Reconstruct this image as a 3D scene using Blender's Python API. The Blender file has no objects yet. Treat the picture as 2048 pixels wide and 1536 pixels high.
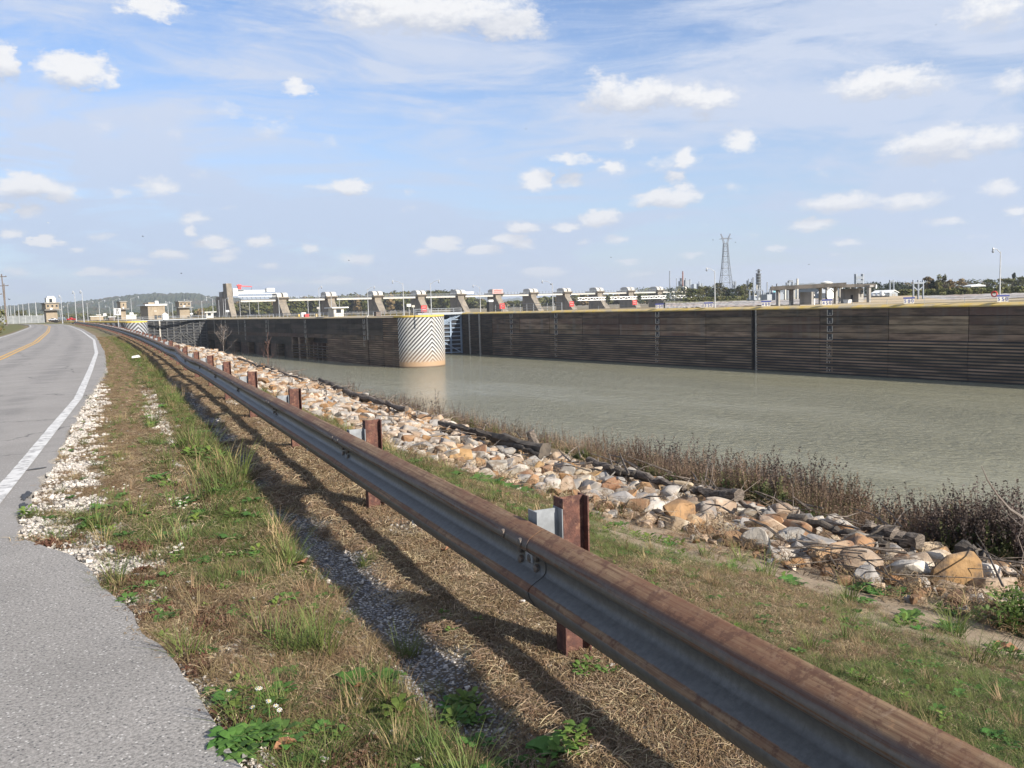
import bpy, bmesh, math, random
import numpy as np
from mathutils import Vector, Matrix, noise as mnoise
random.seed(7); rng = np.random.default_rng(11)
sc = bpy.context.scene
COL = sc.collection
rad = math.radians

# ------------------------------------------------------------------ camera
FOC, ROLL = 1740.0, 0.029
YAW, PITCH = rad(34.258), rad(5.174)
EYE = 1.8
r0 = Vector((math.cos(YAW), -math.sin(YAW), 0))
f0 = Vector((math.sin(YAW) * math.cos(PITCH), math.cos(YAW) * math.cos(PITCH), -math.sin(PITCH)))
u0 = r0.cross(f0)
ri = r0 * math.cos(ROLL) - u0 * math.sin(ROLL)
ui = r0 * math.sin(ROLL) + u0 * math.cos(ROLL)
cam_d = bpy.data.cameras.new("camera")
cam_d.sensor_fit = 'HORIZONTAL'; cam_d.sensor_width = 36.0; cam_d.lens = 36.0 * FOC / 2048
cam_d.clip_start = 0.05; cam_d.clip_end = 30000
cam = bpy.data.objects.new("camera", cam_d); COL.objects.link(cam)
cam.matrix_world = Matrix(((ri.x, ui.x, -f0.x, 0), (ri.y, ui.y, -f0.y, 0), (ri.z, ui.z, -f0.z, EYE), (0, 0, 0, 1)))
sc.camera = cam
FW = Vector((math.sin(YAW), math.cos(YAW), 0))

def ray(px, py):                       # direction of a sight line, used to survey where things stand
    a, b = (px - 1024) / FOC, (768 - py) / FOC
    return f0 + ri * a + ui * b
def at(px, py, d):                     # point at horizontal distance-along-view d
    v = ray(px, py); t = d / (v.x * FW.x + v.y * FW.y)
    return Vector((0, 0, EYE)) + v * t
def atX(px, py, X):
    v = ray(px, py); return Vector((0, 0, EYE)) + v * (X / v.x)
def atY(px, py, Y):
    v = ray(px, py); return Vector((0, 0, EYE)) + v * (Y / v.y)
def azel(px, py):
    v = ray(px, py).normalized()
    return math.degrees(math.atan2(v.x, v.y)), math.degrees(math.asin(v.z))

# ------------------------------------------------------------------ sun, exposure
SUN_EL = rad(27)
sd = Vector((0.22 * math.cos(SUN_EL), -0.975 * math.cos(SUN_EL), math.sin(SUN_EL))).normalized()   # towards the sun
sun_l = bpy.data.lights.new("sun", 'SUN'); sun_l.energy = 5.0; sun_l.angle = rad(0.55); sun_l.color = (1.0, 0.93, 0.83)
sun = bpy.data.objects.new("sun", sun_l); COL.objects.link(sun)
sun.rotation_euler = sd.to_track_quat('Z', 'Y').to_euler(); sun.location = (0, -20, 40)
sc.view_settings.view_transform = 'Standard'; sc.view_settings.look = 'None'
sc.view_settings.gamma = 1; sc.view_settings.use_curve_mapping = False
EXPO = 0.90
sc.view_settings.exposure = EXPO
sc.render.engine = 'CYCLES'

# ------------------------------------------------------------------ node helpers
def setin(nt, sock, v):
    if v is None: return
    if hasattr(v, 'is_linked') or isinstance(v, bpy.types.NodeSocket): nt.links.new(v, sock)
    else:
        if isinstance(v, (tuple, list)) and len(v) == 3 and sock.type == 'RGBA': v = (*v, 1)
        sock.default_value = v
class NT:
    def __init__(s, nt): s.nt = nt
    def n(s, t, **kw):
        nd = s.nt.nodes.new(t)
        for k, v in kw.items(): setattr(nd, k, v)
        return nd
    def math(s, op, a, b=None, c=None, clamp=False):
        m = s.n('ShaderNodeMath', operation=op); m.use_clamp = clamp
        setin(s.nt, m.inputs[0], a)
        if b is not None: setin(s.nt, m.inputs[1], b)
        if c is not None: setin(s.nt, m.inputs[2], c)
        return m.outputs[0]
    def vmath(s, op, a, b=None):
        m = s.n('ShaderNodeVectorMath', operation=op)
        setin(s.nt, m.inputs[0], a)
        if b is not None: setin(s.nt, m.inputs[1], b)
        return m.outputs['Value'] if op in ('DOT_PRODUCT', 'LENGTH', 'DISTANCE') else m.outputs[0]
    def mix(s, f, a, b, mode='MIX'):
        m = s.n('ShaderNodeMix', data_type='RGBA', blend_type=mode)
        setin(s.nt, m.inputs[0], f); setin(s.nt, m.inputs[6], a); setin(s.nt, m.inputs[7], b)
        return m.outputs[2]
    def noise(s, vec, scale, detail=4, rough=0.55, dist=0.0, dim='3D'):
        m = s.n('ShaderNodeTexNoise', noise_dimensions=dim)
        if vec is not None: s.nt.links.new(vec, m.inputs['Vector'])
        m.inputs['Scale'].default_value = scale; m.inputs['Detail'].default_value = detail
        m.inputs['Roughness'].default_value = rough; m.inputs['Distortion'].default_value = dist
        return m.outputs['Fac'], m.outputs['Color']
    def voro(s, vec, scale, feature='F1', rnd=1.0):
        m = s.n('ShaderNodeTexVoronoi', feature=feature)
        s.nt.links.new(vec, m.inputs['Vector']); m.inputs['Scale'].default_value = scale
        if 'Randomness' in m.inputs: m.inputs['Randomness'].default_value = rnd
        return m.outputs
    def ramp(s, v, a, b, lo=0.0, hi=1.0, smooth=True):
        m = s.n('ShaderNodeMapRange', interpolation_type='SMOOTHSTEP' if smooth else 'LINEAR')
        setin(s.nt, m.inputs[0], v)
        for i, x in zip((1, 2, 3, 4), (a, b, lo, hi)): setin(s.nt, m.inputs[i], x)
        return m.outputs[0]
    def combine(s, x, y, z):
        m = s.n('ShaderNodeCombineXYZ')
        for i, v in enumerate((x, y, z)): setin(s.nt, m.inputs[i], v)
        return m.outputs[0]
    def sep(s, v):
        m = s.n('ShaderNodeSeparateXYZ'); s.nt.links.new(v, m.inputs[0]); return m.outputs
    def scale(s, v, sx, sy, sz): return s.vmath('MULTIPLY', v, (sx, sy, sz))

# ------------------------------------------------------------------ world: sky with procedural clouds
world = bpy.data.worlds.new("World"); sc.world = world; world.use_nodes = True
wn = NT(world.node_tree); world.node_tree.nodes.clear()
sky = wn.n('ShaderNodeTexSky', sky_type='NISHITA'); sky.sun_disc = False
sky.sun_elevation = SUN_EL; sky.sun_rotation = math.atan2(sd.x, sd.y); sky.altitude = 100
sky.air_density = 1.0; sky.dust_density = 1.1; sky.ozone_density = 1.6
SKY_STR = 0.085
CK = 1.0 / (SKY_STR * 2 ** EXPO)
dirv = wn.n('ShaderNodeTexCoord').outputs['Generated']
dx, dy, dz = wn.sep(wn.vmath('NORMALIZE', dirv))
az = wn.math('MULTIPLY', wn.math('ARCTAN2', dx, dy), 57.29578)
el = wn.math('MULTIPLY', wn.math('ARCSINE', dz), 57.29578)
elp = wn.math('MAXIMUM', el, 0.0)
CLOUDS = [(860, 12, 260, 62, 1), (1010, 45, 110, 42, 1), (690, 30, 60, 40, .45), (150, 140, 100, 46, 1), (215, 150, 50, 26, .8), (300, 12, 85, 36, 1), (-15, 115, 50, 55, 1), (60, 372, 100, 32, 1.1), (110, 383, 50, 20, .9),
          (595, 178, 42, 20, .8), (1215, 180, 65, 52, .9), (1290, 190, 110, 44, 1), (1400, 197, 95, 34, 1), (1770, 165, 140, 40, .95), (1840, 172, 80, 30, .7), (1980, 25, 110, 55, .75), (1870, 285, 130, 38, 1),
          (1990, 280, 90, 34, .9), (1850, 315, 110, 18, .6), (1330, 398, 85, 24, 1.1), (1198, 438, 50, 22, 1.1), (1128, 451, 36, 11, .9), (1045, 454, 40, 17, 1), (1012, 479, 40, 15, 1.1), (1680, 405, 110, 24, .9),
          (1820, 402, 90, 22, .8), (1625, 450, 60, 17, 1.05), (698, 372, 48, 24, 1), (650, 378, 55, 14, .55), (340, 508, 46, 14, 1), (522, 482, 36, 15, .95), (455, 218, 45, 20, .42), (550, 243, 60, 16, .3), (1140, 320, 60, 16, .8),
          (2000, 375, 48, 20, .8), (2040, 420, 34, 14, 1), (712, 518, 46, 13, .95), (243, 548, 62, 10, .95), (385, 461, 22, 14, .9), (250, 388, 38, 14, .6), (1335, 322, 50, 20, .5), (868, 488, 28, 12, .9), (622, 496, 22, 12, .9),
          (1230, 477, 36, 12, .8), (2020, 160, 60, 36, .6), (270, 525, 50, 11, .6), (450, 515, 34, 11, .8), (540, 530, 24, 10, .8), (30, 543, 46, 12, .7), (1890, 440, 50, 10, .7), (1548, 496, 28, 9, .9), (1385, 510, 34, 8, .8), (155, 500, 22, 8, .6)]
def cloud_field(vec):
    acc = None
    for (px, py, hw, hh, amp) in CLOUDS:
        a, e = azel(px, py); a2, _ = azel(px + hw, py); _, e2 = azel(px, py - hh)
        sx, sy = 1.0 / max(abs(a2 - a), .2), 1.0 / max(abs(e2 - e), .15)
        m = wn.n('ShaderNodeVectorMath', operation='MULTIPLY_ADD')
        wn.nt.links.new(vec, m.inputs[0]); m.inputs[1].default_value = (sx, sy, 0); m.inputs[2].default_value = (-a * sx, -e * sy, 0)
        d2 = wn.vmath('DOT_PRODUCT', m.outputs[0], m.outputs[0])
        v = wn.math('MULTIPLY_ADD', d2, -amp, amp)
        acc = v if acc is None else wn.math('MAXIMUM', acc, v)
    return acc
base = wn.combine(az, el, 0.0)
ws = wn.math('MULTIPLY_ADD', elp, 0.045, 0.16)           # clouds low down are farther away and smaller
isc = wn.math('DIVIDE', 0.62, ws)
nvec = wn.combine(wn.math('MULTIPLY', az, 0.55), el, 0.0)
_, wc1 = wn.noise(nvec, 0.55, 5, .62)
_, wc2 = wn.noise(nvec, 1.9, 6, .66)
w1 = wn.vmath('SUBTRACT', wc1, (.5, .5, .5)); w2 = wn.vmath('SUBTRACT', wc2, (.5, .5, .5))
wv = wn.vmath('ADD', wn.vmath('MULTIPLY', w1, (5.5, 2.6, 0)), wn.vmath('MULTIPLY', w2, (3.0, 1.9, 0)))
sm = wn.n('ShaderNodeVectorMath', operation='SCALE'); wn.nt.links.new(wv, sm.inputs[0]); wn.nt.links.new(ws, sm.inputs['Scale'])
p_w = wn.vmath('ADD', base, sm.outputs[0])
# far small cumulus laid out on the cloud deck plane
def deck(off):
    q = wn.combine(wn.math('MULTIPLY', az, .30), wn.math('MULTIPLY', wn.math('LOGARITHM', wn.math('ADD', elp, 1.2), 2.71828), 4.6), 0.0)
    nf, nc = wn.noise(q, 2.1, 6, .68)
    q = wn.vmath('ADD', q, wn.vmath('MULTIPLY', wn.vmath('SUBTRACT', nc, (.5, .5, .5)), (.75, .65, 0)))
    vo = wn.voro(q, 1.0)
    big = wn.noise(q, .32, 3, .5)[0]
    rnd = wn.sep(vo['Color'])[0]
    r = wn.math('MULTIPLY_ADD', rnd, .42, .12)
    return wn.math('MULTIPLY', wn.math('SUBTRACT', wn.math('MULTIPLY', r, wn.ramp(big, .36, .56, .45, 1.15)), vo['Distance']), 4.2)
dk = deck(0)
lowm = wn.math('MULTIPLY', wn.ramp(el, .8, 2.5), wn.ramp(el, 9.0, 13.0, 1.0, 0.0))
D0 = wn.math('MAXIMUM', cloud_field(p_w), wn.math('MULTIPLY', dk, lowm))
up = wn.vmath('ADD', p_w, wn.combine(0.0, wn.math('MULTIPLY', ws, 1.9), 0.0))
D1 = cloud_field(up)
fine = wn.noise(nvec, 2.6, 6, .7)[0]
dens = wn.math('ADD', D0, wn.math('MULTIPLY', wn.math('SUBTRACT', fine, .5), 1.1))
alpha = wn.ramp(dens, -.02, .90)
alpha = wn.math('MULTIPLY', alpha, wn.ramp(el, 0.3, 5.0, .5, .97))
lit = wn.ramp(wn.math('SUBTRACT', D0, wn.math('MULTIPLY', wn.math('MAXIMUM', D1, -.4), .95)), -.45, 1.15, .0, 1.0, False)
lit = wn.math('ADD', lit, wn.math('MULTIPLY', wn.math('SUBTRACT', fine, .5), .7), clamp=True)
lit = wn.math('MAXIMUM', lit, wn.ramp(el, 8.0, 2.5, 0.0, .6))
ccol = wn.mix(lit, (.56 * CK, .60 * CK, .70 * CK), (.96 * CK, .96 * CK, .97 * CK))
ccol = wn.mix(wn.ramp(el, 1.0, 12.0, .35, 0.0), ccol, (.72 * CK, .75 * CK, .84 * CK))
# thin high veil, streaked
cv = wn.n('ShaderNodeMapping'); cv.inputs['Rotation'].default_value = (0, 0, rad(14)); cv.inputs['Scale'].default_value = (.035, .16, 1)
wn.nt.links.new(base, cv.inputs[0])
_, cwc = wn.noise(cv.outputs[0], .9, 3, .5)
cvv = wn.vmath('ADD', cv.outputs[0], wn.vmath('MULTIPLY', wn.vmath('SUBTRACT', cwc, (.5, .5, .5)), (1.1, 1.1, 0)))
c1 = wn.noise(cvv, 1.0, 8, .60)[0]
c2 = wn.noise(wn.vmath('MULTIPLY', cvv, (2.2, 3.5, 1)), 1.3, 7, .7)[0]
cir = wn.math('ADD', wn.math('MULTIPLY', wn.ramp(c1, .40, .60), .85), wn.math('MULTIPLY', wn.ramp(c2, .42, .66), .40))
cir = wn.math('ADD', cir, wn.ramp(el, 20.0, 0.0, 0.0, .55), clamp=True)
skyc = wn.mix(wn.math('MULTIPLY', cir, .9), wn.mix(1.0, sky.outputs[0], (.80, .92, 1.12), 'MULTIPLY'), wn.mix(wn.ramp(el, 3.0, 14.0), (.53 * CK, .64 * CK, .85 * CK, 1), (.66 * CK, .73 * CK, .88 * CK, 1)))
fin = wn.mix(alpha, skyc, ccol)
bg = wn.n('ShaderNodeBackground'); wn.nt.links.new(fin, bg.inputs[0]); bg.inputs[1].default_value = SKY_STR
wo = wn.n('ShaderNodeOutputWorld'); wn.nt.links.new(bg.outputs[0], wo.inputs[0])
world.cycles.sampling_method = 'MANUAL'; world.cycles.sample_map_resolution = 512

# ------------------------------------------------------------------ object helpers
def tag(o, label=None, cat=None, group=None, kind=None):
    if label: o['label'] = label
    if cat: o['category'] = cat
    if group: o['group'] = group
    if kind: o['kind'] = kind
    return o
def thing(name, label, cat, loc=(0, 0, 0), group=None):
    o = bpy.data.objects.new(name, None); COL.objects.link(o); o.location = loc
    o.empty_display_size = .3
    return tag(o, label, cat, group)
ROOT = {}
class MB:
    def __init__(s): s.v = []; s.f = []; s.uv = None
    def add(s, vs, fs):
        k = len(s.v); s.v.extend([tuple(p) for p in vs]); s.f.extend([tuple(i + k for i in f) for f in fs]); return s
    def box(s, x0, x1, y0, y1, z0, z1):
        return s.add([(x0, y0, z0), (x1, y0, z0), (x1, y1, z0), (x0, y1, z0), (x0, y0, z1), (x1, y0, z1), (x1, y1, z1), (x0, y1, z1)],
                     [(0, 3, 2, 1), (4, 5, 6, 7), (0, 1, 5, 4), (1, 2, 6, 5), (2, 3, 7, 6), (3, 0, 4, 7)])
    def bar(s, a, b, w, h=None, up=(0, 0, 1)):
        a, b = Vector(a), Vector(b); h = h or w; d = (b - a).normalized(); U = Vector(up)
        if abs(d.dot(U)) > .98: U = Vector((1, 0, 0))
        x = d.cross(U).normalized() * (w / 2); y = x.cross(d).normalized() * (h / 2)
        return s.add([a - x - y, a + x - y, a + x + y, a - x + y, b - x - y, b + x - y, b + x + y, b - x + y],
                     [(0, 3, 2, 1), (4, 5, 6, 7), (0, 1, 5, 4), (1, 2, 6, 5), (2, 3, 7, 6), (3, 0, 4, 7)])
    def tube(s, pts, rs, n=8, cap=True):
        pts = [Vector(p) for p in pts]
        if not hasattr(rs, '__len__'): rs = [rs] * len(pts)
        k = len(s.v)
        for i, p in enumerate(pts):
            d = (pts[min(i + 1, len(pts) - 1)] - pts[max(i - 1, 0)]).normalized()
            U = Vector((0, 0, 1)) if abs(d.z) < .9 else Vector((1, 0, 0))
            x = d.cross(U).normalized(); y = d.cross(x)
            for j in range(n):
                t = 2 * math.pi * j / n; s.v.append(tuple(p + (x * math.cos(t) + y * math.sin(t)) * rs[i]))
        for i in range(len(pts) - 1):
            for j in range(n):
                a = k + i * n + j; b = k + i * n + (j + 1) % n; s.f.append((a, b, b + n, a + n))
        if cap:
            s.f.append(tuple(k + j for j in range(n))[::-1]); s.f.append(tuple(k + (len(pts) - 1) * n + j for j in range(n)))
        return s
    def prism(s, poly, z0, z1):          # polygon in XY
        n = len(poly)
        return s.add([(x, y, z0) for x, y in poly] + [(x, y, z1) for x, y in poly],
                     [tuple(range(n))[::-1], tuple(range(n, 2 * n))] + [(i, (i + 1) % n, (i + 1) % n + n, i + n) for i in range(n)])
    def extr(s, pts, vec):               # any planar polygon extruded by vec
        n = len(pts); pts = [Vector(p) for p in pts]; vec = Vector(vec)
        return s.add(pts + [p + vec for p in pts], [tuple(range(n))[::-1], tuple(range(n, 2 * n))] + [(i, (i + 1) % n, (i + 1) % n + n, i + n) for i in range(n)])
    def build(s, name, mat, parent=None, smooth=False, recalc=True):
        me = bpy.data.meshes.new(name)
        off = Vector((0, 0, 0))
        p = parent
        while p is not None: off = off + p.location; p = p.parent
        vs = [(x - off.x, y - off.y, z - off.z) for x, y, z in s.v]
        me.from_pydata(vs, [], s.f)
        if recalc:
            bm = bmesh.new(); bm.from_mesh(me); bmesh.ops.recalc_face_normals(bm, faces=bm.faces); bm.to_mesh(me); bm.free()
        if smooth: me.polygons.foreach_set('use_smooth', [True] * len(me.polygons))
        me.materials.append(mat); me.update()
        o = bpy.data.objects.new(name, me); COL.objects.link(o)
        if parent is not None: o.parent = parent
        return o
def copy_tree(o, loc=None, parent=None):
    c = o.copy(); COL.objects.link(c); c.parent = parent
    if loc is not None: c.location = loc
    for ch in list(o.children): copy_tree(ch, None, c)
    return c
def smooth_edges(o, ang=40):
    me = o.data; me.polygons.foreach_set('use_smooth', [True] * len(me.polygons))
    try: me.set_sharp_from_angle(angle=rad(ang))
    except Exception: pass
    return o

# ------------------------------------------------------------------ materials
def M(name, col, col2=None, sc1=3.0, rough=.8, metal=0.0, bump=0.0, bsc=20.0, col3=None, f3=.6, sc3=1.0, stretch=(1, 1, 1), rnd=0.0, spec=.4, det=5, streak=None, lo=.35, hi=.65, trans=0):
    m = bpy.data.materials.new(name); m.use_nodes = True; t = NT(m.node_tree); bs = t.nt.nodes['Principled BSDF']
    tc = t.n('ShaderNodeNewGeometry').outputs['Position']
    v = t.scale(tc, *stretch)
    c = (*col, 1)
    if col2: c = t.mix(t.ramp(t.noise(v, sc1, det, .6)[0], lo, hi), (*col, 1), (*col2, 1))
    if col3: c = t.mix(t.math('MULTIPLY', t.ramp(t.noise(v, sc3, 4, .6)[0], f3 - .08, f3 + .08), .9), c, (*col3, 1))
    if streak:
        sv = t.scale(tc, streak[1], streak[1], streak[1] * .06)
        c = t.mix(t.math('MULTIPLY', t.ramp(t.noise(sv, 1.0, 4, .6)[0], .48, .72), streak[2]), c, (*streak[0], 1))
    if rnd:
        oi = t.n('ShaderNodeObjectInfo').outputs['Random']
        hs = t.n('ShaderNodeHueSaturation'); setin(t.nt, hs.inputs['Value'], t.ramp(oi, 0, 1, 1 - rnd, 1 + rnd, False)); setin(t.nt, hs.inputs['Color'], c); hs.inputs['Fac'].default_value = 1
        h2 = t.math('MULTIPLY_ADD', t.math('FRACT', t.math('MULTIPLY', oi, 7.31)), rnd * .08, .5 - rnd * .04)
        t.nt.links.new(h2, hs.inputs['Hue']); c = hs.outputs[0]
    setin(t.nt, bs.inputs['Base Color'], c)
    bs.inputs['Roughness'].default_value = rough; bs.inputs['Metallic'].default_value = metal
    bs.inputs['Specular IOR Level'].default_value = spec
    if bump:
        b = t.n('ShaderNodeBump'); b.inputs['Strength'].default_value = min(bump, 1); b.inputs['Distance'].default_value = .02 * max(1, bump)
        t.nt.links.new(t.noise(v, bsc, 5, .65)[0], b.inputs['Height']); t.nt.links.new(b.outputs[0], bs.inputs['Normal'])
    if trans:                            # thin leaves let light through
        tr = t.n('ShaderNodeBsdfTranslucent'); setin(t.nt, tr.inputs[0], c)
        mx = t.n('ShaderNodeMixShader'); mx.inputs[0].default_value = trans
        t.nt.links.new(bs.outputs[0], mx.inputs[1]); t.nt.links.new(tr.outputs[0], mx.inputs[2])
        t.nt.links.new(mx.outputs[0], t.nt.nodes['Material Output'].inputs[0])
    return m
MT = {}
MT['conc'] = M('pale_concrete', (.235, .20, .155), (.155, .135, .11), .25, .9, bump=.3, bsc=3, streak=((.12, .11, .09), .5, .5))
MT['conc2'] = M('grey_concrete', (.28, .265, .24), (.21, .20, .185), .3, .9, streak=((.15, .14, .13), .6, .5))
MT['conc_dark'] = M('stained_concrete', (.065, .058, .050), (.032, .029, .026), .35, .85, streak=((.10, .095, .085), .5, .5), stretch=(1, .5, 2.5), bump=.5, bsc=3, col3=(.085, .052, .036), sc3=.12, f3=.55, det=8)
MT['armor'] = M('dark_armour_steel', (.022, .019, .017), (.07, .055, .042), .8, .7, stretch=(1, .3, 3), bump=.3, bsc=6)
MT['rib'] = M('worn_rib_concrete', (.25, .18, .125), (.11, .08, .056), .4, .85, rnd=.2, stretch=(1, .25, 2), bump=.3, bsc=4, lo=.4, hi=.6)
MT['white'] = M('white_paint', (.78, .78, .76), (.66, .66, .64), .8, .6)
MT['offw'] = M('cream_paint', (.52, .50, .45), (.42, .40, .36), .5, .7)
MT['galv'] = M('galvanised_steel', (.34, .36, .38), (.26, .28, .30), 9, .6, .3, streak=((.25, .26, .27), 14, .4))
MT['pole'] = M('lamp_pole_grey', (.42, .43, .44), (.34, .35, .36), 2, .55, .2)
MT['rust0'] = M('rusty_steel', (.13, .045, .028), (.075, .028, .02), 14, .85, .1, bump=.4, bsc=90, col3=(.24, .12, .07), f3=.62, sc3=30, streak=((.05, .03, .028), 30, .5))
MT['red'] = M('red_paint', (.62, .05, .045), (.52, .045, .04), 2, .5)
MT['blue'] = M('dark_blue_paint', (.03, .045, .19), None, 1, .5)
MT['black'] = M('black_paint', (.02, .02, .022), None, 1, .5)
MT['tanroof'] = M('tan_brick', (.30, .245, .175), (.24, .195, .14), .4, .9, streak=((.16, .12, .08), .7, .35))
MT['glass'] = M('dark_window_glass', (.02, .025, .03), None, 1, .15, spec=.6)
MT['gategrey'] = M('grey_gate_paint', (.22, .25, .29), (.15, .17, .19), .6, .6, streak=((.08, .08, .08), .8, .5))
MT['gate_recess_dark'] = M('dark_gate_steel_and_recess_shade', (.018, .022, .03), (.03, .03, .033), .5, .6)  # gate skins; on wall cores and hook plates it paints recess shade
MT['gateline'] = M('worn_gate_beam', (.035, .038, .042), (.10, .098, .094), 1.5, .7)
MT['yellow'] = M('faded_yellow_coping', (.52, .36, .08), (.48, .37, .18), .5, .85, col3=(.34, .29, .21), f3=.56, sc3=.2)
MT['tansand'] = M('sandy_concrete', (.40, .31, .18), (.34, .29, .21), .3, .95)
MT['wood'] = M('weathered_pole_wood', (.16, .13, .11), (.10, .08, .07), 3, .9)
MT['industry'] = M('plant_grey_metal', (.26, .29, .33), (.19, .21, .24), .05, .7)
MT['brick'] = M('red_brick_chimney', (.20, .09, .07), None, 1, .9)

# ------------------------------------------------------------------ layout curves (X across towards the river, Y along the lock)
WZ = -12.75                      # water level
_PY = [-60, -12, 3.46, 11.2, 22, 33, 40, 48, 59, 70, 94, 158, 285, 420, 600]
_PX = [-8.5, 0.05, 2.62, 3.98, 5.9, 7.75, 8.95, 10.2, 11.9, 13.5, 16.9, 25.3, 39.5, 52, 66]
def P(Y): return np.interp(Y, _PY, _PX)
_RY = [-60, -10, 4, 10.47, 12.49, 15.63, 21.31, 32.2, 47.5, 75.7, 131, 224, 300, 360, 420, 460, 480]
_RX = [-15, -3.6, -.7, .63, 1.05, 1.69, 2.86, 4.75, 7.35, 11.6, 18.6, 29.4, 36.5, 39.5, 37, 30, 20]
def R(Y): return np.interp(Y, _RY, _RX)
_EY = [-60, -10, 0, 2.7, 3.4, 4.4, 5.4, 6.4, 7.2, 7.9, 8.29, 9.65, 10.91, 14.28, 18.29, 23.9, 31.9, 50.6, 91.8, 150, 224, 300, 480]
_EX = [-14, -2, .80, .87, .90, .93, .90, .86, .80, .56, .53, .77, 1.05, 1.70, 2.44, 3.57, 5.2, 8.2, 14.2, 21.6, 30.0, 37.1, 21]
def E(Y): return np.interp(Y, _EY, _EX)
def N(Y): return np.maximum(np.interp(Y, [-60, 13, 60, 600], [6.95, 6.95, 13.2, 70]), P(Y) + 1.1)
def FR(Y): return np.maximum(np.interp(Y, [-60, 4, 13.3, 19.5, 37.5, 60], [8.6, 9.2, 9.95, 10.8, 13.1, 16.5]), P(Y) + np.interp(Y, [60, 180], [3.6, 1.3]))
def SH(Y): return np.maximum(np.minimum(FR(Y) + 27, 56.8), FR(Y) + 2)
def sstep(x, a, b):
    t = np.clip((x - a) / (b - a), 0, 1); return t * t * (3 - 2 * t)
_perm = rng.permutation(512)
def vnoise(x, y, s=1.0, seed=0):
    x = np.asarray(x, float) / s + seed * 17.3; y = np.asarray(y, float) / s + seed * 5.1
    xi = np.floor(x).astype(int); yi = np.floor(y).astype(int); fx = x - xi; fy = y - yi
    fx = fx * fx * (3 - 2 * fx); fy = fy * fy * (3 - 2 * fy)
    h = lambda a, b: _perm[(_perm[a & 511] + b) & 511] / 511.0
    return (h(xi, yi) * (1 - fx) + h(xi + 1, yi) * fx) * (1 - fy) + (h(xi, yi + 1) * (1 - fx) + h(xi + 1, yi + 1) * fx) * fy
def fbm(x, y, s=1.0, seed=0, o=4):
    a = 0; w = .5; t = 0
    for i in range(o): a = a + w * vnoise(x, y, s / 2 ** i, seed + i); t += w; w *= .5
    return a / t
def GZ(X, Y, micro=True):
    X = np.asarray(X, float); Y = np.asarray(Y, float)
    p = P(Y); n = N(Y); fr = FR(Y); sh = SH(Y)
    zn = np.interp(Y, [15, 40, 80], [-.8, -.35, -.2]); zf = np.interp(Y, [15, 40, 80], [-1.2, -.95, -.6])
    far = np.interp(Y, [0, 40], [0, -.08])
    z = np.where(X < p + .9, far, 0)
    t1 = sstep(X, p + .9, n); z = np.where((X >= p + .9) & (X < n), far + (zn - far) * (t1 * .6 + .4 * np.clip((X - p - .9) / (n - p - .9), 0, 1)), z)
    z = np.where((X >= n) & (X < fr), zn + (zf - zn) * np.clip((X - n) / (fr - n), 0, 1), z)
    slope = (X - fr) / (sh - fr)
    z = np.where(X >= fr, zf + (WZ - zf) * slope, z)
    z = np.maximum(z, WZ - 3)
    # beyond the river wall the land comes back up
    z = np.where(X > 146.5, -.15, z)
    z = np.where((X > 146.5) & (Y > 215), -5.0, z)
    e = E(Y)
    dip = np.where(X < e + .02, -.09, 0.02 - .02 * sstep(X, e, e + .6))
    z = z + np.where(X < p, dip, 0)
    # left grass bank beyond the road
    l = R(Y) - 7.9
    z = z + np.where(X < l - .5, .09 + .35 * sstep(l - X, .5, 18), 0)
    if micro:
        m = (fbm(X, Y, .55, 3) - .5) * .05 + (fbm(X, Y, .12, 9, 2) - .5) * .018 - .05 * np.exp(-((X - p + .62) / .22) ** 2)
        z = z + m * sstep(X, e, e + .3) + np.where(X > fr, (fbm(X, Y, 2.5, 5) - .5) * .7, 0)
    return z

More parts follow.
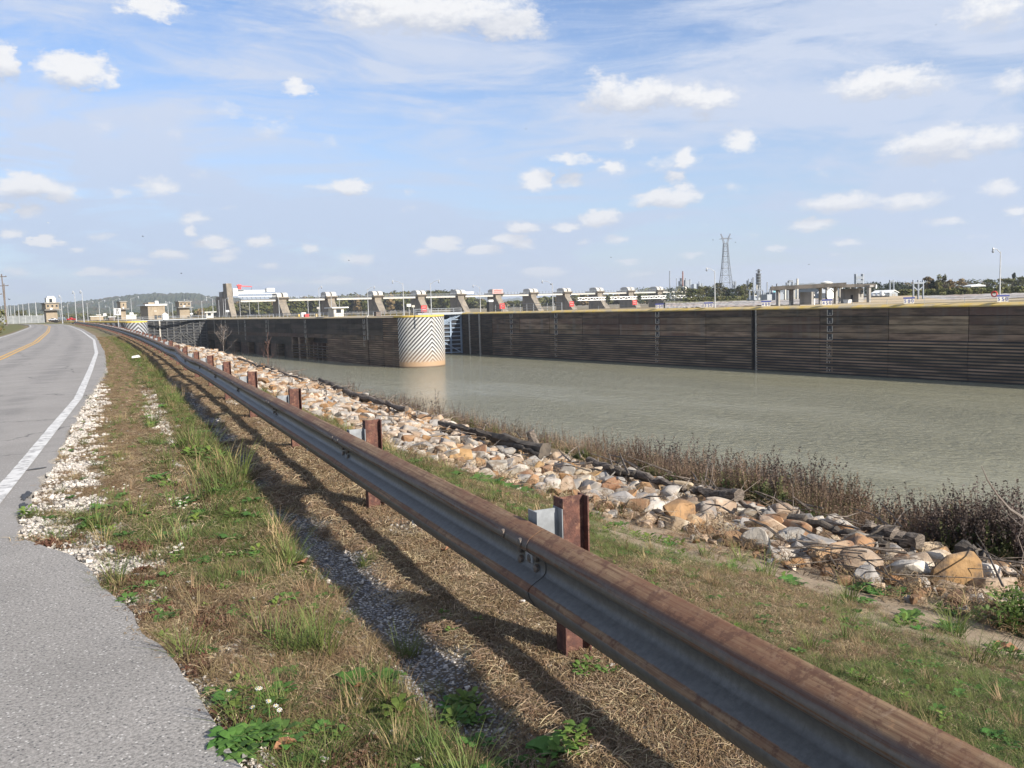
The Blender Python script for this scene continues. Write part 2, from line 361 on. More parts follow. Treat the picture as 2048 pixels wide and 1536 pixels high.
# ground zones: R gravel, G green, B bare soil
def zones(X, Y):
    off = X - P(Y); e = E(Y); n1 = fbm(X, Y, .35, 21); n2 = fbm(X, Y, 1.1, 31); n3 = fbm(X, Y, .7, 41)
    n_ = n1 - .5
    w = np.interp(Y, [2, 4, 6, 7.5, 12, 26, 34], [.12, .30, .34, .85, .52, .32, .1])
    n6 = fbm(X, Y, .16, 51)
    gr = sstep(w * (1 + 2.0 * n_) - (X - e), -.05, .30) * (.30 + .70 * sstep(n1 * .5 + n6 * .5, .44, .54))
    gr = gr * (X > e - .12)
    gr = np.maximum(gr, .97 * np.exp(-((off + .62 + .3 * n_) / .21) ** 4) * np.interp(Y, [2.4, 3.4, 5.0, 7, 26, 34], [.2, .85, .95, .95, .9, .2]) * sstep(n2, .26, .42))
    gr = np.maximum(gr, .85 * np.exp(-((off + 1.42 + .4 * n_) / .16) ** 4) * sstep(Y, 8.5, 9.6) * sstep(26 - Y, 0, 5))
    gr = np.maximum(gr, .9 * sstep(n1, .55, .62) * np.exp(-((X - 1.25) / .3) ** 2 - ((Y - 4.7) / .8) ** 2))
    gr = np.maximum(gr, .45 * sstep(n3, .5, .62) * (np.abs(off - .1) < .5) * (Y > 6))
    green = .9 * sstep(n2, .38, .56)
    green = np.where((off > -1.25) & (off < -.78) & (Y > 8), np.maximum(green, .85), green)
    green = np.where((off > -.78) & (off < .5), green * .22, green)
    green = np.where((X < e + np.interp(Y, [8, 12, 40, 90], [1.0, 1.1, 1.3, .9])) & (Y > 9), green * .12, green)
    green = np.where(Y > 25, np.where((off < -.9) & (X > e + .9), np.maximum(green, .85), green), green)
    green = np.where(off > .5, .25 + green * .75, green)
    l = R(Y) - 7.9
    green = np.where(X < l - 1.0, .95, green)
    sa = np.minimum(P(Y) + 1.6, N(Y) - 1.3); sa = np.maximum(sa, P(Y) + .55)
    soil = sstep(X + (n2 - .5) * 2.0 * (Y < 14) + (n1 - .5) * .8, sa, np.maximum(N(Y) - .8, sa + .4)) * (Y < 60) * (off > .4)
    soil = np.where(X > N(Y), .85, soil); soil = np.where(X > FR(Y) + .5, .5, soil)
    return np.clip(gr, 0, 1), np.clip(green * (1 - gr * .7), 0, 1), np.clip(soil, 0, 1)

def stretch_axis(dense0, dense1, step, lo, hi, g):
    mid = list(np.arange(dense0, dense1, step)); out = []
    s = step; x = dense1
    while x < hi: out.append(x); s *= g; x += s
    left = []; s = step; x = dense0 - step
    while x > lo: left.append(x); s *= g; x -= s
    return np.array([lo] + left[::-1] + mid + out + [hi])

# ground material
def ground_mat():
    m = bpy.data.materials.new('verge_soil'); m.use_nodes = True; t = NT(m.node_tree); bs = t.nt.nodes['Principled BSDF']
    at_ = t.n('ShaderNodeAttribute'); at_.attribute_name = 'zone'
    g, gn, so = t.sep(at_.outputs['Vector'])
    v = t.n('ShaderNodeNewGeometry').outputs['Position']
    n1 = t.noise(v, 35, 6, .7)[0]; n2 = t.noise(v, 4, 5, .6)[0]; n3 = t.noise(v, 140, 3, .6)[0]
    straw = t.mix(t.ramp(n1, .3, .7), (.20, .145, .085), (.36, .275, .17)); straw = t.mix(t.ramp(n2, .35, .65), straw, (.15, .115, .075)); straw = t.mix(t.math('MULTIPLY', t.ramp(t.noise(v, 11, 4, .7)[0], .48, .62), .6), straw, (.10, .08, .055))
    grn = t.mix(t.ramp(n1, .35, .65), (.05, .075, .022), (.13, .14, .05))
    soil = t.mix(t.ramp(n1, .3, .7), (.235, .18, .125), (.33, .26, .185)); soil = t.mix(t.ramp(n2, .45, .7), soil, (.20, .155, .105))
    vo = t.voro(v, 46); peb = t.mix(t.sep(vo['Color'])[0], (.24, .23, .23), (.62, .59, .55)); peb = t.mix(t.ramp(vo['Distance'], .25, .55), peb, (.10, .085, .07))
    c = t.mix(t.math('MULTIPLY', gn, .75), straw, grn); c = t.mix(so, c, soil); c = t.mix(g, c, peb)
    setin(t.nt, bs.inputs['Base Color'], c); bs.inputs['Roughness'].default_value = .95; bs.inputs['Specular IOR Level'].default_value = .15
    b = t.n('ShaderNodeBump'); b.inputs['Strength'].default_value = .9; b.inputs['Distance'].default_value = .015
    h = t.math('ADD', n1, t.math('MULTIPLY', g, t.math('SUBTRACT', 1.0, vo['Distance'])))
    t.nt.links.new(h, b.inputs['Height']); t.nt.links.new(b.outputs[0], bs.inputs['Normal'])
    return m
MT['ground'] = ground_mat()

def grid_mesh(name, xs, ys, zf, mat, attr=None, smooth=True):
    XX, YY = np.meshgrid(xs, ys); ZZ = zf(XX, YY)
    nx, ny = len(xs), len(ys)
    co = np.stack([XX, YY, ZZ], -1).reshape(-1, 3)
    i = np.arange(nx * ny).reshape(ny, nx)
    f = np.stack([i[:-1, :-1], i[:-1, 1:], i[1:, 1:], i[1:, :-1]], -1).reshape(-1, 4)
    me = bpy.data.meshes.new(name)
    me.vertices.add(len(co)); me.vertices.foreach_set('co', co.ravel())
    me.loops.add(f.size); me.loops.foreach_set('vertex_index', f.ravel().astype(np.int32))
    me.polygons.add(len(f)); me.polygons.foreach_set('loop_start', np.arange(0, f.size, 4, dtype=np.int32)); me.polygons.foreach_set('loop_total', np.full(len(f), 4, dtype=np.int32))
    if smooth: me.polygons.foreach_set('use_smooth', np.ones(len(f), bool))
    if attr:
        a = me.attributes.new(attr[0], 'FLOAT_VECTOR', 'POINT'); vals = np.stack(attr[1](XX, YY), -1).reshape(-1, 3)
        a.data.foreach_set('vector', vals.ravel().astype(np.float32))
    me.materials.append(mat); me.update(); me.validate()
    o = bpy.data.objects.new(name, me); COL.objects.link(o); return o
xs = stretch_axis(.3, 11.0, .075, -9000, 12000, 1.13); ys = stretch_axis(1.4, 15.0, .085, -2500, 14000, 1.055)
xs = np.unique(np.concatenate([xs, [146.4, 146.6]])); ys = np.unique(np.concatenate([ys, [214.8, 215.2]]))
gnd = grid_mesh('ground', xs, ys, GZ, MT['ground'], ('zone', zones)); tag(gnd, kind='structure')

# ------------------------------------------------------------------ road
def asphalt(name, c1, c2, coarse, cracks):
    m = bpy.data.materials.new(name); m.use_nodes = True; t = NT(m.node_tree); bs = t.nt.nodes['Principled BSDF']
    v = t.n('ShaderNodeNewGeometry').outputs['Position']
    n0 = t.noise(v, .6, 4, .6)[0]; n1 = t.noise(v, coarse, 4, .75)[0]; n2 = t.noise(v, coarse * 2.6, 2, .6)[0]
    c = t.mix(t.ramp(n1, .36, .64), c1, c2)
    c = t.mix(t.math('MULTIPLY', t.ramp(n0, .35, .7), .35), c, tuple(x * .62 for x in c1))
    ox = t.n('ShaderNodeAttribute'); ox.attribute_name = 'offx'; trk = None
    for c0 in (-1.15, -2.95, -5.0, -6.8):
        g_ = t.ramp(t.math('ABSOLUTE', t.math('SUBTRACT', ox.outputs['Fac'], c0)), .55, .12); trk = g_ if trk is None else t.math('MAXIMUM', trk, g_)
    c = t.mix(t.math('MULTIPLY', trk, t.math('MULTIPLY', t.ramp(n0, .3, .6), .40 if cracks else 0.0)), c, (.13, .125, .12))
    vo = t.voro(v, coarse * 1.1); c = t.mix(t.math('MULTIPLY', t.ramp(t.sep(vo['Color'])[1], .80, .95), t.ramp(vo['Distance'], .45, .2)), c, (.50, .48, .45))
    c = t.mix(t.math('MULTIPLY', t.ramp(t.sep(vo['Color'])[2], .78, .95), t.ramp(vo['Distance'], .5, .25)), c, (.07, .07, .07))
    if cracks:
        w = t.vmath('ADD', v, t.vmath('MULTIPLY', t.vmath('SUBTRACT', t.noise(v, 1.2, 4, .6)[1], (.5, .5, .5)), (1.2, 1.2, 0)))
        cr = t.voro(w, .22, 'DISTANCE_TO_EDGE')['Distance']
        c = t.mix(t.math('MULTIPLY', t.ramp(cr, .006, .0015), .65), c, (.035, .035, .037))
    setin(t.nt, bs.inputs['Base Color'], c); bs.inputs['Roughness'].default_value = .85; bs.inputs['Specular IOR Level'].default_value = .3
    b = t.n('ShaderNodeBump'); b.inputs['Strength'].default_value = .8; b.inputs['Distance'].default_value = .006
    t.nt.links.new(t.math('ADD', n1, t.math('MULTIPLY', n2, .5)), b.inputs['Height']); t.nt.links.new(b.outputs[0], bs.inputs['Normal'])
    return m
MT['asph'] = asphalt('worn_asphalt', (.232, .217, .20), (.285, .268, .25), 60, True)
MT['asph2'] = asphalt('coarse_pull_off_asphalt', (.17, .160, .148), (.345, .325, .30), 58, False)
ryy = np.unique(np.concatenate([np.arange(-14, 6, .5), np.arange(6, 34, .12), np.arange(34, 120, 1.5), np.arange(120, 481, 6)]))
def strip(name, mat, yy, xl, xr, z, cols=8, skirt=True, normal=True):
    vs = []; fs = []; k = cols + 1 + (2 if skirt else 0)
    for i, y in enumerate(yy):
        a, b = xl[i], xr[i]; row = [(a + (b - a) * j / cols, y, z) for j in range(cols + 1)]
        if skirt: row = [(a - .03, y, z - .12)] + row + [(b + .03, y, z - .12)]
        vs += row
    for i in range(len(yy) - 1):
        for j in range(k - 1): fs.append((i * k + j, i * k + j + 1, (i + 1) * k + j + 1, (i + 1) * k + j))
    mb = MB(); mb.add(vs, fs); o = mb.build(name, mat, None, recalc=False); return o
jag = lambda yy, a: (fbm(yy * 3.1, yy * 0 + 2.0, 1.0, 77) - .5) * a
edge = E(ryy) + jag(ryy, .22) + (fbm(ryy * 9, ryy * 0, 1.0, 5) - .5) * .06
road = tag(strip('road', MT['asph'], ryy, R(ryy) - 8.25, edge, .02, 36), kind='structure')
_co = np.empty(len(road.data.vertices) * 3); road.data.vertices.foreach_get('co', _co); _co = _co.reshape(-1, 3); road.data.attributes.new('offx', 'FLOAT', 'POINT').data.foreach_set('value', (_co[:, 0] - R(_co[:, 1])).astype(np.float32))
pyy = np.arange(-14, 8.0, .1)
pe = E(pyy) + .03 + (fbm(pyy * 2.2, pyy * 0 + 4, 1.0, 12) - .5) * .09 + (fbm(pyy * 10, pyy * 0 + 4, 1.0, 14) - .5) * .035
pull = tag(strip('pavement', MT['asph2'], pyy, np.full(len(pyy), -6.0), pe, .034, 6), kind='structure')
MT['paintw'] = M('worn_white_road_paint', (.60, .59, .57), (.48, .47, .45), 6, .7, col3=(.27, .26, .25), f3=.56, sc3=9, bump=.3, bsc=80)
MT['painty'] = M('worn_yellow_road_paint', (.60, .33, .05), (.52, .30, .06), 6, .7, col3=(.28, .25, .20), f3=.58, sc3=5)
def line(name, mat, off, w, y0, y1, wob=.0, z=.028):
    yy = ryy[(ryy >= y0) & (ryy <= y1)]; c = R(yy) + off
    return tag(strip(name, mat, yy, c - w / 2 + jag(yy * 2, .02), c + w / 2, z, 1, False), kind='structure')
line('edge_marking', MT['paintw'], 0, .165, 8.0, 470)
line('edge_marking', MT['paintw'], -7.85, .14, -10, 330)
line('centre_marking', MT['painty'], -3.95, .13, -10, 400)
line('centre_marking', MT['painty'], -4.22, .13, -10, 400)
MT['tar'] = M('black_tar', (.03, .03, .031), (.05, .05, .05), 8, .6)
def blob(name, mat, cx, cy, sx, sy, z, seed, ang=0):
    r_ = random.Random(seed); n = 22; pts = []
    for i in range(n):
        t = 2 * math.pi * i / n; k = 1 + r_.uniform(-.3, .3); x, y = sx * k * math.cos(t), sy * k * math.sin(t)
        pts.append((cx + x * math.cos(ang) - y * math.sin(ang), cy + x * math.sin(ang) + y * math.cos(ang)))
    return tag(MB().prism(pts, z, z + .006).build(name, mat), kind='structure')
for i, (px, py, sx, sy, a) in enumerate([(72, 937, .10, .03, 0.3), (52, 990, .04, .22, -.2), (46, 1010, .035, .12, -.1)]):
    q = ray(px, py); t_ = (0.03 - EYE) / q.z
    blob('tar_patch', MT['tar'], q.x * t_, q.y * t_, sx, sy, .024, i, a)

# ------------------------------------------------------------------ water
def water_mat():
    m = bpy.data.materials.new('silty_river_water'); m.use_nodes = True; t = NT(m.node_tree); bs = t.nt.nodes['Principled BSDF']
    v = t.n('ShaderNodeNewGeometry').outputs['Position']
    rot = t.n('ShaderNodeMapping'); rot.inputs['Rotation'].default_value = (0, 0, rad(-30)); rot.inputs['Scale'].default_value = (1, .55, 1); t.nt.links.new(v, rot.inputs[0])
    a = t.noise(rot.outputs[0], 1.1, 5, .6, .4)[0]; b_ = t.noise(rot.outputs[0], 3.6, 5, .65)[0]
    big = t.noise(t.scale(v, 1, .35, 1), .035, 4, .6)[0]
    c = t.mix(t.ramp(big, .35, .65), (.255, .243, .165), (.228, .220, .155))
    setin(t.nt, bs.inputs['Base Color'], c)
    bs.inputs['Roughness'].default_value = .08; bs.inputs['IOR'].default_value = 1.33; bs.inputs['Specular IOR Level'].default_value = .5
    b = t.n('ShaderNodeBump'); b.inputs['Strength'].default_value = 1.0; b.inputs['Distance'].default_value = .40
    h = t.math('ADD', a, t.math('MULTIPLY', b_, .5))
    t.nt.links.new(t.math('MULTIPLY', h, t.ramp(big, .38, .62, .35, 1.25)), b.inputs['Height']); t.nt.links.new(b.outputs[0], bs.inputs['Normal'])
    return m
MT['water'] = water_mat()
w = MB(); w.add([(20, -2500, WZ), (12000, -2500, WZ), (12000, 14000, WZ), (20, 14000, WZ)], [(0, 1, 2, 3)])
tag(w.build('water', MT['water'], recalc=False), kind='structure')

# ------------------------------------------------------------------ lock walls
def chevron_mat(white=(.45, .45, .44)):
    m = bpy.data.materials.new('black_and_white_hazard_paint'); m.use_nodes = True; t = NT(m.node_tree); bs = t.nt.nodes['Principled BSDF']
    v = t.n('ShaderNodeNewGeometry').outputs['Position']; z = t.sep(v)[2]
    a = t.n('ShaderNodeAttribute'); a.attribute_name = 'stripe'
    n = t.noise(v, 1.5, 6, .7)[0]; n2 = t.noise(t.scale(v, 1, 1, .12), 1.2, 5, .65)[0]
    c = t.mix(t.ramp(t.math('ADD', a.outputs['Fac'], t.math('MULTIPLY', t.math('SUBTRACT', n, .5), .25)), .42, .58), (.045, .045, .046), white)
    c = t.mix(t.math('MULTIPLY', t.ramp(n2, .5, .75), .55), c, (.30, .28, .24))
    brown = t.ramp(t.math('ADD', z, t.math('MULTIPLY', n, 2.5)), -6.0, -10.9)
    c = t.mix(t.math('MULTIPLY', brown, .65), c, (.30, .20, .115))
    c = t.mix(t.ramp(t.math('ADD', z, t.math('MULTIPLY', n, .8)), -10.6, -11.2), c, (.33, .22, .13))
    c = t.mix(t.ramp(z, -12.2, -12.6), c, (.10, .075, .05))
    setin(t.nt, bs.inputs['Base Color'], c); bs.inputs['Roughness'].default_value = .7
    return m
MT['chev'] = chevron_mat()
def chevron_sheet(name, parent, path, s0, z0, z1, period=1.02, slope=1.0, mode='v', zs=None):
    """path: list of (x,y) outline points, s0: arc position of the chevron apex"""
    pts = [Vector((*p, 0)) for p in path]; s = [0]
    for a, b in zip(pts, pts[1:]): s.append(s[-1] + (b - a).length)
    L = s[-1]; ns = int(L / .11); nz = int((z1 - z0) / .11); sx = np.interp(np.linspace(0, L, ns + 1), s, [p.x for p in pts]); sy = np.interp(np.linspace(0, L, ns + 1), s, [p.y for p in pts])
    ss = np.linspace(0, L, ns + 1); gx = np.gradient(sx); gy = np.gradient(sy); ln = np.hypot(gx, gy); nx_, ny_ = gy / ln, -gx / ln
    zz = np.linspace(z0, z1, nz + 1); S, Z = np.meshgrid(ss, zz)
    if mode == 'v': ph = (Z + slope * np.abs(S - s0)) / period
    elif mode == 'd': ph = (Z - slope * S) / period
    else: ph = Z / period
    st = 1 / (1 + np.exp(-np.cos(2 * np.pi * ph) * 9)); st = np.where(Z < -11.4, .5, st)
    d = st * .07
    X = np.interp(S, ss, sx) + np.interp(S, ss, nx_) * d; Y = np.interp(S, ss, sy) + np.interp(S, ss, ny_) * d
    i = np.arange((ns + 1) * (nz + 1)).reshape(nz + 1, ns + 1)
    f = np.stack([i[:-1, :-1], i[:-1, 1:], i[1:, 1:], i[1:, :-1]], -1).reshape(-1, 4)
    off = parent.location
    me = bpy.data.meshes.new(name); me.from_pydata([(a - off.x, b - off.y, c - off.z) for a, b, c in np.stack([X, Y, Z], -1).reshape(-1, 3).tolist()], [], f.tolist())
    at_ = me.attributes.new('stripe', 'FLOAT', 'POINT'); at_.data.foreach_set('value', st.ravel().astype(np.float32))
    me.materials.append(MT['chev']); me.polygons.foreach_set('use_smooth', [True] * len(me.polygons)); me.update()
    o = bpy.data.objects.new(name, me); COL.objects.link(o); o.parent = parent; return o

def unitbox(name, mat):
    return MB().box(0, 1, 0, 1, 0, 1).build(name, mat).data
_bx = {}
def ubox(name, mat, parent, x0, x1, y0, y1, z0, z1):     # shares one unit-cube mesh
    k = (mat.name,)
    if k not in _bx:
        me = bpy.data.meshes.new('block'); mb = MB().box(0, 1, 0, 1, 0, 1); me.from_pydata(mb.v, [], mb.f); me.materials.append(mat); _bx[k] = me
    o = bpy.data.objects.new(name, _bx[k]); COL.objects.link(o); o.parent = parent
    off = Vector((0, 0, 0)); p = parent
    while p is not None: off = off + p.location; p = p.parent
    o.location = (x0 - off.x, y0 - off.y, z0 - off.z); o.scale = (x1 - x0, y1 - y0, z1 - z0); return o

def painted_hook_recess(parent, X, Y, z, light=False):
    fr = ubox('line_hook_lit_frame', MT['pale_reveal'] if z > -6 else MT['rib'], parent, X - .05, X + .02, Y - .62, Y - .45, z - .52, z + .52)  # pale frame bars carry the sunlit edges of the recess in their colour
    ubox('line_hook_lit_frame', MT['pale_reveal'], parent, X - .05, X + .02, Y + .45, Y + .62, z - .52, z + .52)
    ubox('line_hook_lit_frame', MT['pale_reveal'], parent, X - .05, X + .02, Y - .45, Y + .62, z - .62, z - .53)
    ubox('line_hook_shade_plate', MT['gate_recess_dark'], parent, X - .012, X + .02, Y - .45, Y + .45, z - .5, z + .5)  # proud dark plate, the shade inside a recess put into its colour
    ubox('line_hook', MT['pale_reveal'], parent, X - .06, X - .014, Y - .08, Y + .06, z - .4, z - .05)
MT['pale_reveal'] = M('pale_pipe_and_lit_reveal', (.46, .43, .38), (.26, .24, .21), 4, .9)  # sun on the hook reveals put into a pale tone; guide pipes share it
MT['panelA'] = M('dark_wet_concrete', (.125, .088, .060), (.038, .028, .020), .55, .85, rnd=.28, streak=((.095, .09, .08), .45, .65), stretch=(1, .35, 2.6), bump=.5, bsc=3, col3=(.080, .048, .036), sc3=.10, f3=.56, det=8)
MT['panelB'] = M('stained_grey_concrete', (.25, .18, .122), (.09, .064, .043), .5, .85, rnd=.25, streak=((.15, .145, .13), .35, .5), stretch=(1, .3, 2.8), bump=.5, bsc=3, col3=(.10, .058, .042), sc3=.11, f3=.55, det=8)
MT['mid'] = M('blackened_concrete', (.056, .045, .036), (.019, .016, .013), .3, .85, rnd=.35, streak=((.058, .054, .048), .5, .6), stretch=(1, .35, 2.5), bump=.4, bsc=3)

# river wall (right)
rw = thing('lock_wall', 'long dark stained far lock wall with horizontal armour bars and numbered boards on top', 'lock wall', (140, 120, WZ))
MB().box(140.5, 146.4, -150, 232, WZ - 2, -.06).build('core', MT['gate_recess_dark'], rw)  # core coloured near-black to paint the shade in joints and mooring slot
MB().box(140.5, 146.4, 232, 620, WZ - 2, -.06).build('core', MT['conc_dark'], rw)
joints = [32.4, 46.4, 60.4, 74.4, 88.4, 102.4, 117.45, (118.45,), 131, 145, 159, 173, 187, 201, 215]
seg = []; a = joints[0]
for j in joints[1:]:
    if isinstance(j, tuple): a = j[0]; continue
    seg.append((a, j)); a = j
r_ = random.Random(3)
lifts = [-.55, -2.0, -3.5, -4.95, -6.15]
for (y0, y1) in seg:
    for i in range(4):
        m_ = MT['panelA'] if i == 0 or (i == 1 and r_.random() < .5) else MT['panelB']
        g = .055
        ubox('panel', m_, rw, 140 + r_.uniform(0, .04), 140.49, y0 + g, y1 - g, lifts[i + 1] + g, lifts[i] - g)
    ubox('panel', MT['gate_recess_dark'], rw, 140.15, 140.49, y0 + .03, y1 - .03, WZ - .6, lifts[4] - .03)
    for k in range(12):
        z = -6.38 - k * .53
        if z < WZ: break
        ubox('armour_bar', MT['rib'], rw, 139.86, 140.13, y0 + .05, y1 - .05, z - .25, z)
for k in range(23):
    ubox('armour_bar', MT['armor'], rw, 139.95, 140.49, 222.6, 231.6, -.9 - k * .53, -.62 - k * .53)
    ubox('armour_bar', MT['armor'], rw, 139.95, 140.49, 215.1, 221.4, -.9 - k * .53, -.62 - k * .53)
ubox('panel', MT['panelA'], rw, 140.15, 140.49, 215.05, 231.9, WZ - .6, -.56)
for yv in (221.9, 227.6): ubox('guide_pipe', MT['pale_reveal'], rw, 139.75, 140.49, yv - .18, yv + .18, WZ, -.3)
ubox('guide_pipe', MT['pale_reveal'], rw, 139.85, 140.3, 117.3, 117.5, WZ, -.3); ubox('guide_pipe', MT['armor'], rw, 139.85, 140.3, 118.4, 118.55, WZ, -.3)
for yc in (100.2, 145.8, 184, 205):
    for k in range(8): painted_hook_recess(rw, 139.99 if k < 4 else 139.92, yc, -1.25 - k * 1.5)
MB().extr([(139.8, -150, -.58), (146.45, -150, -.58), (146.45, -150, 0), (140.55, -150, 0), (139.8, -150, -.36)], (0, 382, 0)).build('coping', MT['yellow'], rw)
MB().box(139.9, 146.45, 232.02, 620, -.5, .0).build('coping', MT['yellow'], rw)

# middle wall with the round striped nose
mw = thing('lock_wall', 'blackened middle lock wall ending in a round nose with black and white chevrons', 'lock wall', (103.5, 200, WZ))
MX = 97.5
body = MB()
arc = [(103.5 - 6 * math.cos(t), 192 - 6 * math.sin(t)) for t in np.linspace(0, math.pi, 49)]
inn = [(103.5 - 5.9 * math.cos(t), 192 - 5.9 * math.sin(t)) for t in np.linspace(0, math.pi, 33)]
body.prism([(97.9, 208.5)] + inn + [(109.4, 208.5)], WZ - 2, -.05)
body.build('core', MT['conc_dark'], mw)
MB().box(99.6, 109.4, 208.6, 1100, WZ - 2, -.06).build('core', MT['gate_recess_dark'], mw)
MB().box(97.9, 99.6, 209.6, 1100, -5.6, -.06).build('core', MT['gate_recess_dark'], mw)
chevron_sheet('nose_face', mw, arc, 6 * math.pi / 2, WZ - .4, -.5)
for k in range(9): ubox('armour_bar', MT['rib'], mw, MX - .04, MX + .30, 192.2, 200.4, -1.15 - k * .55, -.88 - k * .55)
jm = [200.6, 209.2, (209.8,), 222, 237, 252, 266, 280, 294, 311, 328, 345, 361]
a = jm[0]; segm = []
for j in jm[1:]:
    if isinstance(j, tuple): a = j[0]; continue
    segm.append((a, j)); a = j
for n_, (y0, y1) in enumerate(segm):
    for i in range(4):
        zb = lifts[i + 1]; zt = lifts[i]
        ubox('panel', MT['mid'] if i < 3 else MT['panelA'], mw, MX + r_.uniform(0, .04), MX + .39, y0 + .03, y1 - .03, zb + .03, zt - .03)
    if y0 < 223:
        ubox('panel', MT['panelA'], mw, MX + .15, MX + 2.1, y0, y1 - .02, WZ - .6, -6.18)
        for k in range(13): ubox('armour_bar', MT['rib'], mw, MX - .05, MX + .15, y0 + .04, y1 - .04, -6.6 - k * .53, -6.32 - k * .53)
    elif y0 < 260:
        for yy_ in np.linspace(y0 + .6, y1 - .9, 5 if y0 < 240 else 3):
            ubox('pier', MT['panelB'], mw, MX + .05, MX + 2.1, yy_, yy_ + (.5 if y0 < 240 else 1.4), WZ - .6, -7.6 if y0 < 240 else -6.2)
        if y0 < 230: ubox('panel', MT['panelA'], mw, MX + .02, MX + .39, y0 + .03, y1 - .03, -8.2, -6.2)
        for k in range(5): ubox('armour_bar', MT['armor'], mw, MX + .0, MX + .14, y0 + .04, y1 - .04, -8.7 - k * .8, -8.45 - k * .8)
    else:
        ubox('panel', MT['mid'], mw, MX + .03, MX + .39, y0 + .03, y1 - .03, -8.6, -6.2)
        k = (n_ % 2)
        ubox('pier', MT['panelA'], mw, MX + .06, MX + 2.1, y0 + .3, y0 + (y1 - y0) * .42, WZ - .6, -8.6)
        ubox('pier', MT['panelA'], mw, MX + .06, MX + 2.1, y1 - 1.4, y1 - .4, WZ - .6, -8.6)
ubox('panel', MT['panelA'], mw, MX + .15, MX + .39, 192.1, 200.4, WZ - .6, -5.7)
for k in range(13): ubox('armour_bar', MT['rib'], mw, MX - .03, MX + .16, 192.2, 200.4, -6.0 - k * .53, -5.74 - k * .53)
ubox('guide_pipe', MT['pale_reveal'], mw, MX - .12, MX + .2, 209.35, 209.65, -6.2, .2)
for yv in (341, 351, 320, 252, 287): ubox('guide_pipe', MT['pale_reveal'], mw, MX - .06, MX + .1, yv - .10, yv + .10, -6, -.3) if yv not in (252,) else None
for yc in (211.6, 253.6, 289.2, 312, 336):
    for k in range(5): painted_hook_recess(mw, MX - .01, yc, -1.25 - k * 1.5)
cop = MB(); oa = [(103.5 - 6.12 * math.cos(t), 192 - 6.12 * math.sin(t)) for t in np.linspace(0, math.pi, 49)]
cop.prism([(97.35, 194)] + oa + [(109.65, 194)], -.40, .0); MT['yellowb'] = M('fresh_yellow_paint', (.60, .43, .05), (.50, .36, .10), 1, .6)
cop.build('nose_coping', MT['yellowb'], mw)
MB().extr([(97.3, 194.02, -.5), (109.6, 194.02, -.5), (109.6, 194.02, -.01), (98.0, 194.02, -.01), (97.3, 194.02, -.34)], (0, 906, 0)).build('coping', MT['tansand'], mw)

# land wall (left) - nose and striped flank
lw = thing('lock_wall', 'left lock wall end with slanting black stripes under a yellow edge, above the guardrail', 'lock wall', (60.5, 312, WZ))
arc2 = [(60.5 - 3.5 * math.cos(t), 310 - 3.5 * math.sin(t)) for t in np.linspace(0, math.pi, 33)]
MB().prism([(57.05, 330)] + [(60.5 - 3.42 * math.cos(t), 310 - 3.42 * math.sin(t)) for t in np.linspace(0, math.pi, 25)] + [(63.95, 330)], WZ - 2, -.03).build('core', MT['conc_dark'], lw)
MB().box(57.05, 63.95, 330.02, 1100, WZ - 2, -.03).build('core', MT['conc_dark'], lw)
_o = chevron_sheet('nose_face', lw, arc2, 5.5, -9.5, -.3, period=1.3); _o.data.materials[0] = chevron_mat((.30, .31, .33))
chevron_sheet('striped_flank', lw, [(57.0, 470), (57.0, 310.05)], 0, -4.5, -.3, period=6.2, slope=-.62, mode='d')
MB().prism([(56.9, 470)] + [(60.5 - 3.6 * math.cos(t), 310 - 3.6 * math.sin(t)) for t in np.linspace(0, math.pi, 25)] + [(64.1, 470)], -.3, .12).build('coping', MT['yellowb'], lw)

# ------------------------------------------------------------------ mitre gates
def gate_leaf(root, a, b, z0, z1, nh, nv, mskin, mbar, braces, outward):
    a, b = Vector(a), Vector(b); d = (b - a).normalized(); n = Vector((outward[0], outward[1], 0)).normalized()
    MB().extr([(a.x, a.y, z0), (b.x, b.y, z0), (b.x, b.y, z1), (a.x, a.y, z1)], n * -.3).build('skin_plate', mskin, root)
    L = (b - a).length
    for i in range(nh):
        z = z0 + .3 + (z1 - z0 - .6) * i / (nh - 1)
        MB().bar(a + n * .25 + Vector((0, 0, z)), b + n * .25 + Vector((0, 0, z)), .5, .26).build('girder', mbar, root)
    for i in range(nv):
        p = a + d * (L * (i + .02) / (nv - 1 + .04)) + n * .3
        MB().bar(p + Vector((0, 0, z0)), p + Vector((0, 0, z1)), .3, .5).build('stiffener', mbar, root)
    for (u0_, v0_, u1_, v1_) in braces:
        MB().bar(a + d * L * u0_ + n * .62 + Vector((0, 0, z0 + (z1 - z0) * v0_)), a + d * L * u1_ + n * .62 + Vector((0, 0, z0 + (z1 - z0) * v1_)), .16, .3).build('brace', mbar, root)
g2 = thing('lock_gate', 'blue-grey steel mitre gate leaf beside the chevron nose', 'lock gate', (140, 233, WZ))
MT['gatebar2'] = M('blue_grey_gate_girder', (.26, .33, .42), (.19, .24, .31), .6, .6)
gate_leaf(g2, (140, 233, 0), (124.5, 239, 0), WZ + .2, -.6, 10, 6, MT['gate_recess_dark'], MT['gatebar2'], [(0, 1, .75, .45), (.05, 1, .8, .45), (.1, 1, .85, .45), (0, 0, .35, .3), (.6, .2, 1, 0)], (0, -1))
MB().box(124.5, 141, 231.8, 234.2, -.5, .2).build('walkway', MT['galv'], g2)
g2b = thing('lock_gate', 'hidden half of the blue-grey mitre gate behind the chevron nose', 'lock gate', (109.5, 233, WZ))
gate_leaf(g2b, (109.5, 233, 0), (124.4, 239, 0), WZ + .2, -.6, 10, 6, MT['gate_recess_dark'], MT['gatebar2'], [(0, 1, .9, .4)], (0, -1))
g1 = thing('lock_gate', 'right half of the black steel gate with pale girders, against the blackened wall', 'lock gate', (97.5, 362, WZ))
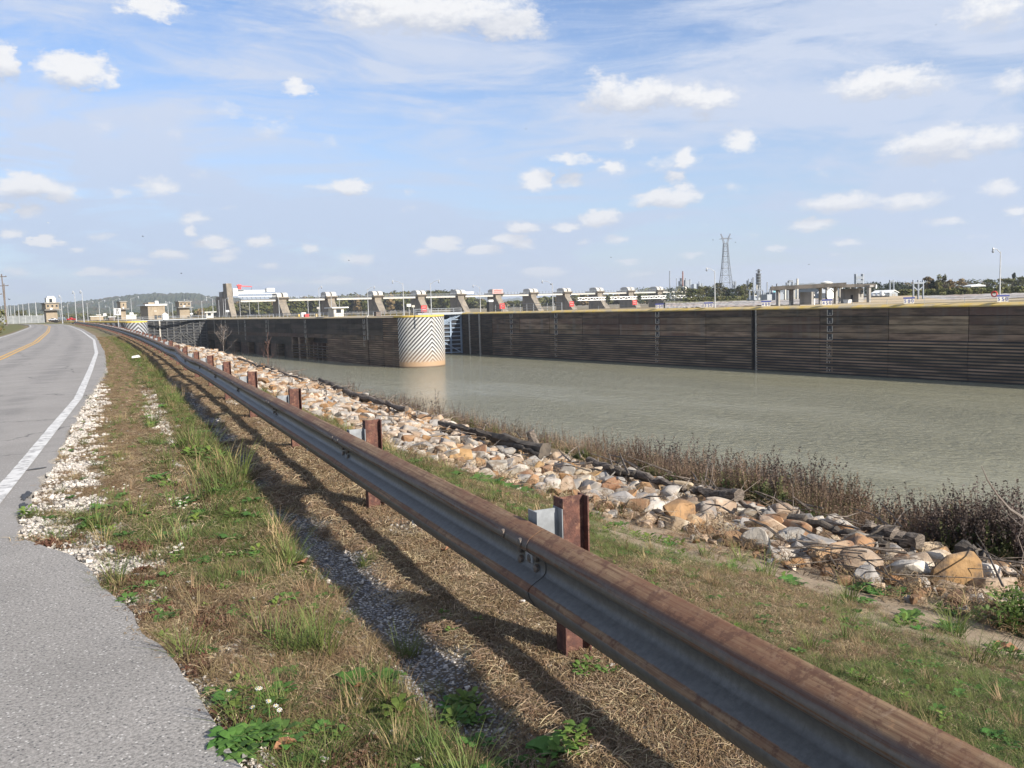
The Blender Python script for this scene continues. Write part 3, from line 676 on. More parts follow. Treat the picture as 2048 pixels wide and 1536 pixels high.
br = [(0, .05, .5, .62), (.06, .0, .56, .6), (.12, 0, .62, .6), (.5, .62, 1, .25), (.45, .6, .95, .2), (.62, .1, .95, .55), (.2, .98, .75, .7), (0, .95, .3, .6)]
gate_leaf(g1, (97.4, 362, 0), (80.85, 368, 0), WZ + .2, -.5, 11, 8, MT['gate_recess_dark'], MT['gateline'], br, (0, -1))
MB().box(80.9, 97.4, 360.6, 362.4, -.2, .12).build('walkway', MT['galv'], g1)
g1b = thing('lock_gate', 'left half of the black steel gate with pale girders, next to the chequered nose', 'lock gate', (64, 362, WZ))
gate_leaf(g1b, (64.05, 362, 0), (80.7, 368, 0), WZ + .2, -.5, 11, 8, MT['gate_recess_dark'], MT['gateline'], br, (0, -1))
MB().box(64, 80.6, 360.6, 362.4, -.2, .12).build('walkway', MT['galv'], g1b)
ubox('mitre_post', MT['pale_reveal'], g1b, 80.3, 80.8, 367.0, 367.6, WZ, -.3)

# ------------------------------------------------------------------ lamps
def sc_px(p): return (Vector((p.x, p.y, 0)).dot(FW)) / FOC
LAMPN = [0]
def lamp(base, h, arm, label, group=None, wdt=.16, floods=0, head_down=True):
    """arm: signed length along camera-right"""
    b = Vector(base); t = thing('lamp_post', label, 'lamp post', b, group)
    MB().tube([b, b + Vector((0, 0, h))], [wdt, wdt * .55], 8).build('pole', MT['pole'], t)
    top = b + Vector((0, 0, h))
    if arm:
        e = top + r0 * arm + Vector((0, 0, .35 + abs(arm) * .12))
        MB().tube([top - Vector((0, 0, .3)), top + (e - top) * .5 + Vector((0, 0, .12)), e], wdt * .42, 6).build('arm', MT['pole'], t)
        k = wdt / .16
        hd = MB(); hd.tube([e + Vector((0, 0, .18 * k)), e + Vector((0, 0, -.02)), e + Vector((0, 0, -.12 * k)), e + Vector((0, 0, -.35 * k))], [.10 * k, .17 * k, .2 * k, .12 * k], 8)
        ho = hd.build('lamp_head', MT['pole'], t)
        MB().tube([e + Vector((0, 0, -.35 * k)), e + Vector((0, 0, -.62 * k)), e + Vector((0, 0, -.85 * k))], [.2 * k, .27 * k, .1 * k], 8).build('glass_globe', MT['industry'], t)
    for i in range(floods):
        q = top + r0 * (.35 * (1 if i % 2 else -1)) + Vector((0, 0, -.2 - .0 * i))
        MB().bar(q, q + Vector((-.1, -.35, -.2)), .45, .4).build('floodlight', MT['industry'], t)
    return t
def lamp_px(px, ybase, ytop, armpx, X=None, d=None, **k):
    b = atX(px, ybase, X) if X else at(px, ybase, d)
    b.z = -.02 if X else b.z
    s = sc_px(b); tip = atX(px, ytop, X) if X else at(px, ytop, d)
    lamp(b, tip.z - b.z, armpx * s, **k)
for px, yb, yt, ar, X, lab in [
    (1999, 605, 503, -15, 142, 'tall grey lamp post with a left-facing globe beside the 550 sign'),
    (1430, 614, 541, -16, 142, 'grey globe lamp post on the far wall, left of the pylon'),
    (1106, 618, 566, -20, 142, 'slim lamp post with a floodlight, behind the far wall near the first raised gate'),
    (961, 622, 574, -13, 142, 'short lamp post standing behind the blue-grey gate'),
    (808, 628, 566, -20, 101, 'lamp post with left arm rising from the chevron nose'),
    (863, 628, 566, 17, 101, 'lamp post with right arm rising from the chevron nose'),
    (737, 631, 578, 14, 101, 'lamp post beside the pale ladder pipe on the middle wall'),
    (640, 632, 576, 6, 101, 'lamp post just left of the flat-roofed booth on the middle wall')]:
    b = atX(px, yb, X); b.z = -.02; tip = atX(px, yt, X); s = sc_px(b)
    lamp(b, tip.z - b.z, ar * s, lab, 'lamp posts along the lock walls', .13, 1 if px in (1106,) else 0)
for i, (px, yb, yt) in enumerate([(617, 633, 597), (664, 632, 583), (680, 631, 600), (559, 634, 591), (500, 634, 600), (481, 634, 600), (518, 634, 600), (439, 634, 600), (448, 634, 597)]):
    b = at(px, 633, 330 if px > 520 else 460); b.z = -.02; tip = at(px, yt, 330 if px > 520 else 460)
    wh = ['left of the booth', 'right of the booth roof', 'right edge of the booth', 'in front of the second dam pier', 'under the crane', 'left under the crane', 'right of the crane', 'at the tall abutment', 'on the abutment flank'][i]
    lamp(b, tip.z - b.z, 0, 'thin pale pole on the middle wall, ' + wh, 'poles on the middle wall', .14)
# tall poles and curved lamps left of the gate
left_l = [(125, 641, 593, -3, 300, 2, 'tall tilted lamp pole right of the tan control tower'), (153, 642, 585, -3, 290, 2, 'tall lamp pole with small head over the red pickup'), (168, 642, 584, -3, 275, 2, 'tallest pale lamp pole behind the guardrail'),
          (176, 637, 606, 12, 420, 0, 'curved-arm lamp left of the 55 sign'), (200, 638, 604, 12, 400, 0, 'second curved-arm lamp left of the 55 sign'), (228, 636, 601, 14, 400, 0, 'curved-arm lamp just above the 55 sign'),
          (264, 634, 597, 15, 380, 0, 'curved-arm lamp between the 55 sign and the brown control house'), (337, 633, 605, -4, 400, 0, 'lamp at the right end of the brown control house'), (346, 634, 606, -6, 420, 0, 'lamp between control house and small tower'),
          (383, 633, 602, -12, 400, 0, 'left-arm lamp at the right of the small tan tower'), (405, 634, 602, 10, 390, 0, 'right-arm lamp above the white booth'), (427, 634, 597, -12, 380, 0, 'left-arm lamp right of the white booth'),
          (452, 632, 598, 6, 430, 0, 'lamp in front of the tall tan abutment'), (137, 636, 607, 3, 600, 0, 'distant lamp above the red pickup'), (121, 636, 615, 8, 620, 0, 'small distant lamp right of the tan tower'), (221, 636, 614, -8, 640, 0, 'small far lamp left of the 55 sign')]
for px, yb, yt, ar, d, fl, lab in left_l:
    b = at(px, yb, d); b.z = -.02; tip = at(px, yt, d); s = sc_px(b)
    lamp(b, tip.z - b.z, ar * s, lab, 'lamps around the far lock head', .16 if d < 500 else .2, 0)
# row of white poles above the grey fence
for i, px in enumerate([4.5, 14, 17, 22, 30, 38, 47, 59, 73]):
    d = 330 + (73 - px) * 3.2; b = at(px, 632.5, d); tip = at(px - 1.5, 604 + (73 - px) * .12, d)
    lamp(b, tip.z - b.z, 0, 'white pole above the grey fence, %s from the left in its row' % ('first', 'second', 'third', 'fourth', 'fifth', 'sixth', 'seventh', 'eighth', 'ninth')[i], 'white poles above the grey fence', .2)

# ------------------------------------------------------------------ survey helpers for far things
def pxof(v):
    w = Vector(v) - Vector((0, 0, EYE)); d = w.dot(f0); return 1024 + FOC * w.dot(ri) / d, 768 - FOC * w.dot(ui) / d
def solve(C, axis, px):
    lo, hi = 0.0, 400.0
    s0 = pxof(C)[0]; sg = 1 if pxof(C + axis)[0] > s0 else -1
    for _ in range(40):
        m = (lo + hi) / 2
        if (pxof(C + axis * m)[0] - px) * sg < 0: lo = m
        else: hi = m
    return lo
def corner(pxL, pxM, pxR, yb, yt, d, zb=None):
    C = at(pxM, yb, d); zt = at(pxM, yt, d).z
    if zb is not None: C.z = zb
    ly = solve(C, Vector((0, 1, 0)), pxL); lx = solve(C, Vector((1, 0, 0)), pxR)
    return C.x, C.x + max(lx, .05), C.y, C.y + max(ly, .05), C.z, zt
def cbox(name, mat, root, *a, zb=None):
    x0, x1, y0, y1, z0, z1 = corner(*a, zb=zb)
    return MB().box(x0, x1, y0, y1, z0, z1).build(name, mat, root), (x0, x1, y0, y1, z0, z1)
def facewin(root, b, fx0, fx1, fz0, fz1, mat=None, name='window'):     # window on the lit (-Y) face, fractions
    x0, x1, y0, y1, z0, z1 = b
    return MB().box(x0 + (x1 - x0) * fx0, x0 + (x1 - x0) * fx1, y0 - .12, y0 + .2, z0 + (z1 - z0) * fz0, z0 + (z1 - z0) * fz1).build(name, mat or MT['glass'], root)

# ------------------------------------------------------------------ dam
PX_ = [225.6, 263.9, 303.2, 341.9, 379.6, 417.4, 454.9, 492.8, 531.4, 570.3, 608.6, 646.1]
where = ['carrying the right end of the crane bridge', 'behind the flat-roofed booth', 'second right of the crane', 'behind the left lamp of the nose', 'just right of the chevron nose', 'with a reddish banner under its hoods',
         'behind the steel railings', 'left of the first raised gate', 'between the first two raised white gates', 'between the second and third raised gates', 'between the last two raised gates', 'with a single hood, last on the right']
def build_pier(X0, label, right_hood=True):
    t = thing('dam_pier', label, 'dam pier', (X0, 630, -8), 'concrete piers of the dam')
    w = 2.9
    prof = [(643, -14), (643, 11.2), (629.5, 11.2), (629.5, 8.4), (619, -3.5), (611, -12), (611, -14)]
    MB().extr([(X0 - w, y, z) for y, z in prof], (2 * w, 0, 0)).build('buttress', MT['conc'], t)
    MB().extr([(X0 - w - 1.6, y, z) for y, z in [(645.5, 12.7), (627.5, 12.7), (627.5, 12.0), (629.4, 10.8), (645.5, 9.6)]], (2 * w + 3.2, 0, 0)).build('pier_cap', MT['conc'], t)
    for k, sx in enumerate((-1, 1) if right_hood else (-1,)):
        a = X0 + sx * 2.35 - 1.75
        pr = [(640, 12.72), (640, 15.2), (637, 16.0), (632.5, 16.0), (630.2, 15.3), (629.2, 14.2), (629.2, 12.72)]
        o = MB().extr([(a, y, z) for y, z in pr], (3.5, 0, 0)).build('machinery_hood', MT['offw'], t)
    return t
for i, X0 in enumerate(PX_):
    build_pier(X0, 'tan concrete dam pier ' + where[i], i < 11)
for i, (a, b) in enumerate(zip([190] + PX_[:-1], PX_)):
    t = thing('service_bridge', 'walkway span %s' % (['under the red crane'] + ['from the pier ' + w_ for w_ in where[:-1]])[i], 'walkway', ((a + b) / 2, 632, 9.6), 'walkway spans between the dam piers')
    a += 4.9; b -= 4.9
    MB().box(a, b, 630.5, 633, 9.7, 11.2).build('girder', MT['offw'], t)
    MB().box(a, b, 629.8, 634, 11.22, 11.5).build('deck', MT['industry'], t)
    rl = MB()
    for z in (12.4, 13.0): rl.bar((a, 629.9, z), (b, 629.9, z), .14)
    rl.build('handrail', MT['galv'], t)
    for k in range(8):
        x = a + (b - a) * (k + .5) / 8; MB().bar((x, 629.7, 11.5), (x - .7, 629.2, 13.4), .22).build('bracket', MT['industry'], t)
for i in range(7, 11):
    a, b = PX_[i] + 2.7, PX_[i + 1] - 2.7
    t = thing('raised_dam_gate', 'raised white lattice gate beam hanging between dam piers, %s from the left' % ('first', 'second', 'third', 'fourth')[i - 7], 'dam gate', ((a + b) / 2, 620, 3.5), 'raised gates of the dam')
    MB().box(a, b, 618, 619.2, 4.0, 4.6).build('chord', MT['white'], t); MB().box(a, b, 618, 619.2, 6.4, 7.0).build('chord', MT['white'], t)
    for k in range(10):
        x = a + (b - a) * k / 10; x2 = a + (b - a) * (k + 1) / 10
        MB().bar((x, 618.4, 4.4 if k % 2 else 6.6), (x2, 618.4, 6.6 if k % 2 else 4.4), .4).build('lattice_bar', MT['white'], t)
# abutment tower and crane
t = thing('dam_abutment', 'tall tan concrete abutment tower at the left end of the dam', 'abutment', (188, 630, -4))
X0 = 185.5
MB().extr([(X0, y, z) for y, z in [(640, -10), (640, 18.5), (640, 23.2), (632, 23.2), (630, 11), (619, -8), (619, -10)]], (3.9, 0, 0)).build('tower_body', MT['conc'], t)
MB().extr([(X0 - 1, y, z) for y, z in [(656, -10), (656, 14.0), (640.1, 14.0), (640.1, -10)]], (4.5, 0, 0)).build('rear_block', MT['conc'], t)
MB().box(X0 - .5, X0 + 3, 641, 649, 14.02, 17.5).build('stair_house', MT['conc2'], t)
cr = thing('gantry_bridge', 'white bulkhead crane bridge with railings between abutment and first pier', 'crane bridge', (205, 632, 12))
MB().box(189.6, 193, 630, 634.5, 14.2, 19.4).build('cabin', MT['white'], cr)
MB().box(214.4, 220.2, 630, 634.5, 16.8, 19.4).build('cabin', MT['white'], cr)
for z in (13.6, 15.6): MB().box(193.1, 222, 630.6, 631.3, z - .16, z + .16).build('chord', MT['white'], cr)
MB().box(193.1, 214.3, 633, 634, 16.6, 18.2).build('chord', MT['white'], cr)
for k in range(9):
    x = 195.5 + k * 2.8; MB().bar((x, 630.9, 13.8), (x, 630.9, 15.4), .2).build('truss_post', MT['galv'], cr)
tc = thing('tower_crane', 'small red crane with its boom pointing right on the gantry bridge', 'crane', (203, 632, 18))
MB().box(193.3, 198.5, 631, 633, 18.25, 18.9).build('crane_base', MT['industry'], tc)
MB().box(193.8, 195.9, 630.8, 633, 18.92, 21.4).build('crane_cab', MT['red'], tc)
MB().extr([(192.7, 631.5, 21.42), (194.2, 631.5, 22.5), (196.6, 631.5, 22.0), (196.3, 631.5, 21.42)], (0, 1.5, 0)).build('counterweight', MT['red'], tc)
MB().bar((195.9, 632, 21.2), (204, 632, 20.7), .6).build('boom', MT['red'], tc)
MB().bar((203.6, 632, 20.5), (203.6, 632, 18.4), .15).build('hoist_cable', MT['black'], tc)
# red warning boards and other boards
def board(px0, px1, y0, y1, d, mat, label, cat='sign', group=None, post=True, lines=None, X=None):
    a = atX(px0, y0, X) if X else at(px0, y0, d); b = at(px1, y1, (a.x * FW.x + a.y * FW.y))
    t = thing('sign', label, cat, (a.x, a.y, b.z), group)
    u = (Vector((b.x, b.y, 0)) - Vector((a.x, a.y, 0))).normalized(); n = Vector((-u.y, u.x, 0)) * .12
    w = (Vector((b.x, b.y, 0)) - Vector((a.x, a.y, 0))).length
    A = Vector((a.x, a.y, 0))
    MB().extr([A + Vector((0, 0, b.z)), A + u * w + Vector((0, 0, b.z)), A + u * w + Vector((0, 0, a.z)), A + Vector((0, 0, a.z))], n).build('board', mat, t)
    if lines:
        for k in range(lines[1]):
            z = b.z + (a.z - b.z) * (k + .8) / (lines[1] + .6); q = A + u * w * .14 - n * .15
            MB().extr([q + Vector((0, 0, z)), q + u * w * .72 + Vector((0, 0, z)), q + u * w * .72 + Vector((0, 0, z + (a.z - b.z) * .12)), q + Vector((0, 0, z + (a.z - b.z) * .12))], -n * .12).build('lettering', lines[0], t)
    if post:
        q = A + u * w * .5 + n * 1.4; MB().bar(q + Vector((0, 0, min(0, b.z) - .02)), q + Vector((0, 0, a.z)), max(.08, w * .06)).build('post', MT['pole'], t)
    return t
MT['redlt'] = M('pale_red_lettering', (.72, .36, .33), None, 1, .6)
for px0, px1, y0, y1, d, lab in [(842, 854, 611, 624, 560, 'red warning board near the chevron nose lamps'), (999, 1010, 607, 617.5, 640, 'red warning board on the pier behind the black cabinet'), (1139, 1148, 603, 613, 700, 'red warning board left of the first raised gate'),
                                 (1265, 1274, 600.5, 609.5, 740, 'red warning board between raised gates'), (1379, 1388, 597, 605.5, 800, 'red warning board on the last dam pier')]:
    board(px0, px1, y0, y1, d, MT['red'], lab, group='red warning boards at the dam', lines=(MT['redlt'], 2), post=False)
MT['pink'] = M('faded_red_banner', (.62, .40, .37), None, 1, .7)
board(985, 1006, 579, 587, 640, MT['pink'], 'faded pink banner hung below the hoods of a dam pier', 'banner', post=False, lines=(MT['red'], 2))
board(929, 948, 583.5, 587, 640, MT['white'], 'long white board on the dam walkway', 'sign', post=False, lines=(MT['industry'], 1))
board(813.5, 822, 608, 613, 0, MT['white'], 'white and blue board on the middle wall behind the nose', X=103, lines=(MT['blue'], 1))
board(823.5, 829.5, 610.5, 614.5, 0, MT['offw'], 'small cream board right of the white and blue one', X=103)
board(633.5, 640, 614, 618, 0, MT['offw'], 'small cream board left of the booth', X=102)
board(451, 458.5, 620.5, 624, 400, MT['white'], 'white board in front of the tall abutment')
board(259, 267, 625, 630, 520, MT['white'], 'white board right of the small tan tower')
board(206, 213, 627, 632, 520, MT['white'], 'white board left of the 55 sign')
board(380, 386, 626, 629, 520, MT['white'], 'white board at the foot of the right tan tower')

# booth on the middle wall
def booth(pxs, yb, yt, d, label, roof_px, wins):
    C = corner(*pxs, yb, yt, d, zb=-.02); t = thing('control_booth', label, 'booth', (C[0], C[2], -.02))
    MB().box(*C[:4], C[4], C[5]).build('wall', MT['offw'], t)
    ov = (C[1] - C[0]) * .28
    MB().box(C[0] - ov, C[1] + ov * 1.4, C[2] - ov, C[3] + ov, C[5] + .01, C[5] + .3).build('roof', MT['white'], t)
    for w in wins: facewin(t, C, *w)
    return t
booth((657, 668, 688), 632, 616.5, 250, 'small booth with dark window and overhanging white flat roof on the middle wall', 0, [(.25, .72, .45, .85)])
booth((408, 413, 427), 634, 625, 400, 'small booth with white roof left of the tall abutment', 0, [(.2, .65, .45, .85)])

# ------------------------------------------------------------------ towers and houses on the lock head
def tan_tower(label, low, up, ybase, ymid, ytop, d, nwin, wmat='tanroof', cabin=None):
    C = corner(*low, ybase, ymid, d, zb=-.1); U = corner(*up, ymid, ytop, d - 1.5)
    t = thing('control_tower', label, 'tower', (C[0], C[2], -.1))
    MB().box(*C).build('lower_storey', MT[wmat], t)
    s = d / FOC
    MB().box(U[0], U[1], U[2], U[3], C[5] + 1.2 * s * 2, U[5]).build('upper_storey', MT[wmat], t)
    MB().box(U[0] - 2.5 * s, U[1] + 4 * s, U[2] - 2.5 * s, U[3] + 1.5 * s, C[5] + .02, C[5] + 1.6 * s).build('balcony', MT['conc2'], t)
    MB().box(U[0] - .6, U[1] + .6, U[2] - .6, U[3] + .6, U[5] + .01, U[5] + .5).build('roof', MT['conc2'], t)
    for k in range(nwin): facewin(t, (U[0], U[1], U[2], U[3], C[5] + 2 * s, U[5]), (k + .5) / nwin - .06, (k + .5) / nwin + .08, .42, .72)
    MB().box(U[0] + (U[1] - U[0]) * .3, U[0] + (U[1] - U[0]) * .48, U[2] - .8, U[2] + .1, C[5] + 1.8 * s, C[5] + 4.5 * s).build('light_box', MT['white'], t)
    if cabin:
        K = corner(*cabin, U[5] and ytop, cabin_top, d - 1)
        K = (K[0], K[1], K[2], K[3], U[5] + .52, K[5])
        MB().box(*K).build('cabin', MT['offw'], t); facewin(t, K, .32, .62, .05, .78)
        MB().box(K[0] + .6, K[1] - .6, K[2] + .5, K[3] - .5, K[5] + .01, K[5] + .8).build('roof', MT['white'], t)
    return t
cabin_top = 595.5
tan_tower('large tan control tower with a cream cabin on top and dark balcony underside', (89, 92.5, 116), (84, 92, 118), 634, 621, 607, 470, 3, cabin=(90, 93, 112))
tan_tower('narrow tan tower behind the 55 sign', (240, 242.5, 252.5), (235, 241.5, 253.5), 635, 619, 604, 520, 1)
tan_tower('squat tan tower with three small windows right of the brown control house', (354, 360, 380), (351, 358.5, 382), 634, 616, 604, 520, 3)
C = corner(282, 297, 331, 637, 611.5, 430, zb=-.1); t = thing('control_house', 'brown flat-roofed control house with white roof edge above the black gate', 'building', (C[0], C[2], -.1))
MB().box(*C).build('wall', MT['tanroof'], t); s = 430 / FOC
MB().box(C[0] - 5 * s, C[1] + 4 * s, C[2] - 3 * s, C[3] + 2, C[5] + .01, C[5] + .75).build('roof', MT['white'], t)
MB().box(C[0] + 1, C[1] - 3, C[2] + 3, C[3] - 2, C[5] + .77, C[5] + 1.7).build('roof_house', MT['tanroof'], t)
MB().box(C[0] + 4, C[0] + 5.5, C[2] + 2, C[2] + 3, C[5] + .77, C[5] + 2.3).build('roof_vent', MT['white'], t)
facewin(t, C, .36, .50, .02, .30, name='door'); facewin(t, C, .54, .76, .12, .28); facewin(t, C, .38, .42, .55, .66, MT['offw'], 'wall_lamp'); facewin(t, C, .45, .49, .55, .66, MT['offw'], 'wall_lamp')
for f in (.2, .55, .85): facewin(t, C, f, f + .01, .7, .98, MT['conc'], 'downpipe')
C = corner(324, 326, 337, 637, 629, 400, zb=-.1); t = thing('shed', 'small white gabled shed at the right foot of the brown control house', 'shed', (C[0], C[2], -.1))
MB().extr([(C[0], C[2], C[4]), (C[1], C[2], C[4]), (C[1], C[2], C[5]), ((C[0] + C[1]) / 2, C[2], C[5] + .8), (C[0], C[2], C[5])], (0, C[3] - C[2], 0)).build('wall', MT['white'], t)
for (a, yb, yt, d, lab, m_) in [((248, 250, 273), 634, 631, 540, 'low white-roofed building right of the narrow tan tower', 'offw'), ((180, 181, 207), 637, 633.5, 560, 'long low tan building behind the guardrail', 'tanroof'), ((217, 218, 231), 638, 634.5, 470, 'low brown block left of the 55 sign post', 'wood'),
                               ((193, 193.5, 202), 634, 630, 650, 'small tan block among the far lamps', 'tanroof')]:
    C = corner(*a, yb, yt, d, zb=-.1); t = thing('low_building', lab, 'building', (C[0], C[2], -.1)); MB().box(*C).build('wall', MT[m_], t)
    MB().box(C[0] - .4, C[1] + .4, C[2] - .4, C[3] + .4, C[5] + .01, C[5] + .3).build('roof', MT['white'], t)

# 55 sign
def text_mesh(body, size, mat, name, parent, loc, xdir, thick=.01, align='CENTER'):
    cu = bpy.data.curves.new(name, 'FONT'); cu.body = body; cu.size = size; cu.extrude = thick; cu.align_x = align; cu.align_y = 'CENTER'; cu.offset = size * .012
    o = bpy.data.objects.new(name, cu); COL.objects.link(o); dg = bpy.context.evaluated_depsgraph_get()
    me = bpy.data.meshes.new_from_object(o.evaluated_get(dg)); bpy.data.objects.remove(o)
    me.materials.clear(); me.materials.append(mat)
    n = bpy.data.objects.new(name, me); COL.objects.link(n); n.parent = parent
    x = Vector(xdir).normalized(); z = Vector((0, 0, 1)); y = x.cross(z)      # y points away from viewer
    loc = Vector(loc) - parent.location
    n.matrix_local = Matrix(((x.x, z.x, (x.cross(z)).x, loc.x), (x.y, z.y, (x.cross(z)).y, loc.y), (x.z, z.z, (x.cross(z)).z, loc.z), (0, 0, 0, 1)))
    return n
d55 = 96; A = at(228.6, 630.5, d55); B_ = at(241, 616.5, d55); s = d55 / FOC
t = thing('speed_sign', 'white speed limit 55 sign on a thin post behind the far guardrail', 'road sign', (A.x, A.y, 0))
xd = r0.copy(); cz = (A.z + B_.z) / 2; cx = (A + B_) / 2
MB().extr([Vector((A.x, A.y, A.z)), Vector((B_.x, B_.y, A.z)), Vector((B_.x, B_.y, B_.z)), Vector((A.x, A.y, B_.z))], FW * .02).build('board', MT['white'], t)
fr = Vector((cx.x, cx.y, 0)) - FW * .012
text_mesh('55', .40, MT['black'], 'numerals', t, (fr.x, fr.y, cz - .12), xd)
text_mesh('SPEED', .13, MT['black'], 'lettering', t, (fr.x, fr.y, cz + .27), xd); text_mesh('LIMIT', .13, MT['black'], 'lettering', t, (fr.x, fr.y, cz + .13), xd)
MB().tube([(cx.x + FW.x * .05, cx.y + FW.y * .05, -.4), (cx.x + FW.x * .05, cx.y + FW.y * .05, B_.z)], .04, 6).build('post', MT['pole'], t)

# number boards along the river wall
for px, yt, txt in [(2006, 592.5, '550'), (1818, 598, '500'), (1654, 602, '450'), (1532, 605, '400'), (1417, 607.5, '350'), (1319, 610, '300')]:
    c = atX(px, yt, 140.8); t = thing('number_board', 'white wall board with blue top %s' % {'550': 'reading 550, beside the tall lamp post', '500': 'reading 500, left of the three white poles', '450': 'reading 450, in front of the concrete frame', '400': 'reading 400, right of the deep wall slot', '350': 'reading 350, left of the pylon lamp post', '300': 'reading 300, under the last raised gates'}[txt], 'number sign', (c.x, c.y, .02), None)
    xd = Vector((.80, -.60, 0)).normalized(); n = xd.cross(Vector((0, 0, 1))); h = 1.05; w = 1.75; z0 = .12
    c.z = 0
    MB().extr([c - xd * w / 2 + Vector((0, 0, z0)), c + xd * w / 2 + Vector((0, 0, z0)), c + xd * w / 2 + Vector((0, 0, z0 + h)), c - xd * w / 2 + Vector((0, 0, z0 + h))], -n * .06).build('board', MT['offw'], t)
    MB().extr([c - xd * (w / 2 + .1) + n * .02 + Vector((0, 0, z0 + h * .78)), c + xd * (w / 2 + .1) + n * .02 + Vector((0, 0, z0 + h * .78)), c + xd * (w / 2 + .1) + n * .02 + Vector((0, 0, z0 + h * 1.02)), c - xd * (w / 2 + .1) + n * .02 + Vector((0, 0, z0 + h * 1.02))], n * .04).build('blue_band', MT['blue'], t)
    text_mesh(' '.join(txt), .78, MT['blue'], 'numerals', t, c + n * .03 + Vector((0, 0, z0 + h * .37)), xd)

# railings
def railing(label, pts, h=1.07, step=2.5, rails=(.5, 1.0), w=.07, mat='galv', zb=0.0):
    t = thing('handrail', label, 'railing', (*pts[0], zb)); 
    for (a, b) in zip(pts, pts[1:]):
        a, b = Vector((*a, zb)), Vector((*b, zb)); L = (b - a).length
        for r in rails: MB().bar(a + Vector((0, 0, h * r)), b + Vector((0, 0, h * r)), w).build('rail', MT[mat], t)
        n = max(2, int(L / step))
        for i in range(n + 1): ubox('post', MT[mat], t, *(lambda q: (q.x - w / 2, q.x + w / 2, q.y - w / 2, q.y + w / 2, zb, zb + h))(a + (b - a) * i / n))
    return t
railing('grey steel railing along the back edge of the middle wall', [(107.5, 194), (107.5, 340)], 1.25, 3.6, (.4, .7, 1.0), .10)
railing('grey railing along the front of the middle wall near the booth', [(99.4, 205), (99.4, 355)], 1.1, 4.5, (.5, 1.0), .07)
railing('railing on the blue-grey gate walkway', [(124.5, 233.9), (140.9, 233.9)], 1.2, 2.4, (.5, 1.0), .1, zb=.2)
railing('tall double railing between the black cabinet and the slim lamp post', [(145.9, 189), (145.9, 222)], 2.1, 3.3, (.33, .66, 1.0), .11)
railing('railing on the black gate walkway', [(64.2, 361), (97.2, 361)], 1.2, 3, (.5, 1.0), .09, zb=.12)
railing('low chain railing along the river wall', [(141.2, 62), (141.2, 117)], 1.0, 6.5, (.95,), .045)
railing('low chain railing along the left part of the river wall', [(141.2, 119), (141.2, 168)], 1.0, 6.5, (.95,), .045)
c = atX(980, 624, 144); t = thing('cabinet', 'black control cabinet with a white top beside the steel railings', 'cabinet', (c.x, c.y, 0))
MB().box(c.x - .7, c.x + .7, c.y - .7, c.y + .7, 0, 3.0).build('cabinet_body', MT['black'], t); MB().box(c.x - .8, c.x + .8, c.y - .8, c.y + .8, 3.02, 3.6).build('cabinet_top', MT['white'], t)
for px, m_, lab, hh in [(606, 'white', 'white box on the middle wall left of the booth', 1.3), (613, 'red', 'small dark red box on the middle wall', .8), (755, 'wood', 'brown post box by the grey railing', 1.0), (598, 'yellow', 'small yellow bollard on the middle wall', .8), (633, 'yellow', 'yellow bollard near the cream board', .8)]:
    c = atX(px, 632, 100.5); t = thing('deck_box', lab, 'box', (c.x, c.y, 0)); k = .7 if m_ != 'yellow' else .35
    MB().box(c.x - k, c.x + k, c.y - k, c.y + k, 0, hh).build('box_body', MT[m_], t); MB().box(c.x - k - .05, c.x + k + .05, c.y - k - .05, c.y + k + .05, hh + .005, hh + .1).build('lid', MT[m_], t)
t = thing('life_ring', 'red life ring on the lamp post beside the 550 sign', 'life ring', (141.7, 71.6, 1.3))
ring = MB(); ring.tube([(141.7 + 0, 71.3 + .42 * math.cos(a), 1.35 + .42 * math.sin(a)) for a in np.linspace(0, 2 * math.pi, 15)], .11, 6); ring.build('ring', MT['red'], t)

# ------------------------------------------------------------------ vehicles by the lock
def vehicle(name, label, px0, px1, ybase, d, body, kind):
    a = at(px0, ybase, d); b = at(px1, ybase, d); L = (b - a).length; s = L; u = (b - a).normalized(); u.z = 0; u.normalize(); n = Vector((-u.y, u.x, 0))
    W = 1.9; z0 = a.z; t = thing(name, label, 'pickup truck' if kind == 'pickup' else 'van' if kind == 'van' else 'car', (a.x, a.y, z0))
    def prof(pts, wd, nm, mat, inset=0):
        MB().extr([a + u * (x * L) + n * inset + Vector((0, 0, z - 0)) for x, z in pts], n * (wd)).build(nm, mat, t)
    if kind == 'pickup':
        prof([(0, .45), (1, .45), (1, .95), (.96, 1.05), (.68, 1.1), (.42, 1.12), (.0, 1.1)], W, 'body', body)
        prof([(.36, 1.12), (.66, 1.10), (.58, 1.72), (.40, 1.75)], W - .2, 'cab', body, .1); prof([(.39, 1.2), (.63, 1.18), (.565, 1.64), (.415, 1.66)], W - .16, 'window', MT['glass'], .08)
    elif kind == 'van':
        prof([(0, .4), (1, .4), (1, 1.0), (.86, 1.15), (.74, 2.0), (.0, 2.05)], W, 'body', body); prof([(.76, 1.25), (.84, 1.2), (.745, 1.8), (.6, 1.82), (.6, 1.25)], W + .04, 'window', MT['glass'], -.02)
    else:
        prof([(0, .4), (1, .4), (1, .8), (.72, .92), (.16, .95), (0, .85)], W, 'body', body); prof([(.18, .95), (.72, .92), (.58, 1.42), (.3, 1.44)], W - .2, 'cab', body, .1); prof([(.23, 1.0), (.66, .98), (.56, 1.36), (.32, 1.38)], W - .16, 'window', MT['glass'], .08)
    for x in (.2, .8):
        for k in (-.03, W - .2):
            c = a + u * (x * L) + n * k + Vector((0, 0, .36)); w = MB(); w.tube([c, c + n * .23], .36, 12); w.build('wheel', MT['black'], t)
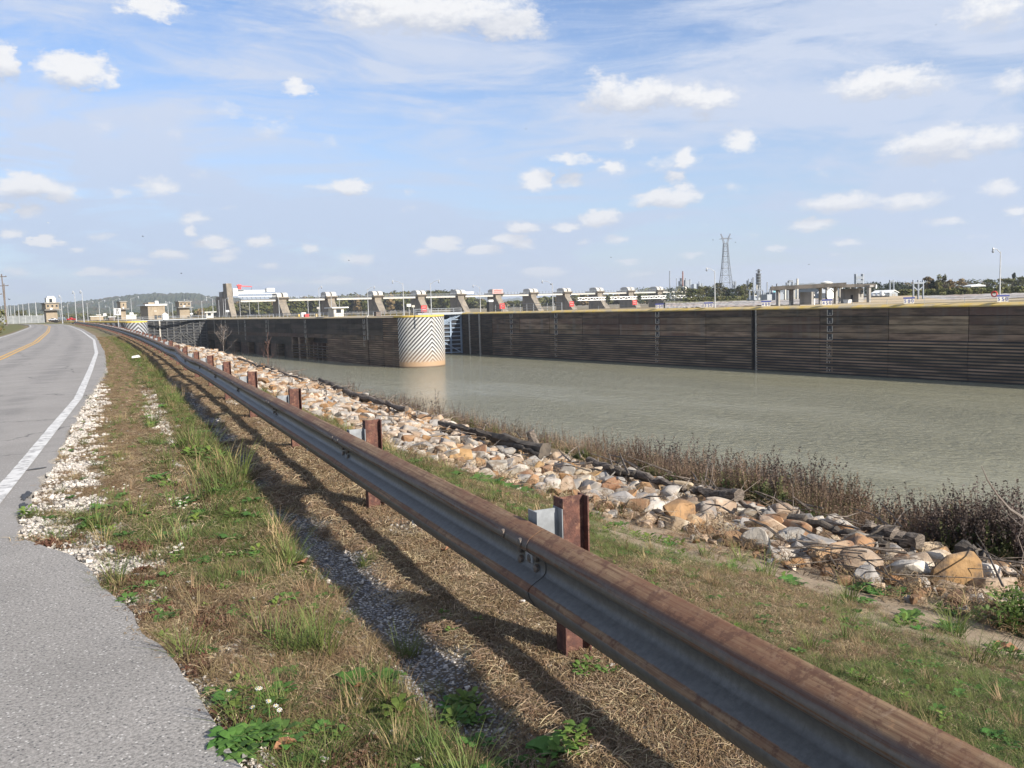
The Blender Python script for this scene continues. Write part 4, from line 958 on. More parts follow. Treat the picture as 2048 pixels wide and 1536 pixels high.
MT['carred'] = M('red_car_paint', (.42, .03, .03), None, 1, .35); MT['cargrey'] = M('grey_car_paint', (.16, .18, .20), None, 1, .35); MT['carsil'] = M('silver_car_paint', (.5, .52, .55), None, 1, .35)
vehicle('parked_truck', 'red pickup parked beside the tall tilted lamp pole', 131, 149.5, 641.6, 480, MT['carred'], 'pickup')
vehicle('parked_van', 'dark grey van parked left of the red pickup', 116, 130, 641.6, 470, MT['cargrey'], 'van')
vehicle('parked_car', 'silver car at the left end of the parked row', 97, 115, 641.8, 470, MT['carsil'], 'car')
# grey fence with posts
t = thing('fence', 'long grey mesh fence across the end of the road', 'fence', tuple(at(5, 641, 400)))
MT['mesh'] = M('grey_fence_mesh', (.30, .31, .31), (.22, .23, .23), .5, .9)
fa, fb = at(-160, 641, 400), at(89, 641, 400); u = Vector((fb.x - fa.x, fb.y - fa.y, 0)); L = u.length; u.normalize()
for i in range(20):
    q = Vector((fa.x, fa.y, 0)) + u * L * i / 20; q2 = q + u * (L / 20 - .25)
    MB().extr([q + Vector((0, 0, -.1)), q2 + Vector((0, 0, -.1)), q2 + Vector((0, 0, 3.5)), q + Vector((0, 0, 3.5))], FW * .06).build('fence_panel', MT['mesh'], t)
    MB().bar(q2 + u * .12 + Vector((0, 0, -.1)), q2 + u * .12 + Vector((0, 0, 3.8)), .14).build('fence_post', MT['pole'], t)
# utility poles
def upole(label, pts, d, arms):
    a = at(*pts[0], d); b = at(*pts[1], d); a.z = 0.2; t = thing('utility_pole', label, 'utility pole', tuple(a))
    MB().tube([a, b], [.19, .13], 8).build('pole', MT['wood'], t)
    for (p0, p1) in arms:
        q0, q1 = at(*p0, d), at(*p1, d); MB().bar(q0, q1, .16, .2).build('crossarm', MT['wood'], t)
        for f in (.05, .5, .95): c = q0 + (q1 - q0) * f; MB().tube([c + Vector((0, 0, .1)), c + Vector((0, 0, .35))], .07, 6).build('insulator', MT['industry'], t)
upole('nearer leaning wooden utility pole at the left edge', [(14, 655), (3, 548)], 235, [((-9, 554), (13, 553)), ((-14, 590), (4, 588))])
upole('second wooden utility pole with a crossarm at the left edge', [(13, 651), (8, 567)], 277, [((-2, 572), (17, 571))])

# ------------------------------------------------------------------ far right bank
def patch(name, mat, rows, sub=1, rough=0.0, seed=0, kind='structure'):
    """rows: list of lists of points (same length); ruled surface"""
    vs = []; fs = []; m = len(rows[0])
    R_ = random.Random(seed)
    dense = []
    for i in range(len(rows) - 1):
        for s in range(sub):
            f = s / sub; dense.append([Vector(a) * (1 - f) + Vector(b) * f for a, b in zip(rows[i], rows[i + 1])])
    dense.append([Vector(p) for p in rows[-1]])
    for r in dense:
        row = []
        for j in range(m - 1):
            for s in range(sub * 3):
                f = s / (sub * 3); row.append(r[j] * (1 - f) + r[j + 1] * f)
        row.append(r[-1]); vs.append(row)
    w = len(vs[0]); flat = [(p.x, p.y, p.z + R_.uniform(-rough, rough)) for r in vs for p in r]
    for i in range(len(vs) - 1):
        for j in range(w - 1): fs.append((i * w + j, i * w + j + 1, (i + 1) * w + j + 1, (i + 1) * w + j))
    mb = MB(); mb.add(flat, fs); return tag(mb.build(name, mat, recalc=False), kind=kind)
MT['riprap'] = M('pale_grey_riprap', (.40, .38, .36), (.20, .185, .17), 1.1, .95, bump=1.0, bsc=1.6, col3=(.27, .20, .16), sc3=.08, f3=.55, det=8, lo=.42, hi=.58)
MT['fieldt'] = M('dry_bank_grass', (.20, .17, .09), (.12, .13, .06), .15, .95, col3=(.30, .25, .15), sc3=.05)
MT['tan_dirt'] = M('tan_dirt', (.44, .34, .21), (.38, .30, .19), .2, .95)
def gp(px, d, z): p = at(px, 600, d); p.z = z; return p
pxs = [1330, 1385, 1450, 1550, 1700, 1850, 2000, 2150, 2400, 2700]
patch('gravel_bank', MT['riprap'], [[gp(p, 222, -.10) for p in pxs], [gp(p, 262, .25) for p in pxs], [gp(p, 300, .95) for p in pxs]], 5, .14, 1)
patch('far_field', MT['fieldt'], [[gp(p, 300.2, .94) for p in pxs], [gp(p, 700, .8) for p in pxs], [gp(p, 4000, .0) for p in pxs]], 1, 0, 2)
patch('dirt_ramp', MT['tan_dirt'], [[gp(p, 205, .0) for p in (1690, 1750, 1830, 1905)], [gp(p, 262, .5) for p in (1730, 1760, 1815, 1850)], [gp(p, 305, 1.15) for p in (1738, 1765, 1800, 1822)]], 3, .0, 3)
patch('concrete_apron', MT['tansand'], [[gp(p, 168, -.05) for p in (1600, 1700, 1800, 2000, 2300)], [gp(p, 203, -.02) for p in (1600, 1700, 1800, 2000, 2300)]], 1, 0, 4)

# open concrete frame hall
t = thing('concrete_frame', 'long open concrete frame with columns, dark roof beam and enclosed bays on the far bank', 'building', tuple(gp(1640, 220, -.05)))
conc = MT['conc2']
for a, yb, yt, d in [((1552, 1557, 1560.5), 608, 580, 200), ((1578, 1583, 1587), 607, 579, 204), ((1637, 1640.5, 1644), 606.5, 576, 200), ((1650.5, 1653, 1655), 604, 578, 222), ((1667, 1671.5, 1675.5), 606.5, 574, 200), ((1677, 1679, 1681), 604, 575, 222), ((1698, 1700, 1702), 603, 573, 222), ((1733, 1738, 1742), 604.5, 573.5, 207)]:
    x0, x1, y0, y1, z0, z1 = corner(*a, yb, yt, d, zb=-.1); MB().box(x0, x1, y0, y1, z0, z1 + .3).build('column', conc, t)
    MB().box(x0 - .2, x1 + .5, y0 - .3, y1 + .5, z1 - .1, z1 + .38).build('capital', conc, t)
p0, p1 = at(1542, 580.5, 200), at(1693, 572.5, 196)
def slab(a, b, th, dep, nm, mat):
    u = (b - a); u.z = 0; u.normalize(); n = Vector((-u.y, u.x, 0)) * dep
    MB().extr([a, b, b + Vector((0, 0, th)), a + Vector((0, 0, th))], n).build(nm, mat, t)
MT['beamd'] = M('shadow_toned_beam', (.13, .115, .10), (.08, .072, .064), .5, .9)  # shadow on the beam's underside is put into this dark colour
slab(p0, p1, .85, 5, 'roof_beam', MT['beamd'])
slab(at(1677, 575, 212), at(1752, 573.5, 212), .75, 6, 'roof_beam', MT['beamd'])
for px, py in [(1683.5, 571), (1752, 571)]:
    q = at(px, py + 4, 199 if px < 1700 else 212); MB().tube([q + Vector((0, 0, -.2)), q + Vector((.1, 0, .7))], [.25, .16], 6).build('beam_horn', MT['white'], t)
b, C = cbox('enclosed_bay', MT['conc2'], t, 1599, 1623, 1627, 609.5, 583.5, 198, zb=-.1)
b, C2 = cbox('enclosed_bay', MT['white'], t, 1627.2, 1628, 1630, 609, 583.5, 199, zb=-.1); facewin(t, C2, -.4, .5, .48, .70)
b, C = cbox('enclosed_bay', MT['conc2'], t, 1681, 1717, 1727, 604.5, 576.5, 214, zb=-.1); facewin(t, C, .45, .85, .62, .85)
MB().box(C[0] - .1, C[0] + .05, C[2] + (C[3] - C[2]) * .3, C[2] + (C[3] - C[2]) * .42, C[4], C[4] + 2).build('door', MT['black'], t)
C = corner(1687, 1696, 1699, 604.5, 599, 205, zb=-.05); s_ = thing('water_tank', 'white rectangular tank in front of the concrete frame', 'tank', (C[0], C[2], -.05)); MB().extr([(C[0], C[2], C[4]), (C[0] + .1, C[3], C[4]), (C[0] + .1, C[3] + .2, C[5]), (C[0], C[2] - .2, C[5])], (1.2, 0, 0)).build('tank_body', MT['white'], s_)

# big white shed and others
def gshed(label, a, yb, yt, d, wall, roofm, ridge=.8, doors=(), cat='building', zb=None):
    C = corner(*a, yb, yt, d, zb=zb); s_ = thing('warehouse', label, cat, (C[0], C[2], C[4])); xm = (C[0] + C[1]) / 2
    MB().extr([(C[0], C[2], C[4]), (C[1], C[2], C[4]), (C[1], C[2], C[5]), (xm, C[2], C[5] + ridge), (C[0], C[2], C[5])], (0, C[3] - C[2], 0)).build('wall', MT[wall], s_)
    MB().extr([(C[0] - .4, C[2] - .4, C[5] - .05), (xm, C[2] - .4, C[5] + ridge + .06), (C[1] + .4, C[2] - .4, C[5] - .05), (C[1] + .4, C[2] - .4, C[5] + .15), (xm, C[2] - .4, C[5] + ridge + .28), (C[0] - .4, C[2] - .4, C[5] + .15)], (0, C[3] - C[2] + .8, 0)).build('roof', MT[roofm], s_)
    for k in range(1, 7): y = C[2] + (C[3] - C[2]) * k / 7; MB().box(C[0] - .06, C[0] - .005, y - .08, y + .08, C[4], C[5]).build('wall_seam', MT['industry'], s_)
    for f in doors: facewin(s_, C, *f, mat=MT['conc2'], name='roller_door')
    return s_
gshed('low grey shed with lit cream gable and roller door right of the concrete frame', (1744, 1779, 1795.5), 594.5, 586, 330, 'galv', 'white', .9, [(.3, .7, .02, .8)])
gshed('white barrel-roofed tank shed seen between the frame columns', (1637, 1652, 1668), 602, 586.5, 300, 'white', 'white', 1.6)
C = corner(1596, 1662, 1667, 600, 575.5, 430); t = thing('process_hall', 'long white industrial roof above the concrete frame', 'building', (C[0], C[2], 0))
MB().box(C[0], C[1], C[2], C[3], 0, C[5]).build('wall', MT['industry'], t); MB().box(C[0] - .5, C[1] + .5, C[2] - .5, C[3] + .5, C[5] + .01, C[5] + 1.5).build('roof', MT['white'], t)
C = corner(1642, 1655, 1664, 570, 564.5, 432); t = thing('storage_tank', 'cream round tank standing behind the long white roof', 'tank', (C[0], C[2], 0)); MB().tube([(C[0] + 2, C[2] + 2, 0), (C[0] + 2, C[2] + 2, C[5])], 2.8, 20).build('tank_shell', MT['offw'], t)
MB().tube([(C[0] + 2, C[2] + 2, C[5] + .01), (C[0] + 2, C[2] + 2, C[5] + .6)], [2.8, .5], 20).build('tank_roof', MT['white'], t)
# dark stockyard wall
C = corner(1903, 1985, 2008, 590, 573, 410, zb=.5); t = thing('yard_wall', 'long dark corrugated yard wall with a white roof behind it near the right edge', 'wall', (C[0], C[2], .5))
MT['dark_sheet'] = M('dark_corrugated_sheet', (.085, .09, .09), (.05, .053, .055), .15, .8, streak=((.13, .13, .12), .5, .4))
n = 12
for k in range(n): y0 = C[2] + (C[3] - C[2]) * k / n; y1 = C[2] + (C[3] - C[2]) * (k + 1) / n - .1; MB().box(C[0], C[0] + .4, y0, y1, .5, C[5] - (k / n) * .6).build('sheet_panel', MT['dark_sheet'], t)
MB().box(C[0] + .45, C[1] + 60, C[2], C[2] + .4, .5, C[5] - .3).build('sheet_panel', MT['industry'], t)
q0, q1 = at(1942, 573.2, 425), at(1971, 572.2, 425); MB().extr([q0, q1, q1 + Vector((0, 0, .5)), (q0 + q1) / 2 + Vector((0, 0, 1.1)), q0 + Vector((0, 0, .4))], FW * 8).build('roof', MT['white'], t)
# small yard vehicles
for i, (a, b_, c_, lab, kd) in enumerate([(1764, 1770, 'white', 'white box van in front of the low grey shed', 'van'), (1745, 1751, 'carsil', 'small silver car left of the white box van', 'car'), (1754, 1760, 'carsil', 'second silver car left of the white box van', 'car'), (1772, 1778, 'cargrey', 'dark car right of the white box van', 'car'), (1728, 1733, 'cargrey', 'dark blue car seen under the concrete frame', 'car')]):
    vehicle('parked_car', lab, a, b_, 595, 290, MT[c_], kd)
# steel frames, poles
def frame_tower(label, pxa, pxb, yb, yt, d, bars, w=.35, cat='pylon', extra=()):
    a0, b0 = at(pxa, yb, d), at(pxb, yb, d); a1, b1 = at(pxa, yt, d), at(pxb, yt, d)
    t = thing('steel_frame', label, cat, tuple((a0 + b0) / 2))
    MB().bar(a0, a1, w).build('leg', MT['industry'], t); MB().bar(b0, b1, w).build('leg', MT['industry'], t)
    for y in bars: MB().bar(at(pxa, y, d), at(pxb, y, d), w * 1.3).build('crossbar', MT['industry'], t)
    for (x0, y0, x1, y1) in extra: MB().bar(at(x0, y0, d), at(x1, y1, d), w * .8).build('brace', MT['industry'], t)
frame_tower('two-legged steel line frame above the concrete frame roof', 1711.5, 1725, 600, 548, 330, (555.5, 563.5), .8, extra=[(1717, 574, 1717, 566)])
frame_tower('pair of dark poles above the dark wood', 1779.5, 1787, 590, 560, 420, (562,), .5)
for i, (a, b_) in enumerate([(1826.5, 1836), (1836.6, 1846)]):
    frame_tower('%s bay of the three-pole white line frame on the riprap' % ('left', 'right')[i], a, b_, 600 if i == 0 else 604, 560, 235, (566,), .32, extra=[(a, 573, b_, 581)] if i == 0 else [(a, 581, b_, 573)])
frame_tower('thin white portal frame in the substation', 1499, 1526, 599, 580.5, 330, (580.5,), .4)
frame_tower('tall white pole pair of the substation', 1573, 1577.5, 598, 565, 330, (568,), .5)
frame_tower('hooked mast of the substation', 1578, 1585, 598, 562, 340, (562,), .6)
t = thing('substation', 'tangle of pale steel switchgear and low tanks on the far bank', 'substation', tuple(at(1540, 598, 340)))
R5 = random.Random(9)
for k in range(46):
    px = R5.uniform(1502, 1596); h = R5.uniform(2, 9); d = R5.uniform(310, 380); q = at(px, 598.5, d)
    w_ = R5.choice([.3, .4, .5, 2.5, 4]); h = h if w_ < 1 else R5.uniform(1.2, 3.2)
    MB().box(q.x - w_ / 2, q.x + w_ / 2, q.y - w_ / 2, q.y + w_ / 2, .4, .6 + h).build('switchgear', MT[R5.choice(['industry', 'offw', 'galv', 'galv'])], t)
for k in range(9):
    px = R5.uniform(1502, 1570); q = at(px, 590 - R5.uniform(0, 5), 350); q2 = at(px + R5.uniform(8, 20), 590 - R5.uniform(0, 5), 350); MB().bar(q, q2, .35).build('busbar', MT['industry'], t)
C = corner(1541, 1547, 1551, 590, 582, 360); MB().box(*C).build('cyan_shed', M('cyan_sheet', (.16, .42, .50), None, 1, .6), t)

# lattice pylon
D = 640
t = thing('lattice_pylon', 'tall grey lattice transmission pylon with twin horns', 'pylon', tuple(at(1452, 601, D)))
base = at(1452, 601, D); S = D / FOC
MT['steel_far'] = M('far_galvanised_lattice', (.17, .19, .22), None, 1, .7)
lv = [(0, 13.5), (20, 12), (35, 10.4), (50, 8.6), (64, 7.2), (76, 6.2), (87, 5.3), (97, 4.6), (106, 4.2), (112, 3.9)]
def ring(h, w): return [base + r0 * (sx * w * S) + FW * (sy * w * S) + Vector((0, 0, h * S)) for sx, sy in ((-1, -1), (1, -1), (1, 1), (-1, 1))]
for (h0, w0), (h1, w1) in zip(lv, lv[1:]):
    A_, B2 = ring(h0, w0), ring(h1, w1); leg = MB(); lat = MB()
    for i in range(4):
        leg.bar(A_[i], B2[i], .34); lat.bar(A_[i], B2[(i + 1) % 4], .13); lat.bar(A_[(i + 1) % 4], B2[i], .13); lat.bar(B2[i], B2[(i + 1) % 4], .34)
    leg.build('leg', MT['steel_far'], t); lat.build('lattice', MT['steel_far'], t)
top = MB()
def tp(x, h): return base + r0 * (x * S) + Vector((0, 0, h * S))
for sx in (-1, 1):
    top.bar(tp(sx * 4, 112), tp(sx * 7, 124), .6); top.bar(tp(sx * 1.5, 112), tp(sx * 5.2, 124), .4); top.bar(tp(sx * 6.5, 124), tp(sx * 9.5, 131.5), .7); top.bar(tp(sx * 5, 124), tp(sx * 9.5, 131.5), .3)
top.build('horn', MT['steel_far'], t)
MB().extr([tp(-14, 121), tp(-6, 123.5), tp(6, 123.5), tp(14, 121), tp(6, 120.8), tp(-6, 120.8)], FW * .5).build('crossarm', MT['steel_far'], t)
# distillation column, chimneys, plant
D = 800
t = thing('distillation_column', 'dark refinery column with ladders and platforms', 'tower', tuple(at(1517, 600, D)))
b0, b1 = at(1517.5, 600, D), at(1517.5, 548, D)
MB().tube([b0, b1], 1.9, 12).build('column_shell', MT['dark_sheet'], t); MB().tube([b1 + Vector((0, 0, .01)), at(1517.5, 538.5, D)], 1.1, 10).build('upper_shell', MT['dark_sheet'], t)
for k in range(7): q = at(1517.2, 542 + k * 6, D); MB().tube([q, q + Vector((0, 0, .5))], 2.7, 10).build('platform', MT['industry'], t)
for dx_ in (-4.6, 3.8): MB().bar(at(1517.5 + dx_, 600, D), at(1517.5 + dx_, 546 if dx_ < 0 else 560, D), .55).build('riser_pipe', MT['steel_far'], t)
def chimney(px, y, w, d, mat, label):
    t = thing('chimney', label, 'chimney', tuple(at(px, 598, d))); b_ = at(px, 598, d); MB().tube([b_, at(px, y, d)], [w * d / FOC / 2, w * d / FOC / 2.3], 10).build('flue', MT[mat], t)
    q = at(px, y, d); MB().tube([q, q + Vector((0, 0, .9))], w * d / FOC / 1.8, 10).build('rim', MT['industry'], t)
chimney(1339.5, 543, 2.6, 1400, 'industry', 'slim grey-blue chimney left of the plant')
chimney(1365.5, 543, 3.0, 1300, 'brick', 'reddish-brown chimney in front of the pale plant')
chimney(1353, 558, 2.0, 1350, 'industry', 'short blue-grey stack between the two chimneys')
t = thing('power_plant', 'pale stepped plant building behind the brown chimney', 'building', tuple(at(1370, 598, 1350)))
for a, yt in [((1357, 1362, 1366), 562), ((1366.5, 1372, 1383), 560), ((1383.5, 1388, 1393), 568), ((1393.5, 1400, 1406), 567), ((1360, 1364, 1369), 556)]:
    C = corner(*a, 598, yt, 1350); MB().box(*C).build('plant_block', MT['industry'], t)
for px, y in [(1371, 556), (1380, 558), (1398, 563), (1404, 566)]: MB().tube([at(px, 585, 1340), at(px, y, 1340)], .9, 6).build('vent_stack', MT['industry'], t)
t = thing('silo', 'grey silo pair right of the pylon base', 'silo', tuple(at(1468, 600, 820)))
for px in (1466.5, 1470.5): MB().tube([at(px, 598, 820), at(px, 563.5, 820), at(px, 561.5, 820)], [.95, .95, .3], 10).build('silo_shell', MT['industry'], t)
t = thing('process_tower', 'blocky grey process tower left of the refinery column', 'tower', tuple(at(1498, 600, 820)))
for a, yt in [((1493, 1496, 1498), 561), ((1499, 1503, 1506.5), 564)]:
    C = corner(*a, 598, yt, 820); MB().box(*C).build('tower_block', MT['industry'], t)
for px in (1497, 1503, 1506): MB().bar(at(px, 575, 815), at(px, 557.5, 815), .5).build('mast', MT['steel_far'], t)

# ------------------------------------------------------------------ distant hills and trees
def hill(name, label, pts, d, base_y, depth, mat, seed):
    """pts: (px, y) skyline; a rounded wooded ridge with real depth"""
    rs = []; R_ = random.Random(seed); n = int((pts[-1][0] - pts[0][0]) / (3.2 if d < 4000 else 5))
    px = np.linspace(pts[0][0], pts[-1][0], n); yy = np.interp(px, [p[0] for p in pts], [p[1] for p in pts])
    rows = []
    K = 22
    for k in range(K + 1):
        f = k / K; dd = d + depth * f
        row = []
        for j in range(n):
            crest = at(px[j], yy[j], d + depth * .6).z; prof = math.sin(min(1, f / .6) * math.pi / 2) if f < .6 else math.cos((f - .6) / .4 * math.pi / 2)
            q = at(px[j], 600, dd); bump = (vnoise(px[j] * 1.0, k * 3.1, 3.4, seed) - .5) * 13 + (vnoise(px[j], k * 2.1, 1.5, seed + 3) - .5) * 7
            q.z = -2 + (crest + 2) * prof + bump * min(1, prof * 2) * (.9 if crest > 10 else .3) * d / 3000; row.append(q)
        rows.append(row)
    vs = [tuple(p) for r in rows for p in r]; fs = [(i * n + j, i * n + j + 1, (i + 1) * n + j + 1, (i + 1) * n + j) for i in range(K) for j in range(n - 1)]
    mb = MB(); mb.add(vs, fs); return tag(mb.build(name, mat, recalc=False), kind='structure')
MT['wood_far'] = M('far_woodland', (.030, .046, .026), (.058, .064, .034), .018, .95, bump=1, bsc=.12, col3=(.085, .062, .036), sc3=.006, f3=.58, det=8)
MT['wood_far2'] = M('distant_blue_woodland', (.04, .06, .04), (.06, .07, .045), .01, .95)
hill('hill', '', [(-120, 616), (0, 612), (36, 611), (64, 607.5), (128, 606), (180, 601), (199, 600), (217, 596), (240, 593), (267, 590), (284, 589), (316, 587.5), (346, 587.5), (372, 587), (396, 588.5), (413, 593), (437, 594), (470, 597), (500, 601), (540, 605), (600, 610), (660, 616)], 2600, 637, 1500, MT['wood_far'], 4)
hill('hill', '', [(-200, 625), (0, 622), (60, 620), (140, 616), (200, 618), (300, 620), (400, 622), (480, 624)], 1900, 637, 500, MT['wood_far'], 8)
hill('hill', '', [(900, 612), (930, 602), (950, 597), (970, 594), (985, 595), (1005, 600), (1030, 597), (1050, 598), (1080, 604), (1110, 608)], 7500, 610, 2500, MT['wood_far2'], 5)
hill('hill', '', [(1500, 594), (1535, 586), (1550, 577), (1575, 570), (1600, 568), (1625, 567.5), (1650, 568), (1680, 569), (1700, 571), (1740, 575), (1790, 580)], 6000, 597, 2500, MT['wood_far2'], 6)
hill('hill', '', [(1250, 600), (1285, 579), (1300, 577), (1350, 583), (1420, 590)], 5000, 600, 1500, MT['wood_far2'], 7)

LEAFM = {}
def leafmat(nm, a, b, c=None): MT[nm] = M(nm, a, b, .5, .8, col3=c or tuple(x * .7 for x in a), sc3=.21, f3=.55, trans=.15, spec=.2); return MT[nm]
leafmat('autumn_green_foliage', (.075, .092, .030), (.125, .115, .04)); leafmat('dark_evergreen_foliage', (.024, .036, .020), (.045, .055, .028)); leafmat('tan_autumn_foliage', (.16, .12, .06), (.22, .155, .075)); leafmat('olive_foliage', (.10, .11, .04), (.15, .135, .055))
leafmat('grey_green_foliage', (.085, .09, .05), (.13, .12, .07))
def clumps(centres, radii, n_per, size, seed):
    g = np.random.default_rng(seed); V = []; F = []; k = 0
    for c, r, n in zip(centres, radii, n_per):
        u = g.normal(size=(n, 3)); u /= np.linalg.norm(u, axis=1)[:, None]; rr = g.uniform(.35, 1.0, n) ** .6
        lump = 1 + .25 * np.sin(u[:, 0] * 5 + c[0]) * np.cos(u[:, 2] * 4 + c[1])
        p = np.array(c) + u * (rr * lump)[:, None] * np.array(r)
        a = g.normal(size=(n, 3)); a /= np.linalg.norm(a, axis=1)[:, None]; a[:, 2] *= .6
        b = np.cross(a, u); b /= (np.linalg.norm(b, axis=1)[:, None] + 1e-6)
        s = size * g.uniform(.5, 1.25, n)[:, None]
        q = np.stack([p - a * s - b * s * .7, p + a * s - b * s * .5, p + a * s * .8 + b * s, p - a * s * .7 + b * s * .8], 1)
        V.append(q.reshape(-1, 3)); F.append(np.arange(n * 4).reshape(n, 4) + k); k += n * 4
    return np.concatenate(V), np.concatenate(F)
def mesh_np(name, V, F, mat, parent=None, off=(0, 0, 0)):
    me = bpy.data.meshes.new(name); me.from_pydata((V - np.array(off)).tolist(), [], F.tolist()); me.materials.append(mat); me.update()
    o = bpy.data.objects.new(name, me); COL.objects.link(o); o.parent = parent; return o
def tree(label, px, yb, yt, wpx, d, mat, seed, density=1.0, bare=.25, group=None, lsz=None):
    b = at(px, yb, d); b.z = .5 if d < 900 else 0; tz = at(px, yt, d).z; H = tz - b.z; W = wpx * d / FOC / 2; g = random.Random(seed)
    t = thing('tree', label, 'tree', tuple(b), group)
    tr = MB(); tr.tube([b, b + Vector((g.uniform(-.3, .3), 0, H * .4)), b + Vector((g.uniform(-.6, .6), 0, H * .85))], [max(.18, H * .022), H * .015, .05], 6)
    for k in range(6):
        z = H * g.uniform(.25, .7); a = g.uniform(0, 6.28); tr.tube([b + Vector((0, 0, z)), b + Vector((math.cos(a) * W * .5, math.sin(a) * W * .5, z + H * .12)), b + Vector((math.cos(a) * W * .8, math.sin(a) * W * .8, z + H * .25))], [.14, .09, .03], 5)
    tr.build('trunk', MT['wood'], t)
    cs, rs, ns = [], [], []
    for k in range(9):
        f = g.uniform(bare, .9); ww = W * (1 - abs(f - .55) * .9) * .55; a = g.uniform(0, 6.28)
        cs.append((b.x + math.cos(a) * W * .5, b.y + math.sin(a) * W * .5, b.z + H * f)); rs.append((ww, ww, H * g.uniform(.1, .2))); ns.append(int(60 * density))
    cs.append((b.x, b.y, b.z + H * .86)); rs.append((W * .45, W * .45, H * .14)); ns.append(int(70 * density))
    V, F = clumps(cs, rs, ns, lsz or max(.35, d / 1100), seed); mesh_np('crown', V, F, mat, t, tuple(b)); return t
def wood(name, label, pts, base_y, d, dspread, mats, spacing, seed, size=None, per=34, cat='woodland'):
    g = random.Random(seed); bym = {}
    px = pts[0][0]
    while px < pts[-1][0]:
        yt = np.interp(px, [p[0] for p in pts], [p[1] for p in pts]); by = np.interp(px, [pts[0][0], pts[-1][0]], base_y)
        dd = d + g.uniform(0, dspread); m = g.choice(mats)
        b = at(px, by, dd); b.z = 0.2; tz = at(px, yt + g.uniform(-1.5, 3.5), dd).z; H = max(3, tz - b.z); W = spacing * dd / FOC * g.uniform(.8, 1.5)
        L_ = bym.setdefault(m, ([], [], []))
        for k in range(3):
            f = (.18, .52, .82)[k]; L_[0].append((b.x + g.uniform(-W, W) * .4, b.y + g.uniform(-W, W) * .4, b.z + H * f)); L_[1].append((W * (1.1, 1.15, .75)[k], W * (1.1, 1.15, .75)[k], H * .24)); L_[2].append(per)
        px += spacing * g.uniform(.35, .75)
    for i, (m, (cs, rs, ns)) in enumerate(bym.items()):
        V, F = clumps(cs, rs, ns, size or d / 1000, seed + i); o = mesh_np(name, V, F, MT[m]); o['kind'] = 'stuff'; o['label'] = label + ', ' + m.replace('_', ' '); o['category'] = cat
AG, DE, TA, OL, GG = 'autumn_green_foliage', 'dark_evergreen_foliage', 'tan_autumn_foliage', 'olive_foliage', 'grey_green_foliage'
wood('woodland', 'wooded far bank seen between the dam piers', [(395, 619), (470, 605), (520, 603), (560, 599), (620, 594), (700, 590), (745, 588), (800, 584), (860, 583), (915, 583), (950, 598), (1000, 606), (1040, 603), (1075, 596), (1120, 592), (1250, 588), (1300, 585)], (633, 601), 930, 90, [AG, AG, OL, GG, TA, AG], 8, 21, size=1.5, per=75)
wood('woodland', 'tall thin treetops behind the dam', [(855, 585), (880, 581), (915, 580), (925, 586)], (618, 616), 1020, 60, [GG, TA], 7, 23)
wood('woodland', 'trees below the hill on the left', [(-60, 628), (60, 628), (180, 627), (300, 625), (380, 622), (420, 618), (470, 614)], (638, 630), 1150, 120, [AG, GG, OL], 9, 22, per=26)
wood('woodland', 'low green trees right of the dam', [(1275, 577), (1300, 574), (1330, 576), (1360, 571), (1395, 575), (1420, 577)], (602, 600), 850, 80, [AG, DE, OL, AG], 9, 25)
wood('woodland', 'dark wood behind the grey shed', [(1690, 578), (1705, 567), (1735, 565), (1770, 566), (1800, 566), (1815, 572), (1840, 567), (1870, 568), (1900, 572), (1960, 575)], (590, 585), 520, 60, [DE], 9, 27, per=60)
wood('woodland', 'pale hazy trees beyond the dark wood', [(1785, 563), (1830, 564), (1880, 562), (1950, 560), (2060, 556), (2150, 560)], (588, 580), 900, 80, [AG, OL, TA, DE], 12, 28)
for i, (px, yb, yt, w_, d, m_, lab) in enumerate([
    (1385, 603, 577, 30, 560, AG, 'green tree right of the last dam pier'), (1410, 602, 572, 34, 560, OL, 'olive tree left of the pylon'), (1436, 601, 565, 26, 540, GG, 'tall olive tree beside the grey lamp post, left of the pylon'),
    (1452, 601, 574, 24, 560, AG, 'bush-like tree at the foot of the pylon'), (1478, 600, 571, 28, 550, AG, 'green tree right of the pylon'), (1488, 600, 568, 22, 560, GG, 'narrow tree between pylon and refinery column'),
    (1503, 599, 566, 22, 540, OL, 'pale tree left of the refinery column'), (1460, 601, 578, 30, 530, DE, 'dark tree in front of the pylon foot'), (1425, 602, 580, 26, 530, DE, 'dark low tree left of the pylon'),
    (1856, 590, 553, 26, 360, TA, 'tall tan autumn tree behind the three-pole frame'), (1878, 590, 549, 24, 350, OL, 'tall yellow-green poplar in the right tree row'), (1888, 590, 551, 18, 355, GG, 'tall poplar just right of the yellow-green one'),
    (1866, 590, 560, 20, 352, DE, 'dark tree between the tan tree and the poplars'), (1900, 590, 560, 22, 370, TA, 'rusty tree right of the poplars'), (1923, 588, 556, 26, 480, TA, 'tan treetop above the dark yard wall'), (1975, 585, 558, 34, 480, AG, 'rounded green tree above the yard wall'),
    (2010, 584, 556, 40, 470, OL, 'broad green tree right of the tall lamp post'), (2026, 583, 546, 9, 500, DE, 'small isolated treetop against the sky at the right'), (2042, 582, 553, 34, 470, AG, 'tree cut by the right edge of the view'), (1806, 592, 580, 9, 380, TA, 'small rust-brown bush by the grey shed'), (42, 633, 621, 27, 520, GG, 'round brownish bush behind the grey fence'), (1995, 590, 574, 26, 420, DE, 'dark tree at the right end of the yard wall')]):
    tree(lab, px, yb, yt, w_, d, MT[m_], 50 + i, 1.1, .15)
wood('hedge', 'low scrub along the foot of the right tree row', [(1800, 590), (1850, 587), (1900, 585), (1960, 584), (2060, 580), (2160, 578)], (592, 584), 330, 20, [OL, AG, OL], 6, 33, size=.5, per=26, cat='scrub')
